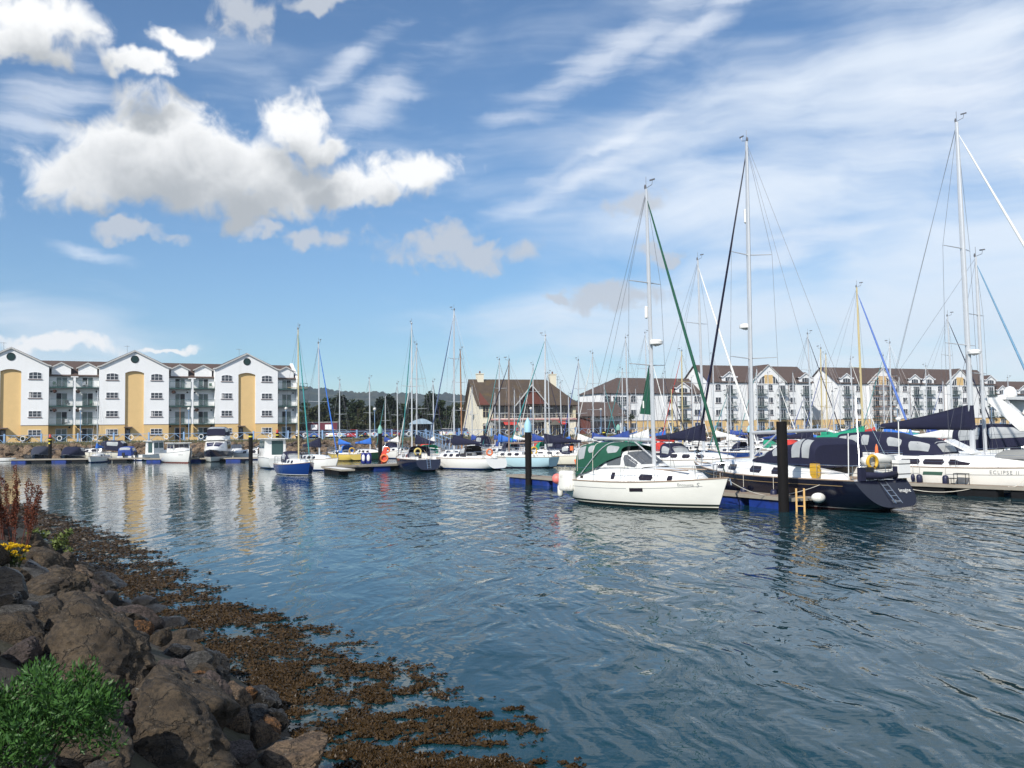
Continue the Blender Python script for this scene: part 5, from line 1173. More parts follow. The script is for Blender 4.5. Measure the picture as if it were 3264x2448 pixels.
m2, mast2 = rig(y2, 1.60, 1.80, 17.2, ALU, h2, spread=(.316, .64), r=.125, genoa=NAVY, gr=.058, cover=None, boomz=1.32, boomL=5.1, radar=.415, thin=.009)
MB().tube([(1.45, 0, 2.05), (-.25, 0, 3.05)], .042, 6).build('kicker_strut', ALU, y2)
MB().lathe([(.03, -.36), (.085, -.30), (.085, .30), (.03, .36)], 8, tuple(m2(.765)+Vector((.17, 0, 0)))).build('radar_reflector', GEL, mast2, smooth=40)
rails(y2, h2, -4.6, 4.6, 6)
# transom: ladder, name, padded rail
def tr2(y, z):
    h_ = (1.22-z)/1.22; return (-6.4-1.15*h_-.03, y, z)
ld_ = thing_part('boarding_ladder', y2)
for y in (-.16, .16): MB().tube([(-6.30, y, 1.35), tuple(Vector(tr2(y, .38))+Vector((-.10, 0, 0)))], .017, 5).build('rail', STEEL, ld_)
for k in range(5): a = Vector((-6.30, 0, 1.35)).lerp(Vector(tr2(0, .38))+Vector((-.10, 0, 0)), .12+.2*k); MB().tube([(a.x, -.16, a.z), (a.x, .16, a.z)], .013, 5).build('rung', STEEL, ld_)
for y, b_, sz, z_ in ((.0, 'Belfast', .15, .45),): text_part('port_name', b_, sz, GREYM, y2, lambda a, c, y=y, z_=z_: tuple(Vector(tr2(y-a, z_+c))+Vector((-.012, 0, 0))))
text_part('boat_name', 'Imagine', .20, WHITEC, y2, lambda a, c: tuple(Vector(tr2(-.80-a, .82+c))+Vector((-.012, 0, 0))), font_shear=.3)
for y0_, y1_ in ((-1.05, -.80), (.80, 1.05)): MB().box(-6.45, -6.25, y0_, y1_, 1.22, 1.75).build('padded_post', NAVY, y2)
MB().tube([(-6.4, -.8, 1.45), (-6.45, 0, 1.38), (-6.4, .8, 1.45)], .13, 8).build('rolled_canvas', NAVY, y2, smooth=True)
MB().torus((-3.6, 0, 1.95), .45, .018, Matrix.Rotation(R(85), 3, 'Y'), 18, 5).build('steering_wheel', STEEL, y2)
for y_, h_ in ((1.35, 1.9), (-1.3, 2.4)): MB().tube([(-6.1, y_, 1.2), (-6.15, y_, 1.2+h_)], .022, 5).build('stern_pole', GEL, y2)
MB().lathe([(.10, 0), (.12, .05), (.05, .12)], 10, (-6.15, -1.3, 3.6)).build('gps_aerial', GEL, y2)
for y_ in (.95, -.95): MB().tube([(-6.3, y_, 1.25), (-5.2, 0, 4.6)], .011, 4).build('backstay_leg', STEEL, y2)
MB().box(-6.42, -6.22, .35, .62, 1.25, 1.75).build('stowed_outboard', BLACK, y2); MB().tube([(-6.3, .48, 1.25), (-6.35, .48, .85)], .035, 5).build('outboard_leg', GREYM, y2)
y2m = Matrix.Translation(Vector((12.05, 42.1, 0))) @ Matrix.Rotation(H2D, 4, 'Z')
def w2(x, y, z): return tuple(y2m @ Vector((x, y, z)))
dg_ = thing('dinghy_on_davits', 'small white inflatable stowed upright on the navy yacht\'s stern rail', 'dinghy', w2(-5.95, -.35, 1.95), H2D)
MB().tube([(0, -.75, .0), (.05, 0, .10), (0, .75, 0)], [.20, .24, .20], 10).build('tube', FENDW, dg_, smooth=True); MB().tube([(-.12, -.6, -.2), (-.1, .6, -.2)], .12, 8).build('floor_roll', GREYC, dg_, smooth=True)
lifebuoy(w2(-6.25, .25, 1.95), YELL, 'yellow horseshoe lifebuoy on the stern rail of the navy yacht', H2D+R(90), True, .24)
lr = thing('liferaft', 'white liferaft canister strapped to the stern rail of the navy yacht', 'liferaft', w2(-6.35, -1.15, 1.28), H2D)
MB().box(-.18, .18, -.30, .30, 0, .72).build('canister', GEL, lr)
for z_ in (.15, .55): MB().box(-.19, .19, -.31, .31, z_, z_+.03).build('strap', BLACK, lr)
bag = thing('yellow_bag', 'yellow canvas bag hanging on the guard rail of the navy yacht', 'bag', w2(-4.3, 1.42, 1.25), H2D)
bm_ = MB(); rg_ = [[(sx*k, sy*.10*kk, zz) for sx, sy in ((-.2, -1), (.2, -1), (.24, 0), (.2, 1), (-.2, 1), (-.24, 0))] for zz, k, kk in ((0, .5, .5), (.1, .9, 1), (.35, 1, 1.1), (.60, 1.05, .8))]
bm_.grid(rg_, closed=True); bm_.add(rg_[0], [tuple(range(6))]); bm_.add(rg_[-1], [tuple(range(6))]); bm_.build('sack', YELL, bag, smooth=50)
MB().tube([(-.2, 0, .6), (0, 0, .70), (.2, 0, .6)], .012, 4).build('strap', BLACK, bag)
for k, x in enumerate((1.6, -.4, -2.4)): fender(w2(x, h2.half(x)+.12, .72), FENDN, 'navy fender on white rope along the navy yacht\'s side', .55, .15, 'fenders along the navy yacht', rope=.55)
# ---------------------------------------------------------------- yacht lettered ECLIPSE II
H3D = R(-52); h3 = Hull(13.4, 4.1, 1.27, 1.27, 1.55, ws=.78, rake=.6, srake=-.4, rise=.05, draft=.5, N=34, M=14)
E3 = (23.83, 44.94)
y3 = boat_root('white_yacht', 'long white yacht lettered ECLIPSE II with thick navy boom cover', 'sailboat', h3, E3[0], E3[1], H3D)
h3.build(y3, HP['eclipse'])
for sd in (1, -1):
    hull_line(h3, lambda s: s-.33, .02, .28, GREYM, y3, 'cove_line', sd, hgt=.022); hull_line(h3, lambda s: s-.33, .38, .80, GREYM, y3, 'cove_line', sd, hgt=.022)
    side_pane('hull_window', mat('green_port', (.06, .12, .09), .1, var=0), y3, *[(x, sd*h3.side_y(x, z), z) for x, z in ((-2.75, .90), (-1.75, .90), (-1.70, 1.06), (-2.70, 1.06))], out=(0, sd*.02, 0))
hull_text(h3, 'ECLIPSE II', 1.15, 1.10, .24, GREYM, y3, space=1.25)
secs3 = [cab_ring(-5.6, 1.25, 1.05, 1.25, 1.58), cab_ring(-4.4, 1.42, 1.22, 1.25, 1.84), cab_ring(-2.0, 1.42, 1.18, 1.25, 1.86), cab_ring(.4, 1.25, .95, 1.28, 1.78), cab_ring(2.8, .85, .60, 1.35, 1.66), cab_ring(4.6, .4, .25, 1.42, 1.50)]
cr3 = loft_part('coachroof', secs3, GEL, y3)
for s_ in ((.11, .20), (.80, .89)):
    for u0, u1 in ((.45, .62), (1.05, 1.50), (1.56, 2.02), (2.10, 2.55)): patch('window', SMOKE, cr3, secs3, u0, u1, s_[0], s_[1], .012, 4, 2, .15)
m3, mast3 = rig(y3, -1.15, 1.84, 18.9, ALU, h3, spread=(.325, .615), r=.145, genoa=WHITEC, gr=.075, cover=NAVY, boomz=1.35, boomL=4.9, radar=.30, thin=.009)
hd3 = hood(y3, NAVY, -4.2, -2.6, 1.22, 1.80, .95)
pn = MB().add([(-2.35, -.5, 2.55), (-2.35, .5, 2.55), (-1.0, .5, 1.90), (-1.0, -.5, 1.90), (-2.30, -.5, 2.63), (-2.30, .5, 2.63), (-.95, .5, 1.98), (-.95, -.5, 1.98)], [(0, 1, 2, 3), (4, 7, 6, 5), (0, 3, 7, 4), (1, 5, 6, 2), (0, 4, 5, 1), (3, 2, 6, 7)]); pn.build('raised_hatch', GEL, y3)
rails(y3, h3, -5.0, 4.8, 6)
y3m = Matrix.Translation(Vector((E3[0], E3[1], 0))) @ Matrix.Rotation(H3D, 4, 'Z')
def w3(x, y, z): return tuple(y3m @ Vector((x, y, z)))
dd = thing('upturned_dinghy', 'grey inflatable dinghy upturned on the foredeck of the white yacht lettered ECLIPSE II', 'dinghy', w3(1.9, -.1, 1.72), H3D)
secs = [[(x, math.cos(a)*w, zz+math.sin(a)*hgt) for a in [math.pi*k/10 for k in range(11)]] for x, w, hgt, zz in ((-1.7, .62, .26, .0), (-1.4, .78, .40, 0), (0, .80, .46, 0), (1.2, .70, .40, 0), (1.8, .25, .2, .05))]
loft_part('hull', secs, GREYC, dd, True); MB().tube([(-1.6, -.78, .03), (0, -.83, .03), (1.3, -.70, .03), (1.8, 0, .05), (1.3, .7, .03), (0, .83, .03), (-1.6, .78, .03)], .05, 6).build('rubbing_strake', GREYL, dd)
for k, (x, l) in enumerate(((-4.6, .48), (-4.25, .38), (-3.2, .38), (-2.85, .50), (-1.5, .55))):
    fender(w3(x, -h3.half(x)-.14, .92), FENDN, 'navy teardrop fender on dark line along the white yacht lettered ECLIPSE II', l, .15 if l > .4 else .10, 'fenders along the white yacht', rope=.5)
dn = thing('danbuoy', 'orange danbuoy upright at the stern of the white yacht lettered ECLIPSE II', 'buoy', w3(-5.6, -1.3, 1.5), H3D)
MB().lathe([(.03, 0), (.08, .05), (.10, .4), (.07, .75), (.02, .9)], 8).build('float', ORANGE, dn, smooth=40); MB().tube([(0, 0, -.2), (0, 0, .02)], .012, 4).build('staff', GREYM, dn)
lr = thing('liferaft', 'white liferaft canister on the stern quarter of the white yacht lettered ECLIPSE II', 'liferaft', w3(-6.15, -1.25, 1.30), H3D)
MB().box(-.32, .32, -.2, .2, 0, .66).build('canister', GEL, lr)
for z_ in (-.2, .18): MB().box(z_, z_+.03, -.21, .21, 0, .67).build('strap', BLACK, lr)
# navy-canopied yacht moored beyond it
y4, h4 = yacht('dark yacht under a long navy canopy moored beyond the white yacht lettered ECLIPSE II', 24.2, 51.6, R(-52), 13.0, 3.9, 1.35, 'navy', 12.6, ALU, None, mat('steel_blue_sail', (.14, .28, .42), .8, var=.2), None, spread=(.40, .70), genr=.06, mx=.19, boomz=1.5, ws=.78, boom=False)
tent4 = [arch(-6.1, 1.25, 1.5, 2.45, .40, 14), arch(-5.7, 1.40, 1.55, 2.92, .38, 14), arch(-4.2, 1.45, 1.6, 3.05, .40, 14), arch(-2.6, 1.42, 1.7, 2.95, .45, 14), arch(-1.2, 1.30, 1.8, 2.60, .5, 14), arch(.5, 1.10, 1.85, 2.0, .5, 14)]
tn4 = loft_part('cockpit_tent', tent4, NAVY, y4, True)
for v0, v1 in ((.06, .25), (.75, .94)):
    for u0, u1 in ((.25, .8), (1.1, 1.45), (1.55, 1.95), (2.1, 2.4), (3.1, 3.7), (3.8, 4.6)): patch('window', VINYL, tn4, tent4, u0, u1, v0, v1, .014, 3, 4, .25)
# ---------------------------------------------------------------- motor boats
def motorboat(label, X, Y, head, L=6, B=2.3, fb=.8, paint='white', style='cuddy', cover=NAVY, cat='motorboat', name='motor_boat', fbow=None, group=None, outboard=False):
    h = Hull(L, B, fb, fb*.95, fbow or fb*1.3, ws=.86, srake=.05, rake=L*.10, rise=-.1, draft=.35, pm=.35, N=18, M=7, vee=.8)
    b = boat_root(name, label, cat, h, X, Y, head, group); h.build(b, HP[paint] if isinstance(paint, str) else paint, DECKM, GREYM, .05)
    z = fb-.03
    if style == 'covered':
        secs = [arch(-L*.46, B*.40, z, z+.75, .5), arch(-L*.40, B*.43, z, z+1.15, .45), arch(-L*.05, B*.44, z, z+1.25, .45), arch(L*.08, B*.42, z, z+.95, .5), arch(L*.40, B*.20, z+.1, z+.35, .6)]
        c = loft_part('canvas_cover', secs, cover, b, True)
        patch('window', VINYL, c, secs, .1, .9, .32, .68); patch('window', VINYL, c, secs, 1.1, 1.9, .08, .25); patch('window', VINYL, c, secs, 1.1, 1.9, .75, .92)
    if style in ('cuddy', 'cruiser'):
        secs = [cab_ring(-L*.05, B*.40, B*.33, z, z+.72), cab_ring(L*.18, B*.36, B*.26, z+.05, z+.60), cab_ring(L*.34, B*.22, B*.14, z+.1, z+.36), cab_ring(L*.42, B*.1, B*.06, z+.15, z+.22)]
        c = loft_part('cabin', secs, GEL, b)
        for a, e in ((.12, .23), (.77, .88)): patch('window', SMOKE, c, secs, .15, .85, a, e, .012, 3, 2, .3); patch('window', SMOKE, c, secs, 1.05, 1.6, a, e, .012, 3, 2, .3)
        ws2 = [arch(-L*.05, B*.38, z+.70, z+1.15, .4, 10, -.5), arch(L*.10, B*.30, z+.62, z+.68, .5, 10)]
        s_ = loft_part('windscreen', ws2, STEEL, b, True, capa=False)
        for v0, v1 in ((.03, .3), (.34, .66), (.7, .97)): patch('pane', SCRN, s_, ws2, .08, .92, v0, v1, .012, 2, 4, .0)
        if cover is not None:
            secs = [arch(-L*.45, B*.40, z+.2, z+1.3, .42), arch(-L*.38, B*.42, z+.2, z+1.7, .42), arch(-L*.12, B*.42, z+.45, z+1.72, .42), arch(-L*.03, B*.38, z+.7, z+1.45, .45)]
            c = loft_part('canopy', secs, cover, b, True); patch('window', VINYL, c, secs, 1.1, 1.9, .07, .24); patch('window', VINYL, c, secs, 1.1, 1.9, .76, .93); patch('window', VINYL, c, secs, .1, .85, .3, .7)
    if style in ('wheelhouse', 'pilot', 'fishing'):
        xa, xf = (-L*.16, L*.16) if style != 'fishing' else (-L*.20, L*.12); ht = 1.75 if style != 'fishing' else 1.15
        secs = [cab_ring(xa, B*.37, B*.34, z, z+ht), cab_ring(xf-.1, B*.36, B*.33, z, z+ht), cab_ring(xf, B*.35, B*.30, z, z+ht-.05, -.22)]
        c = loft_part('wheelhouse', secs, GEL, b)
        MB().box(xa-.35, xf+.05, -B*.40, B*.40, z+ht+.02, z+ht+.10).build('roof', GEL, c)
        gl = PANEG if style != 'fishing' else SMOKE
        zz0, zz1 = z+ht*.50, z+ht*.92
        for sd in (1, -1):
            for k in range(2):
                x0 = xa+.12+k*(xf-xa-.2)/2; x1 = x0+(xf-xa-.2)/2-.12
                side_pane('window', gl, c, (x0, sd*B*.352, zz0), (x1, sd*B*.352, zz0), (x1, sd*B*.345, zz1), (x0, sd*B*.345, zz1), out=(0, sd*.02, 0))
        for k in range(3):
            y0_ = -B*.30+k*B*.205; side_pane('window', gl, c, (xf+.02-.11, y0_, zz0), (xf+.02-.11, y0_+B*.18, zz0), (xf-.19, y0_+B*.18, zz1), (xf-.19, y0_, zz1), out=(.03, 0, 0))
        side_pane('door_pane', gl, c, (xa, -B*.26, z+.25), (xa, B*.12, z+.25), (xa, B*.12, zz1), (xa, -B*.26, zz1), out=(-.02, 0, 0))
        secs = [cab_ring(xf, B*.34, B*.28, z, z+.62), cab_ring(L*.30, B*.24, B*.18, z+.08, z+.50), cab_ring(L*.40, B*.12, B*.08, z+.15, z+.25)]
        loft_part('fore_cabin', secs, GEL, b)
    if style == 'fly':
        secs = [cab_ring(-L*.30, B*.42, B*.40, z, z+1.35), cab_ring(L*.05, B*.42, B*.38, z, z+1.35), cab_ring(L*.14, B*.40, B*.33, z, z+1.20, -.3), cab_ring(L*.30, B*.28, B*.20, z+.15, z+.62), cab_ring(L*.42, B*.12, B*.08, z+.25, z+.38)]
        c = loft_part('cabin', secs, GEL, b)
        for a, e in ((.13, .24), (.76, .87)): patch('window', SMOKE, c, secs, .1, .9, a, e, .014, 3, 2, .1)
        for v0, v1 in ((.28, .49), (.51, .72)): patch('windscreen', mat('blue_black_screen', (.02, .022, .07), .1, var=0), c, secs, 2.08, 2.85, v0, v1, .014, 3, 3, .05)
        MB().box(-L*.32, L*.08, -B*.44, B*.44, z+1.42, z+1.50).build('flybridge_deck', GEL, b)
        fs = [cab_ring(-L*.28, B*.40, B*.38, z+1.5, z+2.0), cab_ring(L*.0, B*.40, B*.36, z+1.5, z+2.1), cab_ring(L*.10, B*.32, B*.22, z+1.5, z+1.75)]
        loft_part('flybridge', fs, GEL, b)
        tt = [arch(-L*.27, B*.38, z+2.0, z+3.0, .35), arch(-L*.10, B*.39, z+2.0, z+3.12, .35), arch(L*.05, B*.34, z+2.05, z+2.85, .38)]
        t_ = loft_part('flybridge_tent', tt, NAVY, b, True)
        for v0, v1 in ((.06, .30), (.70, .94)): patch('window', VINYL, t_, tt, .1, .95, v0, v1); patch('window', VINYL, t_, tt, 1.05, 1.8, v0, v1)
        patch('window', VINYL, t_, tt, 1.15, 1.95, .32, .68)
    if style == 'arch':
        secs = [cab_ring(-L*.20, B*.42, B*.38, z, z+.95), cab_ring(L*.08, B*.40, B*.34, z, z+.85), cab_ring(L*.30, B*.26, B*.18, z+.2, z+.6), cab_ring(L*.42, B*.1, B*.06, z+.3, z+.4)]
        c = loft_part('cabin', secs, GEL, b); patch('window', SMOKE, c, secs, .1, .9, .12, .24); patch('window', SMOKE, c, secs, .1, .9, .76, .88)
        cs = [arch(-L*.46, B*.42, z+.3, z+1.9, .40), arch(-L*.30, B*.44, z+.4, z+2.1, .40), arch(-L*.05, B*.42, z+.8, z+1.95, .42), arch(L*.12, B*.36, z+.85, z+1.0, .5)]
        t_ = loft_part('canopy', cs, NAVY, b, True)
        for v0, v1 in ((.06, .25), (.75, .94)): patch('window', VINYL, t_, cs, .2, .9, v0, v1); patch('window', VINYL, t_, cs, 1.1, 1.9, v0, v1); patch('window', VINYL, t_, cs, 2.1, 2.8, v0, v1)
        for sd in (1, -1):
            a_ = MB(); a_.prism([(-L*.12, z+1.6), (-L*.02, z+1.6), (-L*.20, z+3.6), (-L*.28, z+3.6)], sd*B*.40-.07, sd*B*.40+.07); a_.build('arch_leg', GEL, b)
        top = MB().box(-L*.29, -L*.18, -B*.40-.07, B*.40+.07, z+3.6, z+3.75).build('arch_top', GEL, b)
        MB().lathe([(.30, 0), (.42, .15), (.40, .45), (.22, .68), (.02, .75)], 14, (-L*.235, .5, z+3.76)).build('satellite_dome', GEL, top, smooth=40); MB().lathe([(.28, 0), (.30, .14), (.02, .2)], 14, (-L*.235, -.6, z+3.76)).build('radar_dome', GEL, top, smooth=40)
    if outboard:
        ob = MB(); ob.box(-L/2-.45, -L/2-.12, -.16, .16, fb-.02, fb+.42); ob.box(-L/2-.32, -L/2-.18, -.06, .06, -.3, fb); ob.build('outboard_motor', BLACK, b)
    if style not in ('covered',):
        rl = MB(); pts = [(L*.02, B*.42, z+.5), (L*.30, h.half(L*.30)*.9, h.dz(L*.3)+.5), (L*.5, 0, h.dz(L*.5)+.52), (L*.30, -h.half(L*.30)*.9, h.dz(L*.3)+.5), (L*.02, -B*.42, z+.5)]
        rl.tube(pts, .014, 4)
        for p in pts[:1]+pts[1:2]+pts[3:]: rl.tube([(p[0], p[1], p[2]-.5), p], .012, 4)
        rl.build('bow_rail', STEEL, b)
    return b, h
def mast_only(b, x, z0, H, m_): return MB().tube([(x, 0, z0), (x-.1, 0, H)], [.06, .035], 6).build('mast', m_, b)
def wl(px, py): p = onz(px, py, 0); return p.x, p.y
S_ = R(-56); N_ = R(124)
for px, py, args in (
    (126, 1469, dict(label='small boat under a dark navy cover on the left quay pontoon', head=R(-75), L=5.6, B=2.4, fb=.75, paint='navy', style='covered', cover=mat('grey_navy_canvas', (.03, .035, .055), .85))),
    (226, 1470, dict(label='covered boat with navy canvas beside the red-topped black post', head=R(-80), L=5.8, B=2.6, fb=.70, paint='navy', style='covered', outboard=False)),
    (322, 1465, dict(label='white cabin cruiser with navy aft canopy moored broadside to the quay', head=R(186), L=7.2, B=2.6, fb=.95, paint='cream', style='cruiser')),
    (412, 1467, dict(label='small boat under a bright blue canopy with black outboard', head=R(98), L=5.0, B=2.1, fb=.65, paint='white', style='covered', cover=BLUEC, outboard=True)),
    (494, 1466, dict(label='little white pilot-house boat with green windows and outboard', head=R(60), L=5.4, B=2.2, fb=.75, paint='white', style='pilot', outboard=True)),
    (572, 1474, dict(label='white fishing boat with dark stem, small wheelhouse and brown mast', head=R(-50), L=7.0, B=2.8, fb=1.15, paint='red', style='fishing')),
    (690, 1470, dict(label='navy and white motor cruiser with a tented flybridge', head=R(-82), L=8.6, B=3.2, fb=1.15, paint=hull_paint('hull_navy_over_white', [(-9, cK), (.08, (.62, .62, .58)), (.62, (.010, .012, .03))]), style='fly')),
    (752, 1464, dict(label='small cream cabin boat moored behind the tented flybridge cruiser', head=R(-60), L=5.5, B=2.2, fb=.8, paint='cream', style='cuddy', cover=None)),
    (812, 1465, dict(label='white speedboat with a raked windscreen beside the yellow-banded post', head=R(200), L=5.6, B=2.2, fb=.7, paint='white', style='cuddy', cover=None)),
    (868, 1490, dict(label='white wheelhouse motor boat with tall green aft glazing', head=R(118), L=7.6, B=2.9, fb=1.05, paint='white', style='wheelhouse'))):
    X, Y = wl(px, py); b, h = motorboat(X=X, Y=Y, **args)
    if px == 572:
        mast_only(b, .2, 1.2, 6.6, WOOD); MB().tube([(3.4, 0, -.1), (3.55, 0, 1.75)], .06, 6).build('stem_post', BLACK, b)
        hull_text(h, 'DANITA', 2.2, .95, .16, GREYM, b, -1)
    if px == 868: mast_only(b, .3, 2.7, 3.9, ALU)
X, Y = wl(3262, 1452); pm_ = aty(3250, 1450, 52.0)
motorboat('white motor cruiser with a swept radar arch and navy canopy', pm_.x+4.9, 56.5, R(-52), 12.5, 4.0, 1.35, 'white', 'arch', name='motor_cruiser')
# ---------------------------------------------------------------- the yachts one can tell apart
def at_mast(px, Y, head, off_): p = aty(px, 1400, Y); return p.x-math.cos(head)*off_, Y-math.sin(head)*off_
def topz(px, py, Y): return aty(px, py, Y).z
PLACED = []
def reg(X, Y, L, hd): PLACED.append((X, Y, L, hd))
def named(label, px, pt, Y, head, L, B, fb, paint, dx=0, **kw):
    off_ = L*kw.get('mx', .08); X, Yc = at_mast(px, Y, head, off_); reg(X, Yc, L, head)
    return yacht(label, X, Yc, head, L, B, fb, paint, topz(px, pt, Y), **kw)
X, Y = wl(313, 1473); yacht('tiny white yacht moored before the navy-canopied cabin cruiser', X, Y, R(-85), 5.6, 2.1, .62, 'white', aty(302, 1245, Y).z, cover=ROYAL, genoa=None, hoodm=None, small=True, ports=2)
bl, blh = named('small yacht with bright blue hull, white cabin and gold mast', 952, 1050, 73.5, R(-58), 6.6, 2.5, .82, 'blue', mm=GOLD, cover=None, boom=False, genoa=TURQ, hoodm=NAVY, spread=(.55,), genr=.05)
named('white yacht moored behind the small blue-hulled one, with navy boom cover', 1018, 1095, 82, R(-50), 8.2, 2.8, .9, 'white', cover=NAVY, genoa=ROYAL, hoodm=None, spread=(.48,))
ye, _ = named('yellow-hulled little yacht with blue canvas and a horseshoe buoy', 1082, 1213, 110, R(130), 6.8, 2.5, .75, 'yellow', cover=ROYAL, genoa=None, hoodm=ROYAL)
named('dark green yacht with a crumpled blue sail cover', 1180, 1207, 112, R(-40), 7.2, 2.5, .75, 'green', cover=ROYAL, genoa=None, hoodm=None)
db, dbh = named('dark blue yacht with a stern ladder and rounded navy cockpit', 1313, 1035, 81, R(112), 8.6, 3.0, 1.0, 'darkblue', cover=None, boom=False, genoa=TURQ, hoodm=NAVY, srake=-.35, rise=.15, ws=.72)
dl = thing_part('boarding_ladder', db)
for y in (-.14, .14): MB().tube([(-4.32, y, 1.1), (-4.60, y, .25)], .02, 4).build('rail', STEEL, dl)
for k in range(4): MB().tube([(-4.38-.07*k, -.14, .92-.2*k), (-4.38-.07*k, .14, .92-.2*k)], .016, 4).build('rung', STEEL, dl)
wy, wyh = named('white yacht with open transom, wheel and orange lifebuoy', 1447, 990, 82, R(138), 8.8, 3.2, .95, 'white', cover=NAVY, genoa=mat('striped_blue_sail', (.10, .14, .26), .8, var=.6, vs=3), hoodm=mat('dark_hood', (.02, .018, .02), .8), spread=(.36, .66), srake=-.5, ws=.8, gear=True)
pb, pbh = named('pale blue yacht with brown mast and yellow lifebuoy', 1622, 1150, 83, R(150), 8.0, 2.8, .95, 'pale', mm=mat('brown_mast', (.20, .14, .11), .5), cover=None, boom=True, genoa=NAVY, hoodm=None, srake=.2, rise=.05, deck=CREAMG)
wn, wnh = named('white yacht with navy spray hood and rolled blue boom cover', 1738, 1072, 87, R(165), 9.2, 3.0, .9, 'cream', cover=NAVY, genoa=TURQ, hoodm=NAVY, spread=(.38, .68), cab=GEL)
for b, x, y, z_, m_, lb, hs, rr in ((wy, -4.4, .75, 1.5, ORANGE, 'orange lifebuoy on the stern rail of the white yacht with the open transom', False, .25), (pb, -2.6, 1.2, 1.55, YELL, 'yellow horseshoe lifebuoy on the pale blue yacht', True, .29),
                            (wn, -4.2, .9, 1.4, YELL, 'yellow lifebuoy on the stern of the yacht with navy spray hood', False, .27), (db, -3.6, .7, 1.65, mat('pale_yellow', (.62, .48, .16), .7), 'pale yellow horseshoe buoy on the dark blue yacht', True, .27), (ye, -3.1, .4, 1.2, YELL, 'amber horseshoe buoy on the stern of the yellow yacht', True, .30)):
    M4 = Matrix.Translation(b.location) @ Matrix.Rotation(b.rotation_euler[2], 4, 'Z'); p = M4 @ Vector((x, y, z_)); lifebuoy(tuple(p), m_, lb, R(20), hs, rr)
tall, tallh = named("tall-masted white yacht with deep navy sail bag behind the navy yacht's bow", 2243, 828, 63, R(-52), 11.5, 3.6, 1.15, 'white', cover=NAVY, genoa=WHITEC, hoodm=NAVY, spread=(.36, .67), genr=.07, boomz=1.0)
gy, gyh = named('white yacht with thick gold mast, emerald sail cover and blue headsail', 2752, 915, 72, R(-48), 10.5, 3.4, 1.1, 'white', mm=GOLD, cover=EMER, genoa=mat('mid_blue_sail', (.10, .18, .48), .8, var=.3, vs=3), hoodm=EMER, spread=(.50,), genr=.085)
SPR = {}
named('white yacht with white sail cover behind the long navy canopy', 3040, 1008, 80, R(-52), 10.0, 3.2, 1.0, 'white', cover=WHITEC, genoa=NAVY, hoodm=NAVY, spread=(.4, .7))
# ---------------------------------------------------------------- the crowded berths behind
COVS = [('navy', NAVY), ('blue', BLUEC), ('royal blue', ROYAL), ('emerald', EMER), ('white', WHITEC), ('red', REDC), ('teal', TURQ)]
BACK = [(1268, 1225, 112, 4), (1328, 1100, 93, 0), (1383, 1218, 104, 4), (1472, 1117, 97, 0), (1505, 1232, 128, 1), (1578, 1252, 132, 1), (1592, 1148, 103, 2), (1640, 1243, 124, 4), (1700, 1165, 108, 1), (1752, 1190, 116, 4), (1790, 1222, 122, 0),
        (1845, 1150, 98, 4), (1891, 1128, 104, 1), (1985, 1178, 124, 1), (2003, 1078, 96, 1), (2066, 1062, 112, 4), (2120, 1192, 142, 2), (2176, 1120, 104, 5), (2276, 1133, 120, 4), (2330, 1196, 148, 1), (2415, 1176, 128, 0),
        (2455, 1190, 155, 6), (2535, 1188, 140, 1), (2588, 1065, 92, 0), (2621, 1112, 101, 3), (2637, 1130, 112, 4), (2722, 1146, 128, 1), (2820, 1135, 122, 2), (2842, 1095, 94, 2), (2870, 1202, 150, 4), (2956, 1168, 130, 1), (3222, 1205, 142, 0),
        (3010, 1215, 160, 2), (2210, 1205, 152, 4), (1930, 1225, 150, 0), (2780, 1230, 165, 5), (3090, 1190, 118, 1), (2365, 1235, 170, 1), (2030, 1240, 165, 2), (2680, 1235, 172, 4), (2905, 1240, 175, 0), (1228, 1262, 122, 1), (1660, 1262, 136, 6), (2490, 1225, 100, 1), (2145, 1240, 92, 5), (2660, 1250, 88, 0), (2565, 1262, 112, 2), (2900, 1255, 104, 6), (2320, 1255, 90, 4), (1815, 1265, 92, 2)]
rnd = random.Random(21); protos_b = {}
def clash(X, Y, L, hd):
    d = Vector((math.cos(hd), math.sin(hd)))
    for (x, y, l, h_) in PLACED:
        v = Vector((x-X, y-Y)); al = abs(v.dot(d)); ac = abs(v.x*d.y-v.y*d.x)
        if al < (l+L)/2+.3 and ac < 3.1: return True
    return False
for b_ in ((5.8, 40.6, 11, H1D), (12.05, 42.1, 14, H2D), (23.8, 44.9, 14, H3D), (24.2, 51.6, 13.5, H3D), (pm_.x+4.9, 56.5, 13, H3D)): PLACED.append(b_)
PAINTS = ['white', 'white', 'cream', 'white', 'navy', 'white', 'blue', 'white', 'grey']
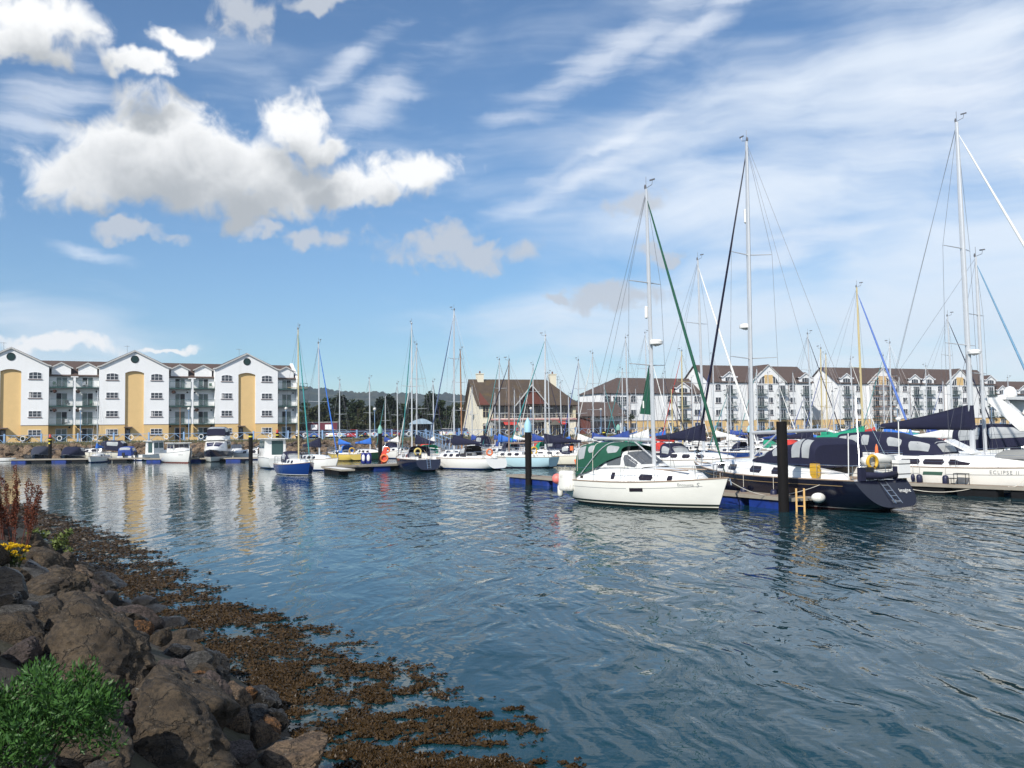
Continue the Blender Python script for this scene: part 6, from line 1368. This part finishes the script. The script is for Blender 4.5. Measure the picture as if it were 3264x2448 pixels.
for i, (px, pt, Y0, ci) in enumerate(BACK):
    hd = R(-54)+rnd.uniform(-.06, .06)+(math.pi if rnd.random() < .5 else 0)
    for dy in (0, 2, -2, 4, -4, 6, -6, 8, -8, 11, -11, 14, 18):
        Y = Y0+dy; H_ = topz(px, pt, Y); L = max(6.2, min(11.5, H_*.76)); X, Yc = at_mast(px, Y, hd, L*.08)
        if Y < 58 or not clash(X, Yc, L, hd): break
    reg(X, Yc, L, hd)
    cn, cm = COVS[ci]; mm_ = GOLD if i in (24, 25, 17, 44) else (WOOD if i == 3 else ALU); pn_ = PAINTS[(i*5) % 9]
    gcol = [None, WHITEC, NAVY, None, BLUEC, WHITEC, TURQ][i % 7] if px != 2176 else REDC
    tall_ = H_ > 10.5
    lb = '%s yacht with %s boom cover%s in the crowded back berths' % ({'white': 'white', 'cream': 'cream', 'navy': 'navy-hulled', 'blue': 'blue-hulled', 'grey': 'grey-hulled'}[pn_], cn, '' if mm_ is ALU else (' and gold mast' if mm_ is GOLD else ' and brown mast'))
    hn, hm2 = [('navy', NAVY), ('blue', BLUEC), ('', None), ('green', EMER), ('navy', NAVY), ('', None), ('red', REDC)][(i*3) % 7]; gn = {WHITEC: 'white', NAVY: 'navy', BLUEC: 'blue', TURQ: 'teal', REDC: 'red'}.get(gcol, 'no')
    lb = lb.replace(' boom cover', ' boom cover, %s%s headsail' % (hn+' hood, ' if hn else '', gn)).replace(' in the crowded', ', crowded')
    yacht(lb, X, Yc, hd, L, L*.33, .80+L*.012, pn_, H_, mm=mm_, cover=cm, genoa=gcol, hoodm=hm2, spread=(.40, .68) if tall_ else (.52,), small=True, ports=2, group='yachts in the crowded back berths', genr=.045, thin=.009, name='moored_yacht', canopy=NAVY if i % 9 == 4 else None)
# ---------------------------------------------------------------- pontoons
def pontoon(label, A, B, width=1.5, z=.5, fl=2.2, gap=.7, planks=True, mats=(FLOAT,), pw=.30, group=None, deckm=PLANKM):
    A = Vector(A); B = Vector(B); d = B-A; L = d.length; hd = math.atan2(d.y, d.x)
    r_ = thing('pontoon', label, 'pontoon', (A.x, A.y, 0), hd, group)
    for s_ in (-1, 1): MB().box(0, L, s_*width/2-.06 if s_ > 0 else -width/2, width/2 if s_ > 0 else -width/2+.06, z-.13, z+.012).build('edge_beam', PLANKE, r_)
    for x in (0, L-.06): MB().box(x, x+.06, -width/2+.062, width/2-.062, z-.13, z+.010).build('end_beam', PLANKE, r_)
    if planks:
        n = int((L-.14)/pw); me = None
        for i in range(n):
            x = .07+(L-.14)*i/n
            if me is None: o = MB().box(0, (L-.14)/n-.014, -width/2+.065, width/2-.065, z-.05, z).build('plank', deckm, r_); me = o.data
            else: o = link('plank', me, r_)
            o.location = (x, 0, 0)
    else: MB().box(.065, L-.065, -width/2+.065, width/2-.065, z-.05, z).build('deck', deckm, r_)
    x = .15; k = 0
    while x+fl < L:
        f_ = MB(); rr = [[(x+sx*(fl/2)*kk+fl/2, sy*(width/2-.10)*kk, zz) for sx, sy in ((-1, -.8), (-.92, -1), (.92, -1), (1, -.8), (1, .8), (.92, 1), (-.92, 1), (-1, .8))] for zz, kk in ((-.35, .98), (z-.19, 1.0), (z-.13, .96))]
        f_.grid(rr, closed=True); f_.add(rr[0], [tuple(range(8))]); f_.add(rr[-1], [tuple(range(8))]); f_.build('float', mats[k % len(mats)], r_); x += fl+gap; k += 1
    return r_
NP = pontoon('long wooden finger pontoon on blue floats beside the green-tented yacht', (.1, 59.5), (11.75, 37.1), 1.25, .5, 2.3, .5)
pontoon('narrow finger pontoon on black floats beside the white yacht lettered ECLIPSE II', (18.3, 47.9), (25.2, 39.3), 1.0, .5, 1.9, .55, mats=(FLOATB,))
p0, p1 = onz(1036, 1487, .5), onz(1300, 1476, .5)
MP = pontoon('pontoon on alternating blue and black floats behind the small blue yacht', (p0.x, p0.y), (p1.x+3, p1.y+1.2), 1.6, .5, 1.7, .35, mats=(FLOAT, FLOATB))
pontoon('short black-floated finger beside the small blue-hulled yacht', (p0.x+.5, p0.y-.9), (p0.x+3.1, p0.y-6.4), 1.1, .5, 2.0, .4, mats=(FLOATB,), planks=False, deckm=DECKM)
a, b = onz(40, 1464, .45), onz(470, 1459, .45); pontoon('low pontoon in front of the left quay rocks', (a.x, a.y), (b.x, b.y), 1.6, .45, 2.0, .6, mats=(FLOAT, FLOATB))
a, b = onz(470, 1460, .45), onz(840, 1458, .45); pontoon('low pontoon running behind the tented flybridge cruiser', (a.x+.6, a.y-1.4), (b.x, b.y), 1.6, .45, 2.0, .6, mats=(FLOAT, FLOATB))
a, b = onz(1110, 1449, .45), onz(1420, 1446, .45); pontoon('pontoon on blue floats behind the yellow-hulled yacht', (a.x, a.y), (b.x, b.y), 1.6, .45, 2.2, .5)
a, b = onz(1560, 1442, .45), onz(2150, 1425, .45); pontoon('long walkway pontoon through the crowded berths', (a.x, a.y), (b.x, b.y), 1.8, .45, 2.2, .5, planks=False)
a = onz(70, 1468, .0); mt = thing('tender', 'small white tender tied to the end of the low left pontoon', 'dinghy', (a.x-1.2, a.y-1.6, 0), R(10))
secs = [[(x, w, .42), (x, w*.9, .05), (x, 0, -.08), (x, -w*.9, .05), (x, -w, .42)] for x, w in ((-1.1, .55), (0, .62), (.8, .5), (1.15, .12))]
loft_part('hull', secs, GEL, mt); MB().box(-.2, .05, -.5, .5, .25, .30).build('thwart', TEAK, mt)
# ---------------------------------------------------------------- piles
YB = mat('yellow_band', (.66, .55, .04), .5, var=0); REDT = mat('red_cap', (.50, .06, .04), .6, var=0); CONEB = mat('pale_blue_cap', (.32, .55, .68), .6); CONEG = mat('sea_green_cap', (.20, .42, .34), .6)
def pile(label, X, Y, ztop, r=.2, cap=None, band=False, light=False):
    o = thing('mooring_pile', label, 'post', (X, Y, -1.2)); zt = ztop+1.2
    MB().lathe([(r, 0), (r, zt)], 14).build('shaft', PILEM, o, smooth=40)
    if cap is not None: MB().lathe([(r*1.12, zt-.05), (r*1.14, zt+.42), (r*.75, zt+.62), (.03, zt+.85)], 12).build('cap', cap, o, smooth=30)
    if band: MB().lathe([(r*1.04, zt-.35), (r*1.04, zt-.20)], 14).build('band', YB, o); 
    if light: MB().lathe([(r*.75, zt), (r*.75, zt+.30), (r*.5, zt+.42), (.02, zt+.46)], 12).build('lamp_cap', REDT, o, smooth=30); MB().lathe([(.12, -.03), (.12, .03)], 12, (0, -r-.02, zt-.75), Matrix.Rotation(R(90), 3, 'X')).build('number_disc', YB, o)
def pile_px(label, px, pyb, pyt, **kw):
    p = onz(px, pyb, 0); pile(label, p.x, p.y, aty(px, pyt, p.y).z, **kw)
pile('tall plain black pile standing at the finger pontoon end beside the wooden ladder', 10.78, 36.5, 3.60, .21)
pile('black pile with pale blue cap at the far end of the finger pontoon', .95, 56.3, aty(1692, 1375, 55.9).z, .20, cap=CONEB)
pile_px('black pile with sea-green cap behind the mid pontoon', 1212, 1480, 1380, cap=CONEG, r=.21)
pile_px('black pile with yellow band beside the tented flybridge cruiser', 799, 1483, 1383, band=True, r=.22)
pile_px('red-topped black pile between the covered boats', 159, 1469, 1395, band=True, light=True, r=.22)
pile_px('red-topped black pile against the quay before the apartments', 884, 1461, 1380, band=True, light=True, r=.22)
pile_px('black pile with sea-green cap before the low white block', 1972, 1440, 1370, cap=CONEG, r=.28)
pile_px('black pile with yellow band near the inn', 1926, 1436, 1373, band=True, r=.24)
pile_px('black pile with pale blue cap behind the navy yacht\'s mast', 2392, 1452, 1376, cap=CONEB, r=.25)
pile_px('short black pile behind the navy cockpit tent', 2584, 1446, 1372, r=.25)
pile_px('red-topped black pile behind the emerald sail cover', 2788, 1440, 1372, band=True, light=True, r=.25)
pile_px('black pile with yellow band among the right-hand berths', 2292, 1440, 1375, band=True, r=.25)
pile_px('black pile behind the pale blue furled headsail', 3205, 1440, 1362, r=.25)
# wooden ladder on the pontoon end
ld = thing('wooden_ladder', 'yellow wooden ladder rising from the water at the finger pontoon end', 'ladder', (11.42, 36.42, 0), R(-12))
for x in (-.15, .15): MB().cbox((x, 0, .25), (.07, .07, 1.35)).build('upright', YWOOD, ld)
for z_ in (-.1, .22, .56): MB().tube([(-.15, 0, z_), (.15, 0, z_)], .02, 6).build('rung', YWOOD, ld)
fe = thing('end_fender', 'round white fender wheel on the finger pontoon end', 'fender', (12.25, 36.75, .52)); MB().ball((0, 0, 0), .24, 14, 8, (1.2, 1, .85)).build('body', FENDW, fe, smooth=True); MB().tube([(-.3, .4, -.02), (0, 0, 0)], .03, 5).build('bracket', GREYM, fe)
# steps on the ECLIPSE II finger
st = thing('boarding_steps', 'black metal boarding steps on the narrow finger pontoon', 'steps', (21.35, 44.1, .515), R(-52)); st.scale = (.62, .8, .8)
fr = MB()
for x0, x1, zt in ((0, .9, .62), (-.5, 0, .32)):
    for x in (x0, x1):
        for y in (-.22, .22): MB().tube([(x, y, 0), (x, y, zt)], .025, 5).build('leg', BLACK, st)
    MB().box(x0-.03, x1+.03, -.25, .25, zt, zt+.04).build('tread', BLACK, st)
# service posts and lifebuoy on the mid pontoon
MPd = (p1-p0).normalized()
for k, px in enumerate((1158, 1174)):
    p = onz(px, 1479, .5); o = thing('service_post', 'blue service post with white face on the mid pontoon', 'service post', (p.x, p.y+.3, .515), 0, 'service posts on the mid pontoon')
    MB().lathe([(.20, 0), (.26, .1), (.26, .75), (.20, .95), (.02, 1.02)], 12).build('body', mat('service_blue', (.02, .03, .20), .5), o, smooth=40); MB().ball((0, -.22, .52), .16, 10, 6, (1, .5, 2.0)).build('face', GEL, o, smooth=True)
p = onz(1222, 1478, .5); ls = thing('lifebuoy_stand', 'red life-ring stand on the mid pontoon', 'stand', (p.x, p.y+.3, .515)); MB().prism([(-.25, 0), (.25, 0), (.20, .7), (.32, 1.35), (.05, 1.45), (-.20, .9)], -.06, .06).build('panel', mat('red_stand', (.60, .06, .04), .6), ls)
lifebuoy((p.x+.05, p.y+.15, .98), ORANGE, 'orange lifebuoy hung on the red stand of the mid pontoon', 0, False, .31)
lifebuoy((p.x+.30, p.y+.3, 1.72), ORANGE, 'small orange ring behind the red stand on the mid pontoon', 0, False, .22)
# ropes
def rope(label, a, b, sag, r=.018):
    a, b = Vector(a), Vector(b); pts = [tuple(a.lerp(b, k/10)-Vector((0, 0, sag*4*(k/10)*(1-k/10)))) for k in range(11)]
    tag(MB().tube(pts, r, 5).build('mooring_rope', ROPE, None, smooth=True), label, 'rope')
rope('white mooring rope from the green-tented yacht\'s bow to the finger pontoon', w1(4.2, .35, 1.30), (10.55, 38.2, .53), .12)
rope('pale mooring rope sagging along the narrow finger pontoon', (19.0, 46.3, .5), (21.9, 42.7, .5), .38)
rope('mooring rope from the white yacht lettered ECLIPSE II to the narrow finger', w3(2.2, -1.75, 1.2), (22.6, 41.75, .52), .25)
rope('mooring rope from the navy yacht\'s quarter to the finger pontoon', w2(-5.2, 1.35, 1.25), (11.0, 38.0, .53), .1, .012)
# ---------------------------------------------------------------- quay railing, lamps
ie = off(5.1)
def railing(label, i0, i1, step=5.2):
    r_ = thing('quay_railing', label, 'railing', (ie[i0][0], ie[i0][1], QZ))
    base = Vector((ie[i0][0], ie[i0][1], 0)); post = None; ringm = None
    for k in range(i0, i1):
        a = Vector((*ie[k], 0))-base; b = Vector((*ie[k+1], 0))-base; L = (b-a).length; n = max(1, round(L/step)); d = (b-a)/L; hd = math.atan2(d.y, d.x)
        for i in range(n):
            p = a.lerp(b, i/n); q = a.lerp(b, (i+1)/n); w = (q-p).length
            if post is None: post = MB().box(-.11, .11, -.11, .11, 0, 1.42).build('post', BLUEM, r_).data; o = r_.children[-1]
            else: o = link('post', post, r_)
            o.location = p; o.rotation_euler = (0, 0, hd)
            for z_ in (.10, 1.15): m_ = MB().box(.11, w-.11, -.035, .035, z_, z_+.055).build('rail', BLUEM, r_); m_.location = p; m_.rotation_euler = (0, 0, hd)
            for (x0, z0, x1, z1) in ((.12, .14, w*.25, 1.14), (w*.25, 1.14, w*.5, .16), (w*.5, .16, w*.75, 1.14), (w*.75, 1.14, w-.12, .14)):
                m_ = MB().tube([(x0, 0, z0), (x1, 0, z1)], .032, 5).build('brace', BLUEM, r_); m_.location = p; m_.rotation_euler = (0, 0, hd)
            if ringm is None: o = MB().torus((0, 0, 0), .33, .05, Matrix.Rotation(R(90), 3, 'X'), 18, 5).build('ring', GEL, r_); ringm = o.data
            else: o = link('ring', ringm, r_)
            o.location = p+d*(w*.5)+Vector((0, 0, .68))-Vector((-d.y, d.x, 0))*.09; o.rotation_euler = (0, 0, hd)
railing('blue diagonal-braced railing along the quay before the apartments', 17, 19)
railing('blue diagonal-braced railing along the quay before the car park and inn', 19, 21)
railing('blue diagonal-braced railing along the far quay before the long terrace', 21, 24)
LAMPAT = ['between the first two gables', 'between the second and third gables', 'at the end of the apartments', 'before the dark wood', 'before the middle of the inn', 'between the inn and the low white block', 'before the low white block', 'before the large arched gable terrace', 'beside the scaffolding', 'before the cream gable of the inn', 'before the far end of the terrace']
for k, (px, pt, Y) in enumerate(((257, 1305, 139.5), (602, 1303, 140.5), (912, 1302, 141), (1194, 1304, 142), (1692, 1302, 152), (1915, 1305, 170), (2050, 1303, 172), (2300, 1303, 182), (2860, 1300, 198), (1470, 1303, 147), (3160, 1296, 212))):
    t_ = aty(px, pt, Y); h_ = t_.z-QZ
    o = thing('quay_lamp', 'blue globe lamp on the quay %s' % LAMPAT[k], 'street lamp', (t_.x, Y, QZ), 0, 'globe lamps along the quay')
    MB().tube([(0, 0, 0), (0, 0, h_-.2)], [.065, .04], 8).build('post', BLUEM, o); MB().ball((0, 0, h_), .25, 12, 8).build('globe', mat('opal_globe', (.62, .60, .55), .3, var=0), o, smooth=True); MB().lathe([(.14, h_-.34), (.16, h_-.22)], 10).build('collar', BLUEM, o)
# ---------------------------------------------------------------- parked cars
CARC = [('blue', (.03, .08, .25)), ('silver', (.42, .44, .46)), ('red', (.35, .02, .02)), ('white', (.75, .75, .75)), ('maroon', (.10, .012, .02)), ('black', (.012, .012, .014)), ('grey', (.12, .13, .14)), ('pale blue', (.25, .36, .48))]
TAILL = mat('tail_light', (.40, .02, .02), .3, var=0); HEADL = mat('head_light', (.7, .7, .72), .15, var=0)
def car_proto(ci):
    cn, cc = CARC[ci]; m = mat('car_paint_'+cn.replace(' ', '_'), cc, .25, var=.03, coat=.6); o = link('parked_car', None)
    prof = [(-2.05, .35), (-2.08, .62), (-2.0, .92), (-1.3, .98), (1.0, .93), (1.85, .80), (2.05, .60), (2.05, .32)]
    rows = [[(x, -.84, z) for x, z in prof], [(x, -.88, z*.98) for x, z in prof]] if False else None
    b = MB(); b.prism(prof, -.86, .86); b.build('body', m, o, smooth=30)
    g = MB(); sec = [[(-1.85, -.78, .95), (1.0, -.78, .92), (1.0, .78, .92), (-1.85, .78, .95)], [(-1.45, -.62, 1.42), (.30, -.62, 1.44), (.30, .62, 1.44), (-1.45, .62, 1.42)]]
    g.grid(sec, closed=True); g.build('glasshouse', SMOKE, o)
    MB().box(-1.50, .34, -.64, .64, 1.42, 1.47).build('roof', m, o)
    for x in (-1.25, 1.25):
        for s_ in (-1, 1):
            w = MB().lathe([(.31, -.1), (.33, -.06), (.33, .06), (.31, .1)], 14, (x, s_*.80, .33), Matrix.Rotation(R(90), 3, 'X')).build('wheel', BLACK, o); MB().lathe([(.19, -.01), (.19, .01)], 12, (x, s_*.905, .33), Matrix.Rotation(R(90), 3, 'X')).build('rim', ALU, w)
    for s_ in (-1, 1):
        MB().box(-2.10, -2.03, s_*.70-.12, s_*.70+.12, .62, .82).build('tail_light', TAILL, o); MB().box(1.96, 2.06, s_*.62-.16, s_*.62+.16, .56, .70).build('headlight', HEADL, o)
    MB().box(-2.11, -2.06, -.26, .26, .45, .56).build('number_plate', YB, o)
    return o
cps = [car_proto(i) for i in range(8)]; cu = set(); rnd = random.Random(4)
ROWC = [(968, 5), (990, 6), (1010, 0), (1040, 6), (1064, 3), (1095, 7), (1130, 2), (1156, 5), (1182, 1), (1208, 7), (1236, 0), (1262, 4), (1290, 6), (1420, 3), (1440, 1), (1462, 0), (1478, 7)]
def car_at(px, Y, ci, rz, lab, grp):
    p = aty(px, 1400, Y); o = cps[ci] if ci not in cu else copy_tree(cps[ci]); cu.add(ci); o.location = (p.x, Y, QZ+.012); o.rotation_euler = (0, 0, rz); tag(o, lab, 'car', grp)
WHERE = ['beside the apartments', 'behind the lamp post', 'beside the wood', 'by the shelter']
for k, (px, ci) in enumerate(ROWC): car_at(px, 151+rnd.uniform(-.4, .4), ci, R(90)+rnd.uniform(-.04, .04)+(math.pi if k % 3 == 0 else 0), '%s car in the front row, %s' % (CARC[ci][0], beside(px)), 'cars in the front row of the car park')
for k, (px, ci) in enumerate(((985, 4), (1030, 1), (1075, 5), (1110, 6), (1150, 7), (1200, 6), (1245, 5), (1280, 1))): car_at(px, 162+rnd.uniform(-.4, .4), ci, R(90), '%s car in the rear row, %s' % (CARC[ci][0], beside(px)), 'cars in the rear row of the car park')
# shelter and gangway
p = aty(1342, 1398, 146); sh = thing('quay_shelter', 'pale blue shelter with an arched roof beside the gangway', 'shelter', (p.x, 146, QZ), R(10))
SHB = mat('shelter_blue', (.33, .43, .52), .6)
MB().box(-1.7, -1.5, -1.5, 1.5, 0, 2.2).build('side_panel', SHB, sh); MB().box(1.5, 1.7, -1.5, 1.5, 0, 2.2).build('side_panel', SHB, sh); MB().box(-1.5, 1.5, 1.3, 1.5, 0, 2.2).build('rear_panel', mat('shelter_dark', (.03, .035, .04), .7), sh)
m = MB(); m.grid([[(-1.9+3.8*i/10, y, 2.2+.85*math.sin(math.pi*i/10)) for i in range(11)] for y in (-1.7, 1.7)]); m.add([(-1.9+3.8*i/10, -1.7, 2.2+.85*math.sin(math.pi*i/10)) for i in range(11)], [tuple(range(11))]); m.build('arched_roof', SHB, sh)
g0 = aty(1338, 1395, 141.5); g1 = aty(1462, 1432, 118)
gw = thing('gangway', 'pale blue truss gangway sloping from the quay down to the pontoons', 'gangway', (g0.x, g0.y, QZ))
ga = Vector((0, 0, .05)); gb = Vector((g1.x-g0.x, g1.y-g0.y, .6-QZ)); dd_ = (gb-ga); nrm = Vector((-dd_.y, dd_.x, 0)).normalized()*.7
MB().add([tuple(ga+nrm), tuple(ga-nrm), tuple(gb-nrm), tuple(gb+nrm), tuple(ga+nrm-Vector((0, 0, .1))), tuple(ga-nrm-Vector((0, 0, .1))), tuple(gb-nrm-Vector((0, 0, .1))), tuple(gb+nrm-Vector((0, 0, .1)))], [(0, 1, 2, 3), (4, 7, 6, 5), (0, 4, 5, 1), (1, 5, 6, 2), (2, 6, 7, 3), (3, 7, 4, 0)]).build('walkway', GREYM, gw)
for s_ in (1, -1):
    m = MB().tube([tuple(ga+nrm*s_+Vector((0, 0, 1.15))), tuple(gb+nrm*s_+Vector((0, 0, 1.15)))], .06, 5); m.build('handrail', BLUEM, gw)
    for k in range(13):
        a = ga.lerp(gb, k/12)+nrm*s_; b = ga.lerp(gb, min(1, (k+1)/12))+nrm*s_
        MB().tube([tuple(a), tuple(a+Vector((0, 0, 1.15)))], .04, 4).build('upright', BLUEM, gw)
        if k < 12: MB().tube([tuple(a), tuple(b+Vector((0, 0, 1.15)))], .035, 4).build('diagonal', BLUEM, gw)
# dark red food kiosk beyond the cars
p = aty(1028, 1370, 170); ks = thing('kiosk_trailer', 'dark red trailer with pale windows behind the parked cars', 'trailer', (p.x, 170, QZ), R(5))
MB().box(-2.8, 2.8, -1.1, 1.1, .5, 2.9).build('body', mat('kiosk_red', (.12, .015, .03), .6), ks); MB().box(-2.9, 2.9, -1.2, 1.2, 2.9, 3.0).build('roof', TRIM, ks)
for x in (-1.4, 1.2): MB().box(x-.6, x+.6, -1.13, -1.1, 1.6, 2.5).build('window', UPVC, ks)
for x in (-1.2, 1.2): MB().lathe([(.3, -.1), (.3, .1)], 12, (x, -1.0, .3), Matrix.Rotation(R(90), 3, 'X')).build('wheel', BLACK, ks)
# ---------------------------------------------------------------- people
def person(label, loc, rz, shirt, legs, sit=False, h=1.72):
    V = [(0, 0, .95), (0, 0, 1.18), (0, 0, 1.42), (0, 0, 1.52), (0, .01, 1.62), (0, .01, 1.70), (.09, 0, .90), (.10, .02, .50), (.10, .0, .08), (.10, -.13, .04), (-.09, 0, .90), (-.10, .02, .50), (-.10, .0, .08), (-.10, -.13, .04), (.19, 0, 1.40), (.25, .03, 1.14), (.25, -.08, .90), (-.19, 0, 1.40), (-.25, .03, 1.14), (-.25, -.08, .90)]
    rad = [.15, .14, .15, .06, .09, .075, .10, .07, .045, .04, .10, .07, .045, .04, .06, .045, .035, .06, .045, .035]
    E_ = [(0, 1), (1, 2), (2, 3), (3, 4), (4, 5), (0, 6), (6, 7), (7, 8), (8, 9), (0, 10), (10, 11), (11, 12), (12, 13), (2, 14), (14, 15), (15, 16), (2, 17), (17, 18), (18, 19)]
    me = bpy.data.meshes.new('person'); me.from_pydata(V, E_, []); o = bpy.data.objects.new('person', me); COL.objects.link(o)
    o.modifiers.new('s', 'SKIN'); 
    for i, r_ in enumerate(rad): me.skin_vertices[0].data[i].radius = (r_, r_*.8); me.skin_vertices[0].data[i].use_root = i == 0
    o.modifiers.new('d', 'SUBSURF').levels = 1
    bpy.context.view_layer.update(); m2_ = bpy.data.meshes.new_from_object(o.evaluated_get(bpy.context.evaluated_depsgraph_get()))
    COL.objects.unlink(o); bpy.data.objects.remove(o)
    for m_ in (SKINM, shirt, legs, HAIRM): m2_.materials.append(m_)
    for p_ in m2_.polygons:
        c = p_.center; p_.use_smooth = True
        p_.material_index = 3 if c.z > 1.68 or (c.z > 1.60 and c.y > .05) else (0 if c.z > 1.47 or (abs(c.x) > .18 and c.z < 1.0 and c.z > .84) else (1 if c.z > .96 else 2))
    r_ = tag(link('person', m2_, None, loc, rz), label, 'person'); r_.scale = (h/1.76,)*3; return r_
SKINM = mat('skin', (.45, .28, .20), .6, var=0); HAIRM = mat('hair', (.05, .03, .02), .8, var=0)
p = onz(1806, 1424, .46)
for lb, px, Y, z_, sh_, lg_ in (('person in a yellow high-visibility jacket standing on the walkway pontoon', 1807, None, None, mat('hi_vis', (.62, .68, .04), .7), FENDN), ('person in dark clothes standing on the inn terrace', 1608, 152.0, QZ, BLACK, FENDN),
                            ('person in a white shirt on the terrace beside the taupe parasol', 1573, 152.0, QZ, WHITEC, FENDN), ('person in a red top on the inn terrace behind the railing', 1648, 152.3, QZ, REDC, BLACK), ('person in black walking past the end of the inn', 1836, 158, QZ, BLACK, GREYC)):
    if Y is None:
        a, b = onz(1560, 1442, .45), onz(2150, 1425, .45); f_ = .40; q_ = Vector((a.x, a.y, 0)).lerp(Vector((b.x, b.y, 0)), f_); person(lb, (q_.x, q_.y, .452), 0, sh_, lg_)
    else: q_ = aty(px, 1395, Y); person(lb, (q_.x, Y, QZ+.006), R(20), sh_, lg_)
# shrubs and a cordyline in front of the right-hand blocks
for k, (px, Y, hh, lb) in enumerate(((2012, 186, 3.0, 'spiky cordyline palm before the low white block'),)):
    p = aty(px, 1380, Y); o = thing('cordyline_palm', lb, 'palm', (p.x, Y, QZ)); MB().tube([(0, 0, 0), (0, 0, hh)], [.14, .10], 6).build('trunk', BARK, o); mb = MB(); leaves(mb, random.Random(k), (0, 0, hh+.3), .8, 120, 1.1, .8, .3, .10, .1); mb.build('crown', LM1, o)
sp_ = None
for k, (px, Y) in enumerate(((2075, 183), (2110, 184), (2150, 185), (2235, 190), (2300, 192), (2680, 206), (2740, 208), (2930, 214), (2600, 202), (330, 142.5), (75, 140.5), (2460, 198))):
    p = aty(px, 1380, Y); s_ = rnd.uniform(.7, 1.2)
    if sp_ is None:
        o = link('garden_shrub', None); mb = MB()
        for _ in range(10): leaves(mb, rnd, (rnd.uniform(-.8, .8), rnd.uniform(-.5, .5), rnd.uniform(.3, 1.1)), .5, 60, .22, .9, .3, .6)
        mb.build('foliage', LM2, o); MB().tube([(0, 0, 0), (0, 0, .8)], .05, 5).build('stem', BARK, o); sp_ = o
    else: o = copy_tree(sp_)
    o.location = (p.x, Y, QZ); o.scale = (s_, s_, s_); o.rotation_euler = (0, 0, k); tag(o, 'rounded green shrub planted along the quayside buildings', 'shrub', 'shrubs along the quayside buildings')
# grass fringe above the far rocks
gf = MB(); rnd = random.Random(8); i0 = off(3.3); i1 = off(4.9)
for k in range(17, 23):
    L = (Vector(LOOP[k+1])-Vector(LOOP[k])).length
    for _ in range(int(L*55)):
        f_, w = rnd.random(), rnd.random(); x = (i0[k][0]*(1-w)+i1[k][0]*w)*(1-f_)+(i0[k+1][0]*(1-w)+i1[k+1][0]*w)*f_; y = (i0[k][1]*(1-w)+i1[k][1]*w)*(1-f_)+(i0[k+1][1]*(1-w)+i1[k+1][1]*w)*f_
        z_ = min(QZ, (3.3+1.6*w)*.52); h_ = rnd.uniform(.12, .38); dx = rnd.uniform(-.12, .12)
        gf.add([(x-.07, y, z_-.05), (x+.07, y, z_-.05), (x+dx, y+rnd.uniform(-.1, .1), z_+h_)], [(0, 1, 2)])
tag(gf.build('grass', leaf_mat('dry_grass', (.06, .065, .025), (.14, .12, .05))), 'rough grass along the top of the far quay rocks', 'grass', kind='stuff')
# ---------------------------------------------------------------- the air
hz = MB().box(-2600, 3400, -60, 2300, -3.0, 260).build('haze', None)
hm_ = bpy.data.materials.new('haze_air'); hm_.use_nodes = True; q = NT(hm_.node_tree); q.n.clear()
pv = q.new('ShaderNodeVolumePrincipled'); pv.inputs['Color'].default_value = (.72, .84, 1.0, 1); pv.inputs['Density'].default_value = .00016; pv.inputs['Anisotropy'].default_value = .2
q.l.new(pv.outputs[0], q.new('ShaderNodeOutputMaterial').inputs['Volume'])
hz.data.materials.clear(); hz.data.materials.append(hm_); tag(hz, 'faint blue haze over the harbour and hills', 'haze', kind='stuff')
